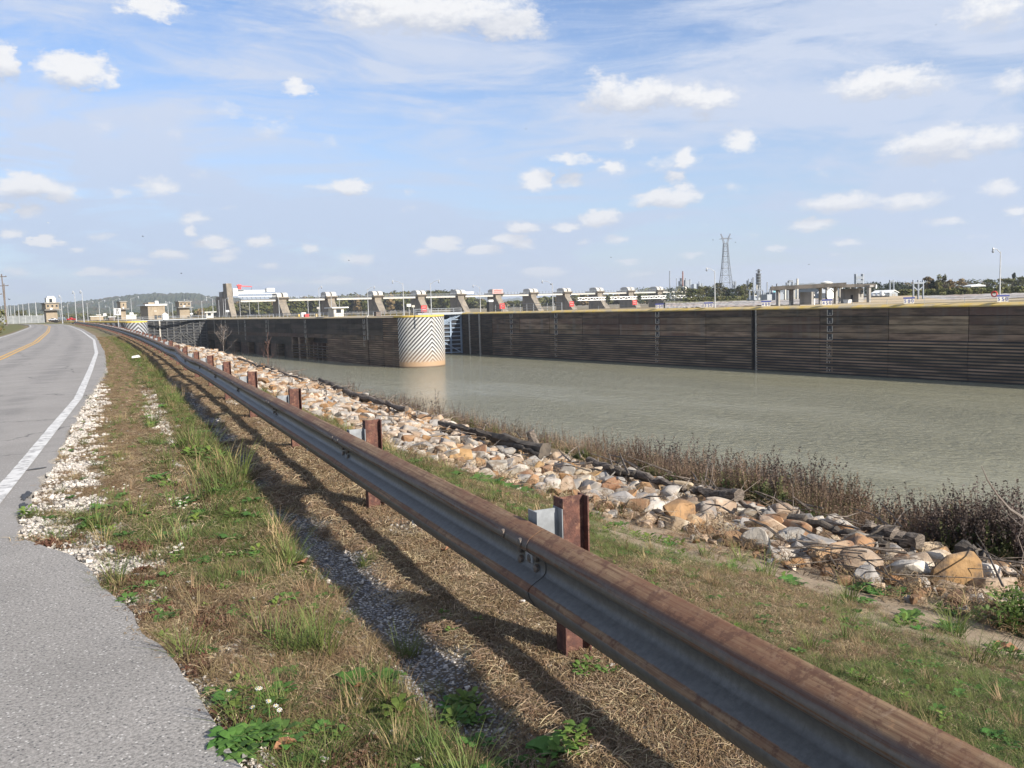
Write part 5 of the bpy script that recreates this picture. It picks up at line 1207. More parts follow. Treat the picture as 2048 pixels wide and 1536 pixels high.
wood('hedge', 'low scrub below the pylon trees', [(1370, 598), (1420, 597), (1480, 596), (1530, 597)], (603, 600), 480, 20, [AG, OL], 6, 34, size=.5, per=20, cat='scrub')
wood('hedge', 'ochre scrub on the left verge under the utility poles', [(-120, 640), (-40, 638), (-6, 645), (2, 650)], (668, 665), 110, 6, [TA, OL], 14, 35, size=.16, per=60, cat='scrub')

# ------------------------------------------------------------------ guardrail
def rail_mat():
    m = bpy.data.materials.new('weathered_rail_steel'); m.use_nodes = True; t = NT(m.node_tree); bs = t.nt.nodes['Principled BSDF']
    uv = t.n('ShaderNodeUVMap'); uv.uv_map = 'UVMap'; u, v, _ = t.sep(uv.outputs[0])
    pos = t.n('ShaderNodeNewGeometry').outputs['Position']
    st = t.combine(t.math('MULTIPLY', u, 1.2), t.math('MULTIPLY', v, 34), 0.0)
    st2 = t.combine(t.math('MULTIPLY', u, 22), t.math('MULTIPLY', v, 5), 0.0)
    n1 = t.noise(st, 1.0, 6, .7)[0]; n2 = t.noise(pos, 30, 5, .7)[0]; n3 = t.noise(st2, 1.0, 5, .7)[0]; nb = t.noise(pos, 2.2, 4, .6)[0]
    # rust along the upper crest (v .60-.92) and lower crest (v .2-.3)
    a = t.ramp(v, .60, .68); b = t.math('MULTIPLY', t.ramp(v, .165, .195), t.ramp(v, .275, .235))
    msk = t.math('MAXIMUM', t.math('MULTIPLY', a, 1.0), t.math('MULTIPLY', b, .66))
    jit = t.math('ADD', t.math('MULTIPLY', t.math('SUBTRACT', n1, .5), .9), t.math('MULTIPLY', t.math('SUBTRACT', n3, .5), .9))
    near = t.math('ABSOLUTE', t.math('SUBTRACT', t.math('FRACT', t.math('ADD', t.math('DIVIDE', u, 3.81), .5)), .5))
    spl = t.math('MULTIPLY', t.ramp(near, .12, .02), .35)
    f = t.ramp(t.math('ADD', t.math('ADD', msk, t.math('MULTIPLY', jit, t.math('ADD', t.math('MULTIPLY', msk, .85), .12))), t.math('MULTIPLY', spl, msk)), .38, .62)
    # scuffed bare band on the nose of the upper crest
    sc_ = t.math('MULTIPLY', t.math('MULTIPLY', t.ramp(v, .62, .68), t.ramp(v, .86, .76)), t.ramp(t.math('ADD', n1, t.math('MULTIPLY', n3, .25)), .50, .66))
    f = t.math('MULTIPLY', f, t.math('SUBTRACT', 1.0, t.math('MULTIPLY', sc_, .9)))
    gal = t.mix(t.ramp(n2, .3, .7), (.085, .086, .084), (.135, .135, .13)); gal = t.mix(t.math('MULTIPLY', t.ramp(nb, .4, .7), .5), gal, (.085, .083, .078)); gal = t.mix(t.math('MULTIPLY', t.ramp(t.noise(t.combine(t.math('MULTIPLY', u, 60), t.math('MULTIPLY', v, 3), 0.0), 1.0, 3, .6)[0], .55, .75), .35), gal, (.06, .055, .05))
    rst = t.mix(t.ramp(n1, .40, .60), (.120, .062, .031), (.24, .155, .085)); rst = t.mix(t.ramp(n2, .5, .75), rst, (.25, .17, .11)); rst = t.mix(t.math('MULTIPLY', t.ramp(nb, .42, .62), .7), rst, (.15, .066, .034))
    fl_ = t.noise(pos, 16, 6, .75)[0]; rst = t.mix(t.math('MULTIPLY', t.ramp(fl_, .52, .60), .7), rst, (.085, .036, .02)); rst = t.mix(t.math('MULTIPLY', t.ramp(fl_, .40, .34), .6), rst, (.30, .17, .085))
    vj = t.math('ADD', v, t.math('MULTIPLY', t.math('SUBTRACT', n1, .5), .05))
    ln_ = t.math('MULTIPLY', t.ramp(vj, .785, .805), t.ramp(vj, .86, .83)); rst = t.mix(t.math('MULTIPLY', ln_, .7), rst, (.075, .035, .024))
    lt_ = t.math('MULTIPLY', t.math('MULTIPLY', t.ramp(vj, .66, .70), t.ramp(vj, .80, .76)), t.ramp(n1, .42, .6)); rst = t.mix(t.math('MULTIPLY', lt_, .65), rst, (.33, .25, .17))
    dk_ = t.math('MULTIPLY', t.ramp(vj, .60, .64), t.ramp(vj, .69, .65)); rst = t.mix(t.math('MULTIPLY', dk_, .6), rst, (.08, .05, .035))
    setin(t.nt, bs.inputs['Base Color'], t.mix(f, gal, rst)); setin(t.nt, bs.inputs['Roughness'], t.math('MULTIPLY_ADD', f, .32, .46)); setin(t.nt, bs.inputs['Metallic'], t.math('MULTIPLY_ADD', f, -.12, .12))
    bm_ = t.n('ShaderNodeBump'); bm_.inputs['Strength'].default_value = .35; bm_.inputs['Distance'].default_value = .004; t.nt.links.new(t.math('ADD', n2, t.math('MULTIPLY', n1, .6)), bm_.inputs['Height']); t.nt.links.new(bm_.outputs[0], bs.inputs['Normal'])
    return m
MT['rail'] = rail_mat()
PROF = [(-.156, .046), (-.150, .054), (-.126, .068), (-.112, .078), (-.100, .082), (-.088, .084), (-.076, .080), (-.064, .066), (-.038, .018), (-.026, .005), (-.008, .0), (.008, .0), (.026, .005), (.038, .018), (.060, .060), (.072, .076), (.086, .084), (.102, .083), (.120, .074), (.134, .056), (.150, .022), (.156, .008)]
PROF = [(z * 1.22, p_ * 1.2) for z, p_ in PROF]
arcl = [0]
for a, b in zip(PROF, PROF[1:]): arcl.append(arcl[-1] + math.hypot(b[0] - a[0], b[1] - a[1]))
arcl = [a / arcl[-1] for a in arcl]
gr_root = thing('guardrail', 'long rusty W-beam guardrail with brown steel posts running from the right foreground into the distance', 'guardrail', (2.6, 3.5, 0))
# posts along the curve at equal steps
PST = []; y = 3.46; s = 0
def step_y(y, L): 
    for _ in range(3):
        pass
    dy = L
    for _ in range(4):
        dx = P(y + dy) - P(y); k = L / math.hypot(dx, dy); dy *= k
    return y + dy
y = 3.46; ysf = [y]
while y < 300: y = step_y(y, 3.81); ysf.append(y)
y = 3.46; ysb = []
for _ in range(3): y = y - 3.78; ysb.append(y)
YS = ysb[::-1] + ysf
def tang(y): d = Vector((float(P(y + .5) - P(y - .5)), 1, 0)).normalized(); return d, Vector((-d.y, d.x, 0))   # along, towards the road
def beam_c(y):           # centre line of the rail back plane
    d, n = tang(y); z = .543 + float(GZ(P(y), y, False)) + .08 * math.exp(-((y - 29.5) / 3.5) ** 2) * 1.0 - .05 * math.exp(-((y - 24.5) / 1.8) ** 2)
    z -= .013 * max(0, 3.5 - y)
    return Vector((float(P(y)), y, z)) + n * (.165 + .07 * math.exp(-((y - 27) / 2.0) ** 2))
def rail_piece(y0, y1, lift=0.0, smp=7, flip=False):
    ys_ = np.linspace(y0, y1, smp); V = []; F = []; UV = []; m = len(PROF)
    for side in (0, 1):
        for i, yy in enumerate(ys_):
            c = beam_c(yy); d, n = tang(yy); dd = (side * -.0035) + lift
            taper = 1
            for j, (z, p_) in enumerate(PROF): q = c + n * (p_ + dd) + Vector((0, 0, z)); V.append(q); UV.append((yy + .35, arcl[j]))
    def idx(s_, i, j): return s_ * smp * m + i * m + j
    for i in range(smp - 1):
        for j in range(m - 1):
            F.append((idx(0, i, j), idx(0, i, j + 1), idx(0, i + 1, j + 1), idx(0, i + 1, j))); F.append((idx(1, i, j), idx(1, i + 1, j), idx(1, i + 1, j + 1), idx(1, i, j + 1)))
        for j in (0, m - 1): F.append((idx(0, i, j), idx(0, i + 1, j), idx(1, i + 1, j), idx(1, i, j)))
    for i in (0, smp - 1):
        for j in range(m - 1): F.append((idx(0, i, j), idx(1, i, j), idx(1, i, j + 1), idx(0, i, j + 1)))
    off = gr_root.location; me = bpy.data.meshes.new('rail_section'); me.from_pydata([tuple(q - off) for q in V], [], F)
    ul = me.uv_layers.new(name='UVMap'); li = np.zeros(len(me.loops), dtype=np.int32); me.loops.foreach_get('vertex_index', li); ul.data.foreach_set('uv', np.array(UV)[li].ravel())
    me.materials.append(MT['rail']); bm = bmesh.new(); bm.from_mesh(me); bmesh.ops.recalc_face_normals(bm, faces=bm.faces); bm.to_mesh(me); bm.free()
    me.polygons.foreach_set('use_smooth', [True] * len(me.polygons)); me.set_sharp_from_angle(angle=rad(38)); me.update()
    o = bpy.data.objects.new('rail_section', me); COL.objects.link(o); o.parent = gr_root; return o
for i, (a, b) in enumerate(zip(YS, YS[1:])):
    rail_piece(a - .17, b + .15, .0042 if i % 2 else 0, 9 if a < 60 else 4)
def ibeam(mb, c, d, n, w, dep, z0, z1, tf=.008, tw=.006):   # flanges face n; c centre
    def bx_(u0, u1, v0, v1):
        P_ = [c + d * u + n * v for u, v in ((u0, v0), (u1, v0), (u1, v1), (u0, v1))]
        mb.extr([p + Vector((0, 0, z0)) for p in P_], (0, 0, z1 - z0))
    bx_(-w / 2, w / 2, dep / 2 - tf, dep / 2); bx_(-w / 2, w / 2, -dep / 2, -dep / 2 + tf); bx_(-tw / 2, tw / 2, -dep / 2 + tf + .0004, dep / 2 - tf - .0004)
r7 = random.Random(17)
MT['bolt'] = M('bolt_steel', (.10, .095, .09), (.17, .13, .10), 40, .6, .3)
MT['blk'] = M('dull_galvanised_block', (.25, .265, .28), (.18, .19, .20), 12, .6, .2, streak=((.15, .15, .15), 20, .5))
MT['rustpost'] = M('brown_rust_post', (.125, .055, .040), (.065, .030, .025), 18, .85, .05, bump=.4, bsc=60, col3=(.19, .10, .065), f3=.60, sc3=26, streak=((.05, .028, .025), 26, .6))
PY0 = {}
for i, yy in enumerate(YS):
    d, n = tang(yy); lean = r7.uniform(-.012, .012); g0 = float(GZ(P(yy), yy, False)); h = .82 + r7.uniform(-.015, .02)
    if 24 < yy < 34: h -= .05
    c = Vector((float(P(yy)) + 0, yy, 0)) - n * .075
    mb = MB(); ibeam(mb, c + Vector((lean, 0, 0)), d, n, .102, .15, g0 - .25, g0 + h)
    o = mb.build('post', MT['rustpost'], gr_root); 
    b = MB(); bc = c + n * (.075 + .075); ibeam(b, bc + d * .0, d, n, .10, .146, g0 + .44, g0 + h - .02 - r7.uniform(.02, .06), .0055, .005)
    bo = b.build('blockout', MT['blk'], gr_root)
    if yy < 70:
        for (zz, dd_) in [(-.088, -.10), (-.088, .10), (.118, -.10), (.118, .10), (.0, 0)] + ([(.028, -.09), (-.028, .09), (-.03, -.09), (.03, .09)] if yy < 30 else []):
            cc = beam_c(yy) + d * dd_ + Vector((0, 0, zz)); pr = (.105 if zz > 0 else .085) if abs(zz) > .06 else (.0 if abs(zz) < .01 else .010)
            if abs(zz) > .06: cc = beam_c(yy) + d * dd_ + Vector((0, 0, (.118 if zz > 0 else -.143))); pr = .099 if zz > 0 else .074
            q = cc + n * (pr + .006)
            k = MB(); k.tube([q - n * .008, q + n * .005, q + n * .010], [.024, .021, .008], 10); bt = k.build('bolt', MT['bolt'], gr_root, smooth=False)
# lower rub rail on the far stretch
lo = [y for y in YS if y < 300]
for a, b in zip(lo, lo[1:]):
    ca, cb = beam_c(a + .0), beam_c(b + .0); ga, gb = float(GZ(P(a), a, False)), float(GZ(P(b), b, False)); na, nb_ = tang(a)[1], tang(b)[1]
    ca = ca - na * .132; cb = cb - nb_ * .132
    m1 = MB(); m1.bar((ca.x, ca.y, ga + .30), (cb.x, cb.y, gb + .30), .05, .125); m1.build('rub_rail', MT['galv'] if a < 32 else MT['galv'], gr_root)
d, n = tang(3.46)
pl = MB(); q = beam_c(3.46) + n * .003 + Vector((0, 0, .004)); dd = d * .04
pl.extr([q - dd + Vector((0, 0, -.02)), q + dd + Vector((0, 0, -.02)), q + dd + Vector((0, 0, .03)), q - dd + Vector((0, 0, .03))], n * .006); pl.build('washer_plate', MT['galv'], gr_root)
for yy in (5.1, 8.6):
    d, n = tang(yy); q = beam_c(yy) + n * .075 + Vector((0, 0, -.160)); sm_ = MB()
    sm_.extr([q + d * .012 + Vector((0, 0, -.016)), q - d * .012 + Vector((0, 0, -.016)), q - d * .012 + Vector((0, 0, .016)), q + d * .012 + Vector((0, 0, .016))], n * .012); sm_.build('tag_plate', MT['offw'], gr_root)

# ------------------------------------------------------------------ riprap rocks on the near bank
def rockmat(nm, a, b, c):
    m = M(nm, a, b, 2.2, .9, col3=c, sc3=5, f3=.58, bump=1.0, bsc=9, rnd=.22, det=8, streak=None); MT[nm] = m; return m
RM = [rockmat('pale_limestone', (.45, .41, .355), (.29, .26, .22), (.17, .125, .085)), rockmat('tan_sandstone', (.34, .26, .18), (.22, .16, .11), (.40, .34, .27)), rockmat('orange_sandstone', (.27, .155, .082), (.16, .092, .05), (.31, .23, .15)), rockmat('grey_rock', (.27, .25, .23), (.18, .165, .15), (.32, .25, .18)), rockmat('brown_stained_rock', (.24, .135, .06), (.33, .20, .10), (.10, .07, .05))]
def rock_mesh(seed, n=13, flat=.62):
    g = random.Random(seed); bm = bmesh.new()
    for _ in range(n):
        v = Vector((g.gauss(0, 1), g.gauss(0, 1), g.gauss(0, 1))).normalized(); k = g.uniform(.82, 1.05)
        v = Vector((max(-.72, min(.72, v.x)), max(-.66, min(.66, v.y)), max(-.6, min(.6, v.z)))); bm.verts.new((v.x * .72 * k, v.y * .58 * k, v.z * flat * k))
    r = bmesh.ops.convex_hull(bm, input=bm.verts); bmesh.ops.delete(bm, geom=[v for v in bm.verts if not v.link_faces], context='VERTS')
    bmesh.ops.bevel(bm, geom=list(bm.edges), offset=.035, segments=1, affect='EDGES'); bmesh.ops.triangulate(bm, faces=bm.faces)
    me = bpy.data.meshes.new('rock'); bm.to_mesh(me); bm.free(); return me
RMESH = {(i, j): None for i in range(14) for j in range(5)}
for i in range(14):
    b = rock_mesh(100 + i, 12 + i % 4, .45 + .05 * (i % 5))
    for j in range(5): c = b.copy(); c.materials.append(RM[j]); RMESH[(i, j)] = c
rip = thing('riprap', 'bank of jumbled pale, tan and orange rocks between the grass and the waterside weeds', 'rock bank', (8, 10, -.8))
g8 = random.Random(5); cand = []
def rock_at(x, y, s, lay=0):
    z = float(GZ(x, y, False)) + s * (.16 + .34 * lay)
    w = [.24, .30, .14, .18, .14]
    cand.append((x, y, z, s, g8.randrange(14), g8.choices(range(5), w)[0], g8.uniform(0, 6.28), g8.uniform(-.35, .35), g8.uniform(-.35, .35)))
yy = 1.5
while yy < 75:
    wN, wF = float(N(yy)), float(FR(yy)) + .35
    stepy = .19 + yy * .0035
    xx = wN + g8.uniform(-.2, .25)
    while xx < wF:
        e_ = min(xx - wN, wF - xx)
        s = g8.choice([.17, .21, .26, .31, .37, .44]) * (1 if e_ > .3 else .75) * .92
        if g8.random() < (.93 if yy > 7 else .80): rock_at(xx, yy + g8.uniform(-.15, .15), s, g8.choice([0, 0, 0, .5]))
        xx += s * g8.uniform(.55, .85)
    yy += stepy
for (px, py, s, m_) in [(1350, 1042, .68, 4), (1275, 1020, .50, 2), (1515, 1075, .50, 0), (1500, 1045, .42, 0), (1640, 1100, .55, 3), (1815, 1160, .60, 0), (1890, 1155, .85, 4), (1720, 1140, .62, 1), (1990, 1160, .52, 1), (1480, 1035, .4, 0), (905, 915, .60, 0), (880, 905, .5, 2), (1840, 1115, .5, 1), (760, 890, .6, 2), (1570, 1080, .4, 0), (1610, 1110, .42, 3)]:
    q = ray(px, py + 12); t_ = (-.85 - EYE) / q.z; x, y = q.x * t_, q.y * t_
    cand.append((x, y, float(GZ(x, y, False)) + s * .22, s * .66, g8.randrange(14), m_, g8.uniform(0, 6.28), .1, .1))
def vis_key(c): return -c[3] / math.hypot(c[0], c[1])
def inview(c): px, py = pxof((c[0], c[1], c[2])); return -80 < px < 2130 and 600 < py < 1600
vis = sorted([c for c in cand if inview(c)], key=vis_key)
def place_rock(c, as_obj, parent, acc):
    x, y, z, s, mi, mj, a, b_, d_ = c; Mx = Matrix.Translation((x, y, z)) @ Matrix.Rotation(a, 4, 'Z') @ Matrix.Rotation(b_, 4, 'X') @ Matrix.Rotation(d_, 4, 'Y') @ Matrix.Scale(s, 4)
    if as_obj:
        o = bpy.data.objects.new('rock', RMESH[(mi, mj)]); COL.objects.link(o); o.parent = parent; o.matrix_local = Matrix.Translation(-parent.location) @ Mx
    else: acc.setdefault(mj, []).append((RMESH[(mi, mj)], Mx))
acc = {}
big = [c for c in vis if c[3] > .2][:300]; bigset = set(map(id, big))
for c in big: place_rock(c, True, rip, None)
for c in vis:
    if id(c) not in bigset: place_rock(c, False, None, acc)
for k in range(2600):                       # small filler stones between the large ones
    y = g8.uniform(0, 1) ** 1.5 * 50 + 1.5; x = g8.uniform(float(N(y)) - .35, float(FR(y)) + .8); s = g8.uniform(.07, .17)
    if inview((x, y, -1)): place_rock((x, y, float(GZ(x, y, False)) + s * .2, s, g8.randrange(14), g8.choice([0, 1, 1, 3, 2]), g8.uniform(0, 6), 0, 0), False, None, acc)
for mj, L_ in acc.items():
    V = []; F = []; k = 0
    for me, Mx in L_:
        co = np.empty(len(me.vertices) * 3); me.vertices.foreach_get('co', co); co = co.reshape(-1, 3); A = np.array(Mx); V.append(co @ A[:3, :3].T + A[:3, 3]); f = np.empty(len(me.polygons) * 3, dtype=np.int32); me.polygons.foreach_get('vertices', f); F.append(f.reshape(-1, 3) + k); k += len(co)
    o = mesh_np('small_rocks', np.concatenate(V), np.concatenate(F), RM[mj], rip, tuple(rip.location)); o['kind'] = 'stuff'

# ------------------------------------------------------------------ driftwood, saplings
MT['drift'] = M('grey_driftwood', (.19, .155, .125), (.065, .052, .042), 14, .9, stretch=(1, 1, 4), bump=.8, bsc=24); MT['drift_dark'] = M('charred_driftwood', (.045, .038, .032), (.11, .09, .07), 4, .9, bump=.9, bsc=20)
def log(label, p0, p1, r_0, r_1, mat, seed, z=-1.0, cat='driftwood log', branches=2, nm='driftwood_log'):
    g = random.Random(seed)
    def gp_(p, zz):
        q = ray(*p); t_ = (zz - EYE) / q.z; return Vector((q.x * t_, q.y * t_, zz))
    a, b = gp_(p0, z), gp_(p1, z); a.z = float(GZ(a.x, a.y, False)) + .18 + r_0; b.z = float(GZ(b.x, b.y, False)) + .18 + r_1
    pts = [a + (b - a) * f + Vector((g.uniform(-.06, .06), g.uniform(-.1, .1), g.uniform(-.03, .05))) for f in np.linspace(0, 1, 8)]
    t = thing(nm, label, cat, tuple(a)); rr = [r_0 + (r_1 - r_0) * f * g.uniform(.85, 1.1) for f in np.linspace(0, 1, 8)]
    pts = [pts[0] + (pts[-1] - pts[0]) * f + Vector((0, g.uniform(-.05, .05), g.uniform(-.03, .03))) for f in np.linspace(0, 1, 16)]; rr = [(r_0 + (r_1 - r_0) * f) * g.uniform(.72, 1.15) for f in np.linspace(0, 1, 16)]
    lm = MB().tube(pts, rr, 10); lm.v = [(x + g.uniform(-1, 1) * r_1 * .16, y + g.uniform(-1, 1) * r_1 * .16, z + g.uniform(-1, 1) * r_1 * .16) for x, y, z in lm.v]; o = lm.build('log', mat, t); smooth_edges(o, 28)
    for k in range(branches):
        i = g.randrange(2, 14); d = Vector((g.uniform(-1, 1), g.uniform(-1, 1), g.uniform(.0, .35))).normalized() * g.uniform(.15, .4)
        MB().tube([pts[i], pts[i] + d * .6 + Vector((0, 0, .03)), pts[i] + d], [rr[i] * .35, rr[i] * .22, .006], 6).build('branch', mat, t)
    return t
for args in [('big dark fallen trunk lying behind the rocks, its broken end facing right', (885, 862), (1098, 925), .06, .11, 'drift_dark', 1), ('long dark log just in front of the big fallen trunk', (960, 885), (1085, 925), .07, .05, 'drift_dark', 2), ('thin grey log right of the broken trunk end', (1180, 935), (1385, 1005), .07, .05, 'drift', 3),
             ('pale grey log left of the white boulders', (1385, 1003), (1480, 1030), .06, .09, 'drift', 4), ('thick grey log behind the rocks near the right edge', (1735, 1092), (1845, 1112), .08, .09, 'drift', 5), ('dark log among the rocks left of the thick grey log', (1590, 1082), (1790, 1125), .055, .04, 'drift_dark', 6),
             ('dark log at the bank edge by the left sapling', (478, 733), (555, 762), .06, .04, 'drift_dark', 7), ('grey log at the foot of the slim bare sapling', (520, 741), (610, 780), .05, .04, 'drift', 8), ('log behind the rocks above the second guardrail post', (690, 800), (812, 838), .10, .07, 'drift', 9), ('dark snag between rocks and dry weeds in the middle distance', (640, 775), (700, 800), .1, .06, 'drift_dark', 10),
             ('curved pale branch over the white boulders', (1470, 1018), (1545, 1065), .035, .025, 'drift', 11), ('grey stick lying before the rocks at the right edge', (1960, 1168), (2046, 1180), .04, .02, 'drift', 12), ('dark half-buried log at the right edge', (1930, 1140), (1975, 1160), .09, .06, 'drift_dark', 13), ('slanting grey log behind the rocks at centre', (1230, 960), (1330, 985), .06, .04, 'drift_dark', 14)]:
    log(args[0], args[1], args[2], args[3], args[4], MT[args[5]], args[6], branches=0 if args[6] in (13, 7, 8) else 1)
def gpz(px, py, zz):
    q = ray(px, py); t_ = (zz - EYE) / q.z; return Vector((q.x * t_, q.y * t_, zz))
c = gpz(1078, 915, -1.2); st = thing('tree_stump', 'short upright broken stump standing in the weeds behind the big trunk', 'stump', tuple(c)); c2 = at(1060, 862, c.dot(FW)); MB().tube([c + (c2 - c) * 0, (c + c2) / 2, c2], [.13, .10, .08], 8).build('stump_wood', MT['drift'], st)
# loose sticks
sk = MB()
for k in range(330):
    y = g8.uniform(0, 1) ** 1.3 * 38 + 2.5; x = float(FR(y)) + g8.uniform(-1.1, .9) - (1.2 if g8.random() < .25 else 0); z = float(GZ(x, y, False)) + g8.uniform(.12, .34); a = g8.gauss(1.35, .5); L_ = g8.uniform(.2, 1.1); r = g8.uniform(.006, .022)
    p = Vector((x, y, z)); e = p + Vector((math.cos(a) * L_, math.sin(a) * L_, g8.uniform(-.12, .2))); sk.tube([p, (p + e) / 2 + Vector((0, 0, g8.uniform(-.03, .06))), e], [r, r * .8, r * .4], 4)
for k in range(60):
    q = gpz(g8.uniform(1560, 1950), g8.uniform(1090, 1200), -.9); a = g8.gauss(.2, .6); L_ = g8.uniform(.15, .8); p = Vector((q.x, q.y, float(GZ(q.x, q.y, False)) + g8.uniform(.03, .25))); e = p + Vector((math.sin(a) * L_, math.cos(a) * -L_, g8.uniform(-.08, .1))); sk.tube([p, e], [.008, .003], 4)
o = sk.build('driftwood_sticks', MT['drift'], None, recalc=False); tag(o, 'litter of thin grey driftwood sticks along the top of the weeds', 'driftwood', kind='stuff')
# bare saplings
def sapling(label, px, yb, yt, zb, seed, mat, spread=.35, nb=12, lean=0.0):
    g = random.Random(seed); b = gpz(px, yb, zb); d_ = b.dot(FW); tp_ = at(px + lean, yt, d_); t = thing('sapling', label, 'sapling', tuple(b)); H = (tp_ - b).length
    ax = [b + (tp_ - b) * f + Vector((g.uniform(-.03, .03), g.uniform(-.03, .03), 0)) * (f * 2) for f in np.linspace(0, 1, 7)]
    MB().tube(ax, [.028 * H / 3 * (1 - f * .8) for f in np.linspace(0, 1, 7)], 6).build('stem', mat, t); br_ = MB()
    for k in range(nb):
        f = g.uniform(.3, .95); p = b + (tp_ - b) * f; a = g.uniform(0, 6.28); L_ = spread * H * (1.1 - f) + .08 * H
        e = p + Vector((math.cos(a) * L_ * .7, math.sin(a) * L_ * .7, L_ * g.uniform(.6, 1.1))); m_ = (p + e) / 2 + Vector((math.cos(a), math.sin(a), -.3)) * .06 * L_
        br_.tube([p, m_, e], [.012 * H / 3, .008 * H / 3, .002], 4)
        for j in range(3): s_ = p + (e - p) * g.uniform(.4, .95); br_.tube([s_, s_ + Vector((g.uniform(-1, 1), g.uniform(-1, 1), g.uniform(.3, 1))) * L_ * .28], [.006 * H / 3, .0015], 3)
    br_.build('twigs', mat, t); return t
MT['twig'] = M('grey_twig_bark', (.22, .19, .165), (.15, .12, .10), 6, .9); MT['twig_red'] = M('reddish_twig_bark', (.17, .10, .08), None, 1, .9)
sapling('bare bushy sapling in front of the middle wall, left of the slim one', 447, 728, 652, -1.3, 1, MT['twig'], .55, 22)
sapling('slim bare sapling with a reddish top beside the grey log', 536, 748, 668, -1.3, 2, MT['twig_red'], .22, 12, -1)
sapling('bare sapling with one long arching branch at the right edge', 2042, 1165, 985, -1.2, 3, MT['twig'], .5, 6, 2)
sapling('thin leafless stem among the weeds above the orange boulder', 1412, 1040, 905, -1.2, 4, MT['twig'], .12, 5, 12)
sapling('thin leafless stem in the weeds above the white boulders', 1585, 1090, 945, -1.1, 6, MT['twig'], .1, 4, 8)
a_ = gpz(2046, 1075, -.2); ab = MB(); d_ = a_.dot(FW); pts = [at(x, y, d_) for x, y in [(2046, 1035), (2020, 1018), (1995, 990), (1975, 960), (1963, 932)]]; ab.tube(pts, [.012, .01, .008, .006, .003], 5); 
t = thing('branch', 'long bare branch arching up over the water at the right edge', 'branch', tuple(pts[0])); ab.build('arching_stem', MT['twig'], t)

# ------------------------------------------------------------------ ground cover (instanced tufts)
SRC = bpy.data.collections.new('cover_sources')
def proto(name, V, F, mat, U=None):
    me = bpy.data.meshes.new(name); me.from_pydata(V, [], F); me.materials.append(mat); me.update(); o = bpy.data.objects.new(name, me); SRC.objects.link(o); return o
def blade(V, F, b, h, w, lean, curl, az_, seg=3):
    k = len(V); dx_, dy_ = math.cos(az_), math.sin(az_); px_, py_ = -dy_ * w / 2, dx_ * w / 2
    for i in range(seg + 1):
        f = i / seg; r = lean * f + curl * f * f; z = h * (f - .35 * curl / max(h, .01) * f * f * .6); ww = (1 - f) ** .7 if i < seg else 0.06
        V.append((b[0] + dx_ * r + px_ * ww, b[1] + dy_ * r + py_ * ww, b[2] + z)); V.append((b[0] + dx_ * r - px_ * ww, b[1] + dy_ * r - py_ * ww, b[2] + z))
    for i in range(seg): F.append((k + 2 * i, k + 2 * i + 1, k + 2 * i + 3, k + 2 * i + 2))
def tuft(name, n, rad_, h, w, lean, mat, seed, seg=3):
    g = random.Random(seed); V, F = [], []
    for _ in range(n):
        a = g.uniform(0, 6.28); r = rad_ * math.sqrt(g.random()); hh = h * g.uniform(.45, 1.1); blade(V, F, (r * math.cos(a), r * math.sin(a), -.005), hh, w * g.uniform(.7, 1.2), lean * g.uniform(.1, 1), lean * g.uniform(.2, 1.2), a + g.gauss(0, .8), seg)
    return proto(name, V, F, mat)
def thatch(name, n, rad_, L_, w0, mat, seed, zmax=.03):
    g = random.Random(seed); V, F = [], []
    for _ in range(n):
        x, y = g.uniform(-rad_, rad_), g.uniform(-rad_, rad_); a = g.uniform(0, 6.28); z = g.uniform(.002, zmax); k = len(V); c_ = g.gauss(0, .33); l = L_ * g.uniform(.25, 1.3); w = w0 * g.uniform(.6, 1.7)
        for i in range(4):
            f = i / 3; aa = a + c_ * f; zz = z + zmax * math.sin(f * 3.1) * g.uniform(.2, 1); V.append((x + math.cos(aa) * l * f - math.sin(aa) * w / 2, y + math.sin(aa) * l * f + math.cos(aa) * w / 2, zz)); V.append((x + math.cos(aa) * l * f + math.sin(aa) * w / 2, y + math.sin(aa) * l * f - math.cos(aa) * w / 2, zz + w * .5))
        for i in range(3): F.append((k + 2 * i, k + 2 * i + 1, k + 2 * i + 3, k + 2 * i + 2))
    return proto(name, V, F, mat)
def leafy(name, n, size, mat, seed, up=.5, h=.0, star=False):
    g = random.Random(seed); V, F = [], []
    for i in range(n):
        a = i * 2.4 + g.uniform(-.3, .3); l = size * g.uniform(.6, 1.15); w = l * g.uniform(.22, .34); z0 = h * g.random(); k = len(V); ca, sa = math.cos(a), math.sin(a); r0_ = g.uniform(0, size * .5) if h else 0
        for f, ww, zz in ((0, .12, 0), (.35, .9, .5), (.7, .8, .75), (1, .05, .6)):
            r = r0_ + l * f; V.append((ca * r - sa * w * ww, sa * r + ca * w * ww, z0 + zz * l * up)); V.append((ca * r + sa * w * ww, sa * r - ca * w * ww, z0 + zz * l * up + w * .15))
        for j in range(3): F.append((k + 2 * j, k + 2 * j + 1, k + 2 * j + 3, k + 2 * j + 2))
    return proto(name, V, F, mat)
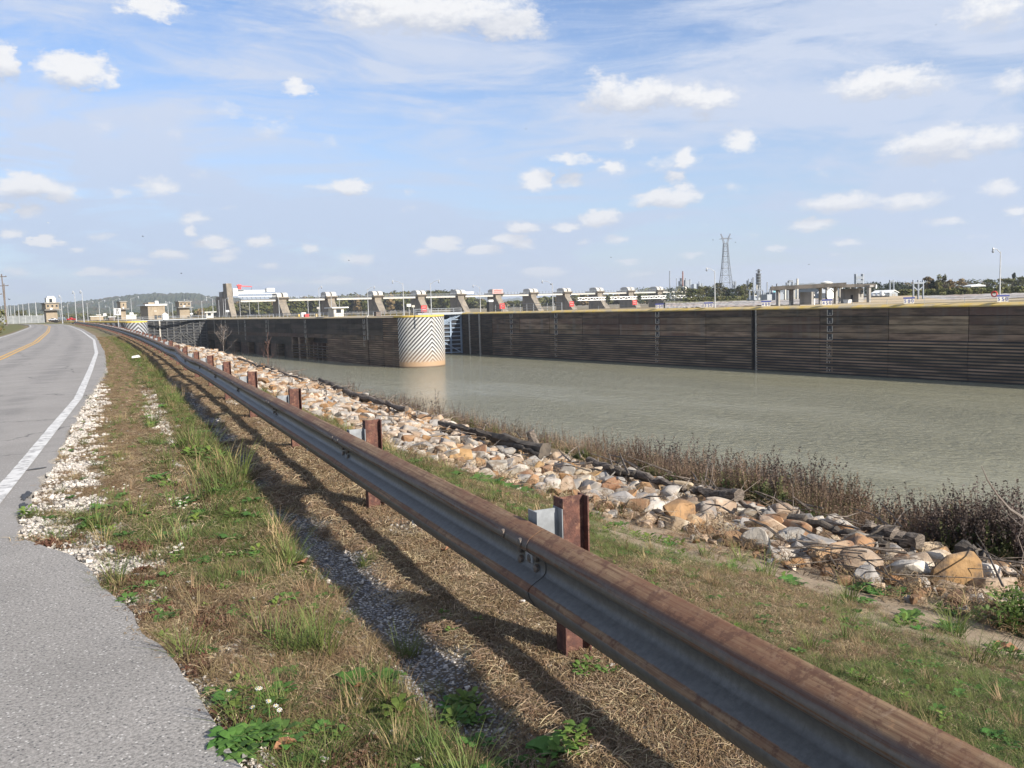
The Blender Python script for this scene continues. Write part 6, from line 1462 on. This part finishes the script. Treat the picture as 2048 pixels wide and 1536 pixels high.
def weed(name, n, h, mat, seed, spread=.18, leaf=.035, dens=14, stemw=.006):
    g = random.Random(seed); V, F = [], []
    for _ in range(n):
        a = g.uniform(0, 6.28); r = spread * math.sqrt(g.random()); b = Vector((r * math.cos(a), r * math.sin(a), -.02)); H = h * g.uniform(.55, 1.1); ln = Vector((g.gauss(0, .10), g.gauss(0, .10), 1)) * H
        k = len(V); s = Vector((math.cos(a + 1.5), math.sin(a + 1.5), 0)) * stemw
        for f in (0, .5, 1): c_ = b + ln * f + Vector((ln.x, ln.y, 0)) * f * f * .5; V += [tuple(c_ - s * (1 - f * .7)), tuple(c_ + s * (1 - f * .7))]
        F += [(k, k + 1, k + 3, k + 2), (k + 2, k + 3, k + 5, k + 4)]
        for _j in range(dens):
            f = g.uniform(.25, 1); c_ = b + ln * f + Vector((ln.x, ln.y, 0)) * f * f * .5; d = Vector((g.gauss(0, 1), g.gauss(0, 1), g.uniform(.2, 1.6))).normalized(); l = leaf * g.uniform(.6, 1.6) * (1.3 - f * .6); q = d.cross(Vector((g.random(), g.random(), .3))).normalized() * l * .28
            k = len(V); V += [tuple(c_), tuple(c_ + d * l * .5 + q), tuple(c_ + d * l), tuple(c_ + d * l * .5 - q)]; F.append((k, k + 1, k + 2, k + 3))
    return proto(name, V, F, mat)
def stone_proto(name, seed, mat):
    me = rock_mesh(seed, 10, .5); me = me.copy(); me.materials.clear(); me.materials.append(mat); o = bpy.data.objects.new(name, me); SRC.objects.link(o); return o
def leafM(n, a, b, rnd=.35, tr=.25): return M(n, a, b, 3, .65, rnd=rnd, trans=tr, spec=.3)
gG = leafM('fresh_grass_blades', (.085, .125, .030), (.135, .155, .045)); gD = leafM('dry_straw_blades', (.33, .245, .13), (.22, .155, .08), .45); gB = leafM('brown_grass_blades', (.155, .10, .055), (.22, .15, .085), .4); gR = leafM('red_spurge', (.145, .07, .045), (.10, .07, .04), .3); gL = leafM('broad_green_leaves', (.065, .15, .028), (.10, .19, .045), .3, .35)
gY = leafM('yellow_green_leaves', (.15, .21, .04), (.11, .18, .04), .3, .35); gW = M('white_petals', (.8, .8, .78), None, 1, .6); gT = leafM('pale_thatch', (.36, .28, .175), (.21, .155, .10), .45, .1); gW1 = leafM('reddish_brown_weed', (.098, .066, .047), (.145, .10, .066), .4, .1); gW2 = leafM('dark_seed_weed', (.058, .044, .038), (.085, .062, .05), .3, .1); gW3 = leafM('olive_weed', (.10, .12, .045), (.15, .14, .06), .35, .25)
gW1b = leafM('tan_brown_weed', (.17, .115, .075), (.24, .17, .11), .4, .1); gL2 = leafM('dull_green_weed', (.075, .115, .035), (.11, .14, .05), .3, .3)
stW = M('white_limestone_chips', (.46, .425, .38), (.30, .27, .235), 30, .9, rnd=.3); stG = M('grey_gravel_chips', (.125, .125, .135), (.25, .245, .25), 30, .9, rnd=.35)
def scatter(name, protos, pts, rots, scl, idx, label=None, cat=None, kind='stuff', tilt=None):
    """one object: instances the prototype meshes on its own vertices"""
    src = bpy.data.collections.new(name + '_kinds')
    for i, p in enumerate(protos): c_ = p.copy(); c_.name = 'k%02d_' % i + p.name; src.objects.link(c_)
    me = bpy.data.meshes.new(name); me.vertices.add(len(pts)); me.vertices.foreach_set('co', np.asarray(pts, float).ravel())
    ra = np.zeros((len(pts), 3), np.float32); ra[:, 2] = rots
    if tilt is not None: ra[:, :2] = tilt
    for nm, ty, dat in (('rt', 'FLOAT_VECTOR', ra), ('sz', 'FLOAT', np.asarray(scl, np.float32)), ('kd', 'INT', np.asarray(idx, np.int32))):
        at_ = me.attributes.new(nm, ty, 'POINT'); at_.data.foreach_set('vector' if ty == 'FLOAT_VECTOR' else 'value', dat.ravel())
    o = bpy.data.objects.new(name, me); COL.objects.link(o)
    ng = bpy.data.node_groups.new(name, 'GeometryNodeTree'); ng.interface.new_socket('Geometry', in_out='INPUT', socket_type='NodeSocketGeometry'); ng.interface.new_socket('Geometry', in_out='OUTPUT', socket_type='NodeSocketGeometry')
    N_ = ng.nodes; gi = N_.new('NodeGroupInput'); go = N_.new('NodeGroupOutput'); ip = N_.new('GeometryNodeInstanceOnPoints'); ci = N_.new('GeometryNodeCollectionInfo'); ci.inputs['Collection'].default_value = src; ci.inputs['Separate Children'].default_value = True; ci.inputs['Reset Children'].default_value = True
    ip.inputs['Pick Instance'].default_value = True
    def na(n, ty): q = N_.new('GeometryNodeInputNamedAttribute'); q.data_type = ty; q.inputs['Name'].default_value = n; return q.outputs['Attribute']
    Lk = ng.links.new; Lk(gi.outputs[0], ip.inputs['Points']); Lk(ci.outputs[0], ip.inputs['Instance']); Lk(na('kd', 'INT'), ip.inputs['Instance Index'])
    er = N_.new('FunctionNodeEulerToRotation'); Lk(na('rt', 'FLOAT_VECTOR'), er.inputs[0]); Lk(er.outputs[0], ip.inputs['Rotation']); Lk(na('sz', 'FLOAT'), ip.inputs['Scale']); Lk(ip.outputs[0], go.inputs[0])
    md = o.modifiers.new('cover', 'NODES'); md.node_group = ng
    return tag(o, label, cat, None, kind)
tG = [tuft('green_tuft', 15, .05, .062, .004, .055, gG, i) for i in range(3)]; tGs = [tuft('short_green_tuft', 18, .055, .034, .004, .035, gG, 10 + i) for i in range(2)]
tD = [tuft('dry_tuft', 14, .04, .075, .0035, .075, gD, 20 + i) for i in range(3)]; tB = [tuft('brown_tuft', 18, .055, .042, .0035, .055, gB, 30 + i) for i in range(2)]
tT = [thatch('thatch_patch', 40, .09, .055, .0024, gT, 40, .02), thatch('thatch_patch', 24, .11, .10, .0022, gT, 41, .022), thatch('thatch_patch', 30, .10, .07, .0022, gB, 42, .02)] + [thatch('brown_thatch_patch', 44, .09, .055, .0024, gB, 45, .022)]
tL = [leafy('broadleaf', 11, .075, gL, 50, .55), leafy('broadleaf', 14, .055, gL, 51, .4, .03), leafy('yellowleaf', 14, .05, gY, 52, .5, .05)]; tR = [weed('red_spurge', 9, .05, gR, 55, .05, .018, 10, .001), weed('red_spurge', 9, .06, gR, 56, .06, .018, 10, .001)]
tBig = [tuft('tall_green_tuft', 42, .07, .24, .006, .13, gG, 60, 4), tuft('tall_dry_tuft', 30, .06, .20, .005, .10, gD, 61, 4)]
st_w = [stone_proto('white_chip', 200 + i, stW) for i in range(4)]; st_g = [stone_proto('grey_chip', 210 + i, stG) for i in range(4)]
g9 = np.random.default_rng(77)
def sample(n, x0, x1, y0, y1, power=1.0):
    y = y0 + (y1 - y0) * g9.uniform(0, 1, n) ** power; x = g9.uniform(x0, x1, n); return x, y
def viewmask(x, y, z=0.0, m=60):
    w = np.stack([x, y, np.full_like(x, z) - EYE], -1); d = w @ np.array(f0); a = 1024 + FOC * (w @ np.array(ri)) / np.maximum(d, .01); b = 768 - FOC * (w @ np.array(ui)) / np.maximum(d, .01)
    return (d > .5) & (a > -m) & (a < 2048 + m) & (b < 1536 + m)
# density falls with distance: candidate y sampled as 1/d
def cover_pts(n, offs, ymax):
    u = g9.uniform(0, 1, n); y = 1.2 * (ymax / 1.2) ** u; x = offs(y, g9.uniform(0, 1, n)); m = viewmask(x, y); return x[m], y[m]
x, y = cover_pts(240000, lambda y, u: E(y) - .02 + (np.minimum(N(y) + .5, P(y) + 6) - E(y)) * u, 90)
gr_, gn_, so_ = zones(x, y); off = x - P(y); n4 = fbm(x, y, .5, 61); n5 = fbm(x, y, .22, 71); rnd = g9.uniform(0, 1, len(x))
behind = off > .45; lane = (off > -.8) & (off < .45)
keep_p = np.where(lane, .30 + .75 * sstep(fbm(x, y, .18, 91), .38, .55), 1.0) * (1 - gr_) ** np.where(off > -1.2, 3.0, 1.6) * (1 - .985 * so_) ** 2 * np.where(off > .45, .8, 1); keep_p = np.where(x < E(y) + .05, keep_p * .35, keep_p)
# thin with distance on area basis (instances grow instead)
dist = np.hypot(x, y); k_ = rnd < keep_p
x, y, gr_, gn_, so_, off, n4, n5, behind, lane, dist = [a[k_] for a in (x, y, gr_, gn_, so_, off, n4, n5, behind, lane, dist)]
r1 = g9.uniform(0, 1, len(x)); idx = np.zeros(len(x), int); scl = np.ones(len(x))
protos = tG + tGs + tD + tB + tT + tL + tR + tBig      # 0-2 G,3-4 Gs,5-7 D,8-9 B,10-13 T,14-16 L,17-18 R,19-20 big
pick = lambda a, b: g9.integers(a, b, len(x))
green_ = r1 < gn_ * .92
gn_ = np.where(lane & (n4 > .57), np.maximum(gn_, .35), gn_)
idx = np.where(green_, np.where(g9.uniform(0, 1, len(x)) < .6, pick(0, 3), pick(3, 5)), np.where(g9.uniform(0, 1, len(x)) < .50, pick(10, 14), np.where(n4 > .47, pick(5, 8), pick(8, 10))))
idx = np.where(lane & (r1 > .16), pick(10, 14), idx); idx = np.where(lane & (r1 < .05), pick(3, 5), idx); idx = np.where(lane & (r1 >= .05) & (r1 < .16), pick(5, 10), idx)
rr_ = g9.uniform(0, 1, len(x)); idx = np.where((rr_ < .012) & ~lane, pick(14, 17), idx); idx = np.where((rr_ > .993) & ~lane, pick(19, 21), idx)
idx = np.where((n5 > .60) & (x < E(y) + .55) & (y < 8) & (rr_ < .8), pick(17, 19), idx)
scl = (.60 + .6 * g9.uniform(0, 1, len(x))) * np.clip(dist / 6, .9, 2.0); scl = np.where(dist > 12, scl * .8, scl)
scl = np.where(behind, scl * .58, scl); scl = np.where((idx >= 10) & (idx < 14), scl * .9, scl)
scl = np.where((y > 9) & (x < E(y) + 1.2), scl * .45, scl)
z = GZ(x, y)
scatter('grass', protos, np.stack([x, y, z], -1), g9.uniform(0, 6.28, len(x)), scl, idx)
# dead grass and thatch caught between the rocks
yr = 2.0 * (45 / 2.0) ** g9.uniform(0, 1, 2600); xr = N(yr) - .5 + (FR(yr) + .9 - N(yr)) * g9.uniform(0, 1, len(yr)); mr = viewmask(xr, yr, -1.0); xr, yr = xr[mr], yr[mr]
scatter('dead_grass', protos, np.stack([xr, yr, GZ(xr, yr) + g9.uniform(0, .13, len(xr))], -1), g9.uniform(0, 6.28, len(xr)), g9.uniform(.8, 2.0, len(xr)), g9.choice([5, 6, 8, 9, 11, 12, 13, 11, 13], len(xr)), tilt=g9.normal(0, .3, (len(xr), 2)))
# lush clumps and flowers in places seen in the photograph
SP = []
def clump(px, py, n, spread, ids, s, zz=0.0):
    s *= .85; n = max(3, int(n * .75))
    if zz < -.3: n = int(n * .55)
    q = gpz(px, py, zz)
    for _ in range(n): a, b = q.x + g9.normal(0, spread), q.y + g9.normal(0, spread); SP.append((a, b, float(GZ(a, b)), g9.uniform(0, 6.28), s * g9.uniform(.7, 1.3), g9.choice(ids)))
for a in [(620, 1310, 9, .07, [19, 0], 1.15), (560, 1270, 6, .08, [19, 20], .9), (520, 1420, 26, .09, [14, 15, 16], 1.0), (500, 1490, 34, .07, [14, 15], 1.1), (330, 1235, 16, .05, [15, 14], .8), (450, 1232, 10, .05, [15, 14], .8), (290, 1180, 14, .07, [17, 18, 15], .8), (1120, 1490, 12, .07, [14, 16], 1.3), (900, 1410, 14, .10, [16, 15], 1.3), (760, 1360, 5, .06, [14], 1.3),
          (1185, 1345, 12, .05, [15, 16], .8), (960, 1130, 8, .05, [15, 0], .8), (820, 1290, 4, .03, [19], .7), (735, 1120, 4, .03, [19], .7), (500, 1370, 14, .08, [14, 0], .9), (370, 1130, 10, .06, [0, 1, 19], .8), (370, 1010, 10, .07, [0, 15], .9), (640, 1050, 14, .12, [3, 4, 0], .9), (250, 990, 8, .08, [0, 15], .9), (96, 1035, 6, .03, [15], .7),
          (900, 1240, 8, .10, [16, 15], .7), (1010, 1530, 6, .05, [14], 1.1), (700, 1400, 8, .08, [8, 5, 6], 1.2), (480, 1330, 10, .1, [5, 6, 20], 1.0), (640, 1440, 12, .12, [5, 6, 20], 1.0), (330, 1150, 10, .1, [5, 6], .9), (470, 1170, 14, .12, [6, 7, 20], .9), (850, 1380, 5, .1, [19], .5)]: clump(*a)
# weeds on the far side of the rail
for a in [(1010, 990, 30, .22, [14, 14, 15], 1.9, -.45), (950, 960, 22, .22, [14, 15], 1.9, -.5), (1090, 985, 12, .18, [14, 15], 1.8, -.5), (845, 915, 8, .15, [14, 15], 1.8, -.6), (1200, 1060, 14, .14, [16, 15], 1.3, -.45), (1290, 1075, 24, .2, [16, 15, 3], 1.2, -.5), (1350, 1100, 20, .2, [16, 3, 0], 1.2, -.5), (1220, 1040, 8, .1, [15], 1.3, -.5),
          (1540, 1160, 16, .14, [19, 16, 0], 1.1, -.6), (1600, 1185, 10, .08, [14], 1.5, -.6), (1770, 1180, 18, .10, [15, 14], 1.5, -.7), (1710, 1215, 9, .06, [15], 1.3, -.6), (1740, 1230, 16, .16, [19, 0, 3], 1.2, -.6), (1900, 1215, 10, .07, [15, 16], 1.3, -.7), (1890, 1260, 12, .12, [19, 15], 1.1, -.6), (1960, 1290, 22, .2, [16, 15], 1.2, -.5), (1830, 1240, 12, .12, [14], 1.3, -.6), (1470, 1110, 8, .1, [19, 3], 1.1, -.6),
          (2035, 1215, 60, .16, [16, 15, 16], 1.9, -.8), (2046, 1240, 50, .14, [16, 14], 1.8, -.75), (2000, 1330, 10, .15, [19, 3], 1.0, -.4)]: clump(*a)
SP = np.array(SP)
scatter('ground_plants', protos, SP[:, :3], SP[:, 3], SP[:, 4], SP[:, 5].astype(int))
# gravel
x, y = cover_pts(90000, lambda y, u: E(y) - .03 + 3.4 * u, 26); gr_, _, _ = zones(x, y); off = x - P(y); k_ = (g9.uniform(0, 1, len(x)) < gr_ ** 1.3 * .95) & (off < .4); x, y, off = x[k_], y[k_], off[k_]
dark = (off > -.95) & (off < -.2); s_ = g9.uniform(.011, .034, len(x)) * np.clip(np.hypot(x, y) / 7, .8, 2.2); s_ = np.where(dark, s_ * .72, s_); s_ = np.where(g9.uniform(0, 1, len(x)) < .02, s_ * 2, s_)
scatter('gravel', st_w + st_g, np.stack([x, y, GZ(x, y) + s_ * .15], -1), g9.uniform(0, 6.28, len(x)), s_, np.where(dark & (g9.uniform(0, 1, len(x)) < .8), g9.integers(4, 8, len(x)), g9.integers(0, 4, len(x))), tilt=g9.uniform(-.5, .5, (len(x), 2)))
x, y = cover_pts(1500, lambda y, u: E(y) + 5 * u, 20); k_ = (x < P(y) + .5); x, y = x[k_], y[k_]; s_ = g9.uniform(.02, .045, len(x)); scatter('gravel', st_w, np.stack([x, y, GZ(x, y) + .012], -1), g9.uniform(0, 6.28, len(x)), s_, g9.integers(0, 4, len(x)))
# waterside weeds
wd = [weed('waterside_weed', 10, 1.1, gW1, 80, .25, .032, 46, .004), weed('waterside_weed', 12, .85, gW1b, 81, .25, .030, 42, .004), weed('waterside_weed', 6, 1.3, gW2, 82, .2, .036, 44, .004), weed('waterside_weed', 12, .7, gW3, 83, .25, .042, 40), weed('waterside_weed', 12, .55, gL2, 84, .22, .048, 34), tuft('dry_reeds', 26, .15, .9, .009, .22, gB, 85, 4), tuft('pale_reeds', 14, .12, .85, .007, .2, gD, 86, 4)]
n = 21000; u = g9.uniform(0, 1, n); y = 2.2 * (70 / 2.2) ** u; s_ = g9.uniform(0, 1, n) ** 1.2 * (4.6 + .16 * y); x = FR(y) + .35 + s_ + .4 * (fbm(y, y * 0, 1.2, 4) - .5); m = viewmask(x, y, -1.5, 150); x, y, s_ = x[m], y[m], s_[m]
nn = fbm(x, y, 1.6, 88); r1 = g9.uniform(0, 1, len(x)); front = s_ < .9
idx = np.where(r1 < .24, 0, np.where(r1 < .48, 1, np.where(r1 < .58, 2, np.where(r1 < .80, 3, np.where(r1 < .87, 4, np.where(r1 < .96, 5, 6)))))); idx = np.where((y < 13) & (r1 > .50), np.where(r1 > .80, 4, 3), idx); idx = np.where((nn > .56) & (r1 < .45), 2, idx)
idx = np.where((y > 22) & (r1 > .35), 5, idx)
sc_ = np.clip(.55 + 1.1 * (nn - .35) + g9.uniform(-.25, .25, len(x)), .25, 1.35) * np.interp(y, [3, 6, 12, 20, 40], [1.1, 1.05, .98, .82, .65]) * np.where(front, .8, 1)
k_ = g9.uniform(0, 1, len(x)) < np.interp(y, [0, 10, 14, 24, 40, 60], [1, .9, .62, .36, .18, .1]); x, y, sc_, idx = x[k_], y[k_], sc_[k_], idx[k_]
scatter('waterside_weeds', wd, np.stack([x, y, GZ(x, y) - .02], -1), g9.uniform(0, 6.28, len(x)), sc_, idx, tilt=g9.normal(0, .07, (len(x), 2)))
# leafy shrub at the right edge
q = gpz(2044, 1258, -.72); t = thing('shrub', 'bright yellow-green leafy shrub in front of the rocks at the right edge', 'shrub', (q.x, q.y, float(GZ(q.x, q.y)))); gq = random.Random(4); V, F = [], []; stm = MB(); z0 = float(GZ(q.x, q.y))
for k in range(26):
    a = gq.uniform(0, 6.28); b0 = Vector((q.x + gq.gauss(0, .05), q.y + gq.gauss(0, .05), z0)); tip = b0 + Vector((math.cos(a) * gq.uniform(.02, .24), math.sin(a) * gq.uniform(.02, .24), gq.uniform(.18, .40))); stm.tube([b0, tip], [.004, .002], 4)
    for j in range(26):
        c_ = b0 + (tip - b0) * gq.uniform(.25, 1) + Vector((gq.gauss(0, .02), gq.gauss(0, .02), 0)); d = Vector((gq.gauss(0, 1), gq.gauss(0, 1), gq.uniform(-.1, .9))).normalized(); l = gq.uniform(.022, .045); w_ = d.cross(Vector((0, 0, 1))).normalized() * l * .38; k0 = len(V); V += [tuple(c_), tuple(c_ + d * l * .5 + w_), tuple(c_ + d * l), tuple(c_ + d * l * .5 - w_)]; F.append((k0, k0 + 1, k0 + 2, k0 + 3))
stm.build('stems', gL, t); lf = MB(); lf.add(V, F); lf.build('leaves', gY, t, recalc=False)
# white daisies in the verge: each plant is its own thing
def daisy(label, px, py, n, s):
    q = gpz(px, py, 0.02); t = thing('daisy_plant', label, 'wildflower', (q.x, q.y, float(GZ(q.x, q.y))), 'white flowers in the verge'); g = random.Random(int(px)); bz = float(GZ(q.x, q.y))
    fl = MB(); stm = MB(); cen = MB()
    for _ in range(n):
        c = Vector((q.x + g.gauss(0, s), q.y + g.gauss(0, s * 1.4), bz + g.uniform(.07, .12))); stm.tube([(c.x, c.y, bz - .01), c], .0015, 3)
        tl = Vector((g.uniform(-.3, .1), g.uniform(-.5, 0), 1)).normalized(); X = tl.orthogonal().normalized(); Y = tl.cross(X)
        for k in range(8): a = k * math.pi / 4; d_ = X * math.cos(a) + Y * math.sin(a); e_ = X * math.cos(a + .3) + Y * math.sin(a + .3); fl.add([c, c + d_ * .011, c + e_ * .012], [(0, 1, 2)])
        cen.tube([c, c + tl * .003], [.004, .003], 6)
    fl.build('petals', gW, t, recalc=False); stm.build('stems', gL, t); cen.build('flower_centres', MT['yellow'], t)
for i, (a, b, n, s) in enumerate([(362, 1108, 9, .03), (365, 1010, 10, .05), (380, 1020, 8, .05), (500, 1420, 5, .05), (530, 1440, 4, .04), (250, 985, 6, .05)]):
    daisy(['white flowers left of the middle of the verge', 'white flowers higher up the verge', 'white flowers beside the ones higher up the verge', 'white flowers at the edge of the pull-off', 'white flowers just right of the pull-off edge', 'small white flowers far up the verge by the gravel'][i], a, b, n, s)
# curled brown leaves
MT['deadleaf'] = M('dead_brown_leaf', (.16, .07, .035), (.24, .12, .06), 20, .8)
for i, (px, py, s, zz) in enumerate([(605, 1133, .05, 0), (2022, 1293, .07, -.45), (890, 1108, .035, 0), (570, 1505, .045, 0), (720, 1385, .03, 0), (2000, 1275, .04, -.45)]):
    q = gpz(px, py, zz); z0 = float(GZ(q.x, q.y)) + .03; V = []; g = random.Random(i)
    for k in range(9): a = k / 9 * 6.283; r = s * (1 + .35 * math.sin(a * 3 + i)); V.append((q.x + r * math.cos(a), q.y + r * .7 * math.sin(a), z0 + g.uniform(0, s * .8)))
    V.append((q.x, q.y, z0)); mb = MB(); mb.add(V, [(k, (k + 1) % 9, 9) for k in range(9)]); o = mb.build('dead_leaf', MT['deadleaf'], None, recalc=False)
    o.location = (q.x, q.y, z0); o.data.transform(Matrix.Translation((-q.x, -q.y, -z0))); tag(o, ['curled brown leaf in the verge left of the gravel strip', 'large curled brown leaf in the grass at the right edge', 'small brown leaf in the straw under the rail', 'brown leaf among green weeds at the bottom of the verge', 'tiny brown leaf by the green weeds under the rail shadow', 'small brown leaf left of the large one at the right edge'][i], 'dead leaf')
# litter
q = gpz(272, 717, 0.0); t = thing('litter', 'crumpled piece of white litter lying on the green verge', 'litter', (q.x, q.y, .0)); MB().extr([(q.x - .16, q.y, .03), (q.x + .17, q.y - .05, .05), (q.x + .14, q.y + .12, .11), (q.x - .13, q.y + .10, .07)], (0, .03, .03)).build('crumpled_sheet', MT['white'], t)
# small birds over the river
MT['bird'] = M('dark_bird', (.05, .05, .055), None, 1, .8); MT['gull'] = M('pale_bird', (.7, .7, .7), None, 1, .8)
def bird(px, py, d, s, mat, label, fl):
    c = at(px, py, d); t = thing('bird', label, 'bird', tuple(c), 'small birds in the sky'); b = MB(); b.tube([c - r0 * s * .5, c - r0 * s * .2, c + r0 * s * .25, c + r0 * s * .5], [s * .03, s * .1, s * .09, s * .02], 6); b.build('body', mat, t)
    for k in (-1, 1):
        w_ = MB(); a = FW * k; w_.add([c - r0 * s * .15, c + r0 * s * .2, c + r0 * s * .05 + a * s * .55 + Vector((0, 0, s * fl)), c - r0 * s * .3 + a * s * 1.0 + Vector((0, 0, s * fl * .6))], [(0, 1, 2, 3)]); w_.build('wing', mat, t, recalc=False)
for i, (px, py, m_, d) in enumerate([(19, 599, 'bird', 130), (363, 547, 'bird', 150), (286, 473, 'bird', 160), (97, 446, 'gull', 160), (432, 495, 'gull', 170), (698, 521, 'bird', 180), (1426, 480, 'bird', 200), (1471, 485, 'bird', 200), (1222, 515, 'bird', 190), (1618, 529, 'bird', 200), (1052, 258, 'bird', 200), (1872, 50, 'bird', 190)]):
    bird(px, py, d, .32, MT[m_], '%s bird in the sky %s' % ('pale' if m_ == 'gull' else 'dark', ['beside the utility poles', 'above the left tan abutment of the far lock', 'in the left sky over the hill', 'high in the left sky', 'between the small clouds left of the dam', 'above the left dam piers', 'left of the pylon top', 'right of the pylon top', 'above the raised gates', 'above the concrete frame', 'high over the middle', 'at the top right cloud'][i]), .4)
# ------------------------------------------------------------------ haze
HZ = True
if HZ:
    hz = MB().box(-2800, 9800, -300, 9900, WZ - 5, 330).build('haze', MT['white']); m = bpy.data.materials.new('river_haze'); m.use_nodes = True; nt = m.node_tree; nt.nodes.clear()
    pv = nt.nodes.new('ShaderNodeVolumePrincipled'); pv.inputs['Density'].default_value = 1.05e-4; pv.inputs['Color'].default_value = (.86, .92, 1.0, 1); pv.inputs['Anisotropy'].default_value = .2
    ou = nt.nodes.new('ShaderNodeOutputMaterial'); nt.links.new(pv.outputs[0], ou.inputs['Volume']); hz.data.materials.clear(); hz.data.materials.append(m); hz['kind'] = 'stuff'
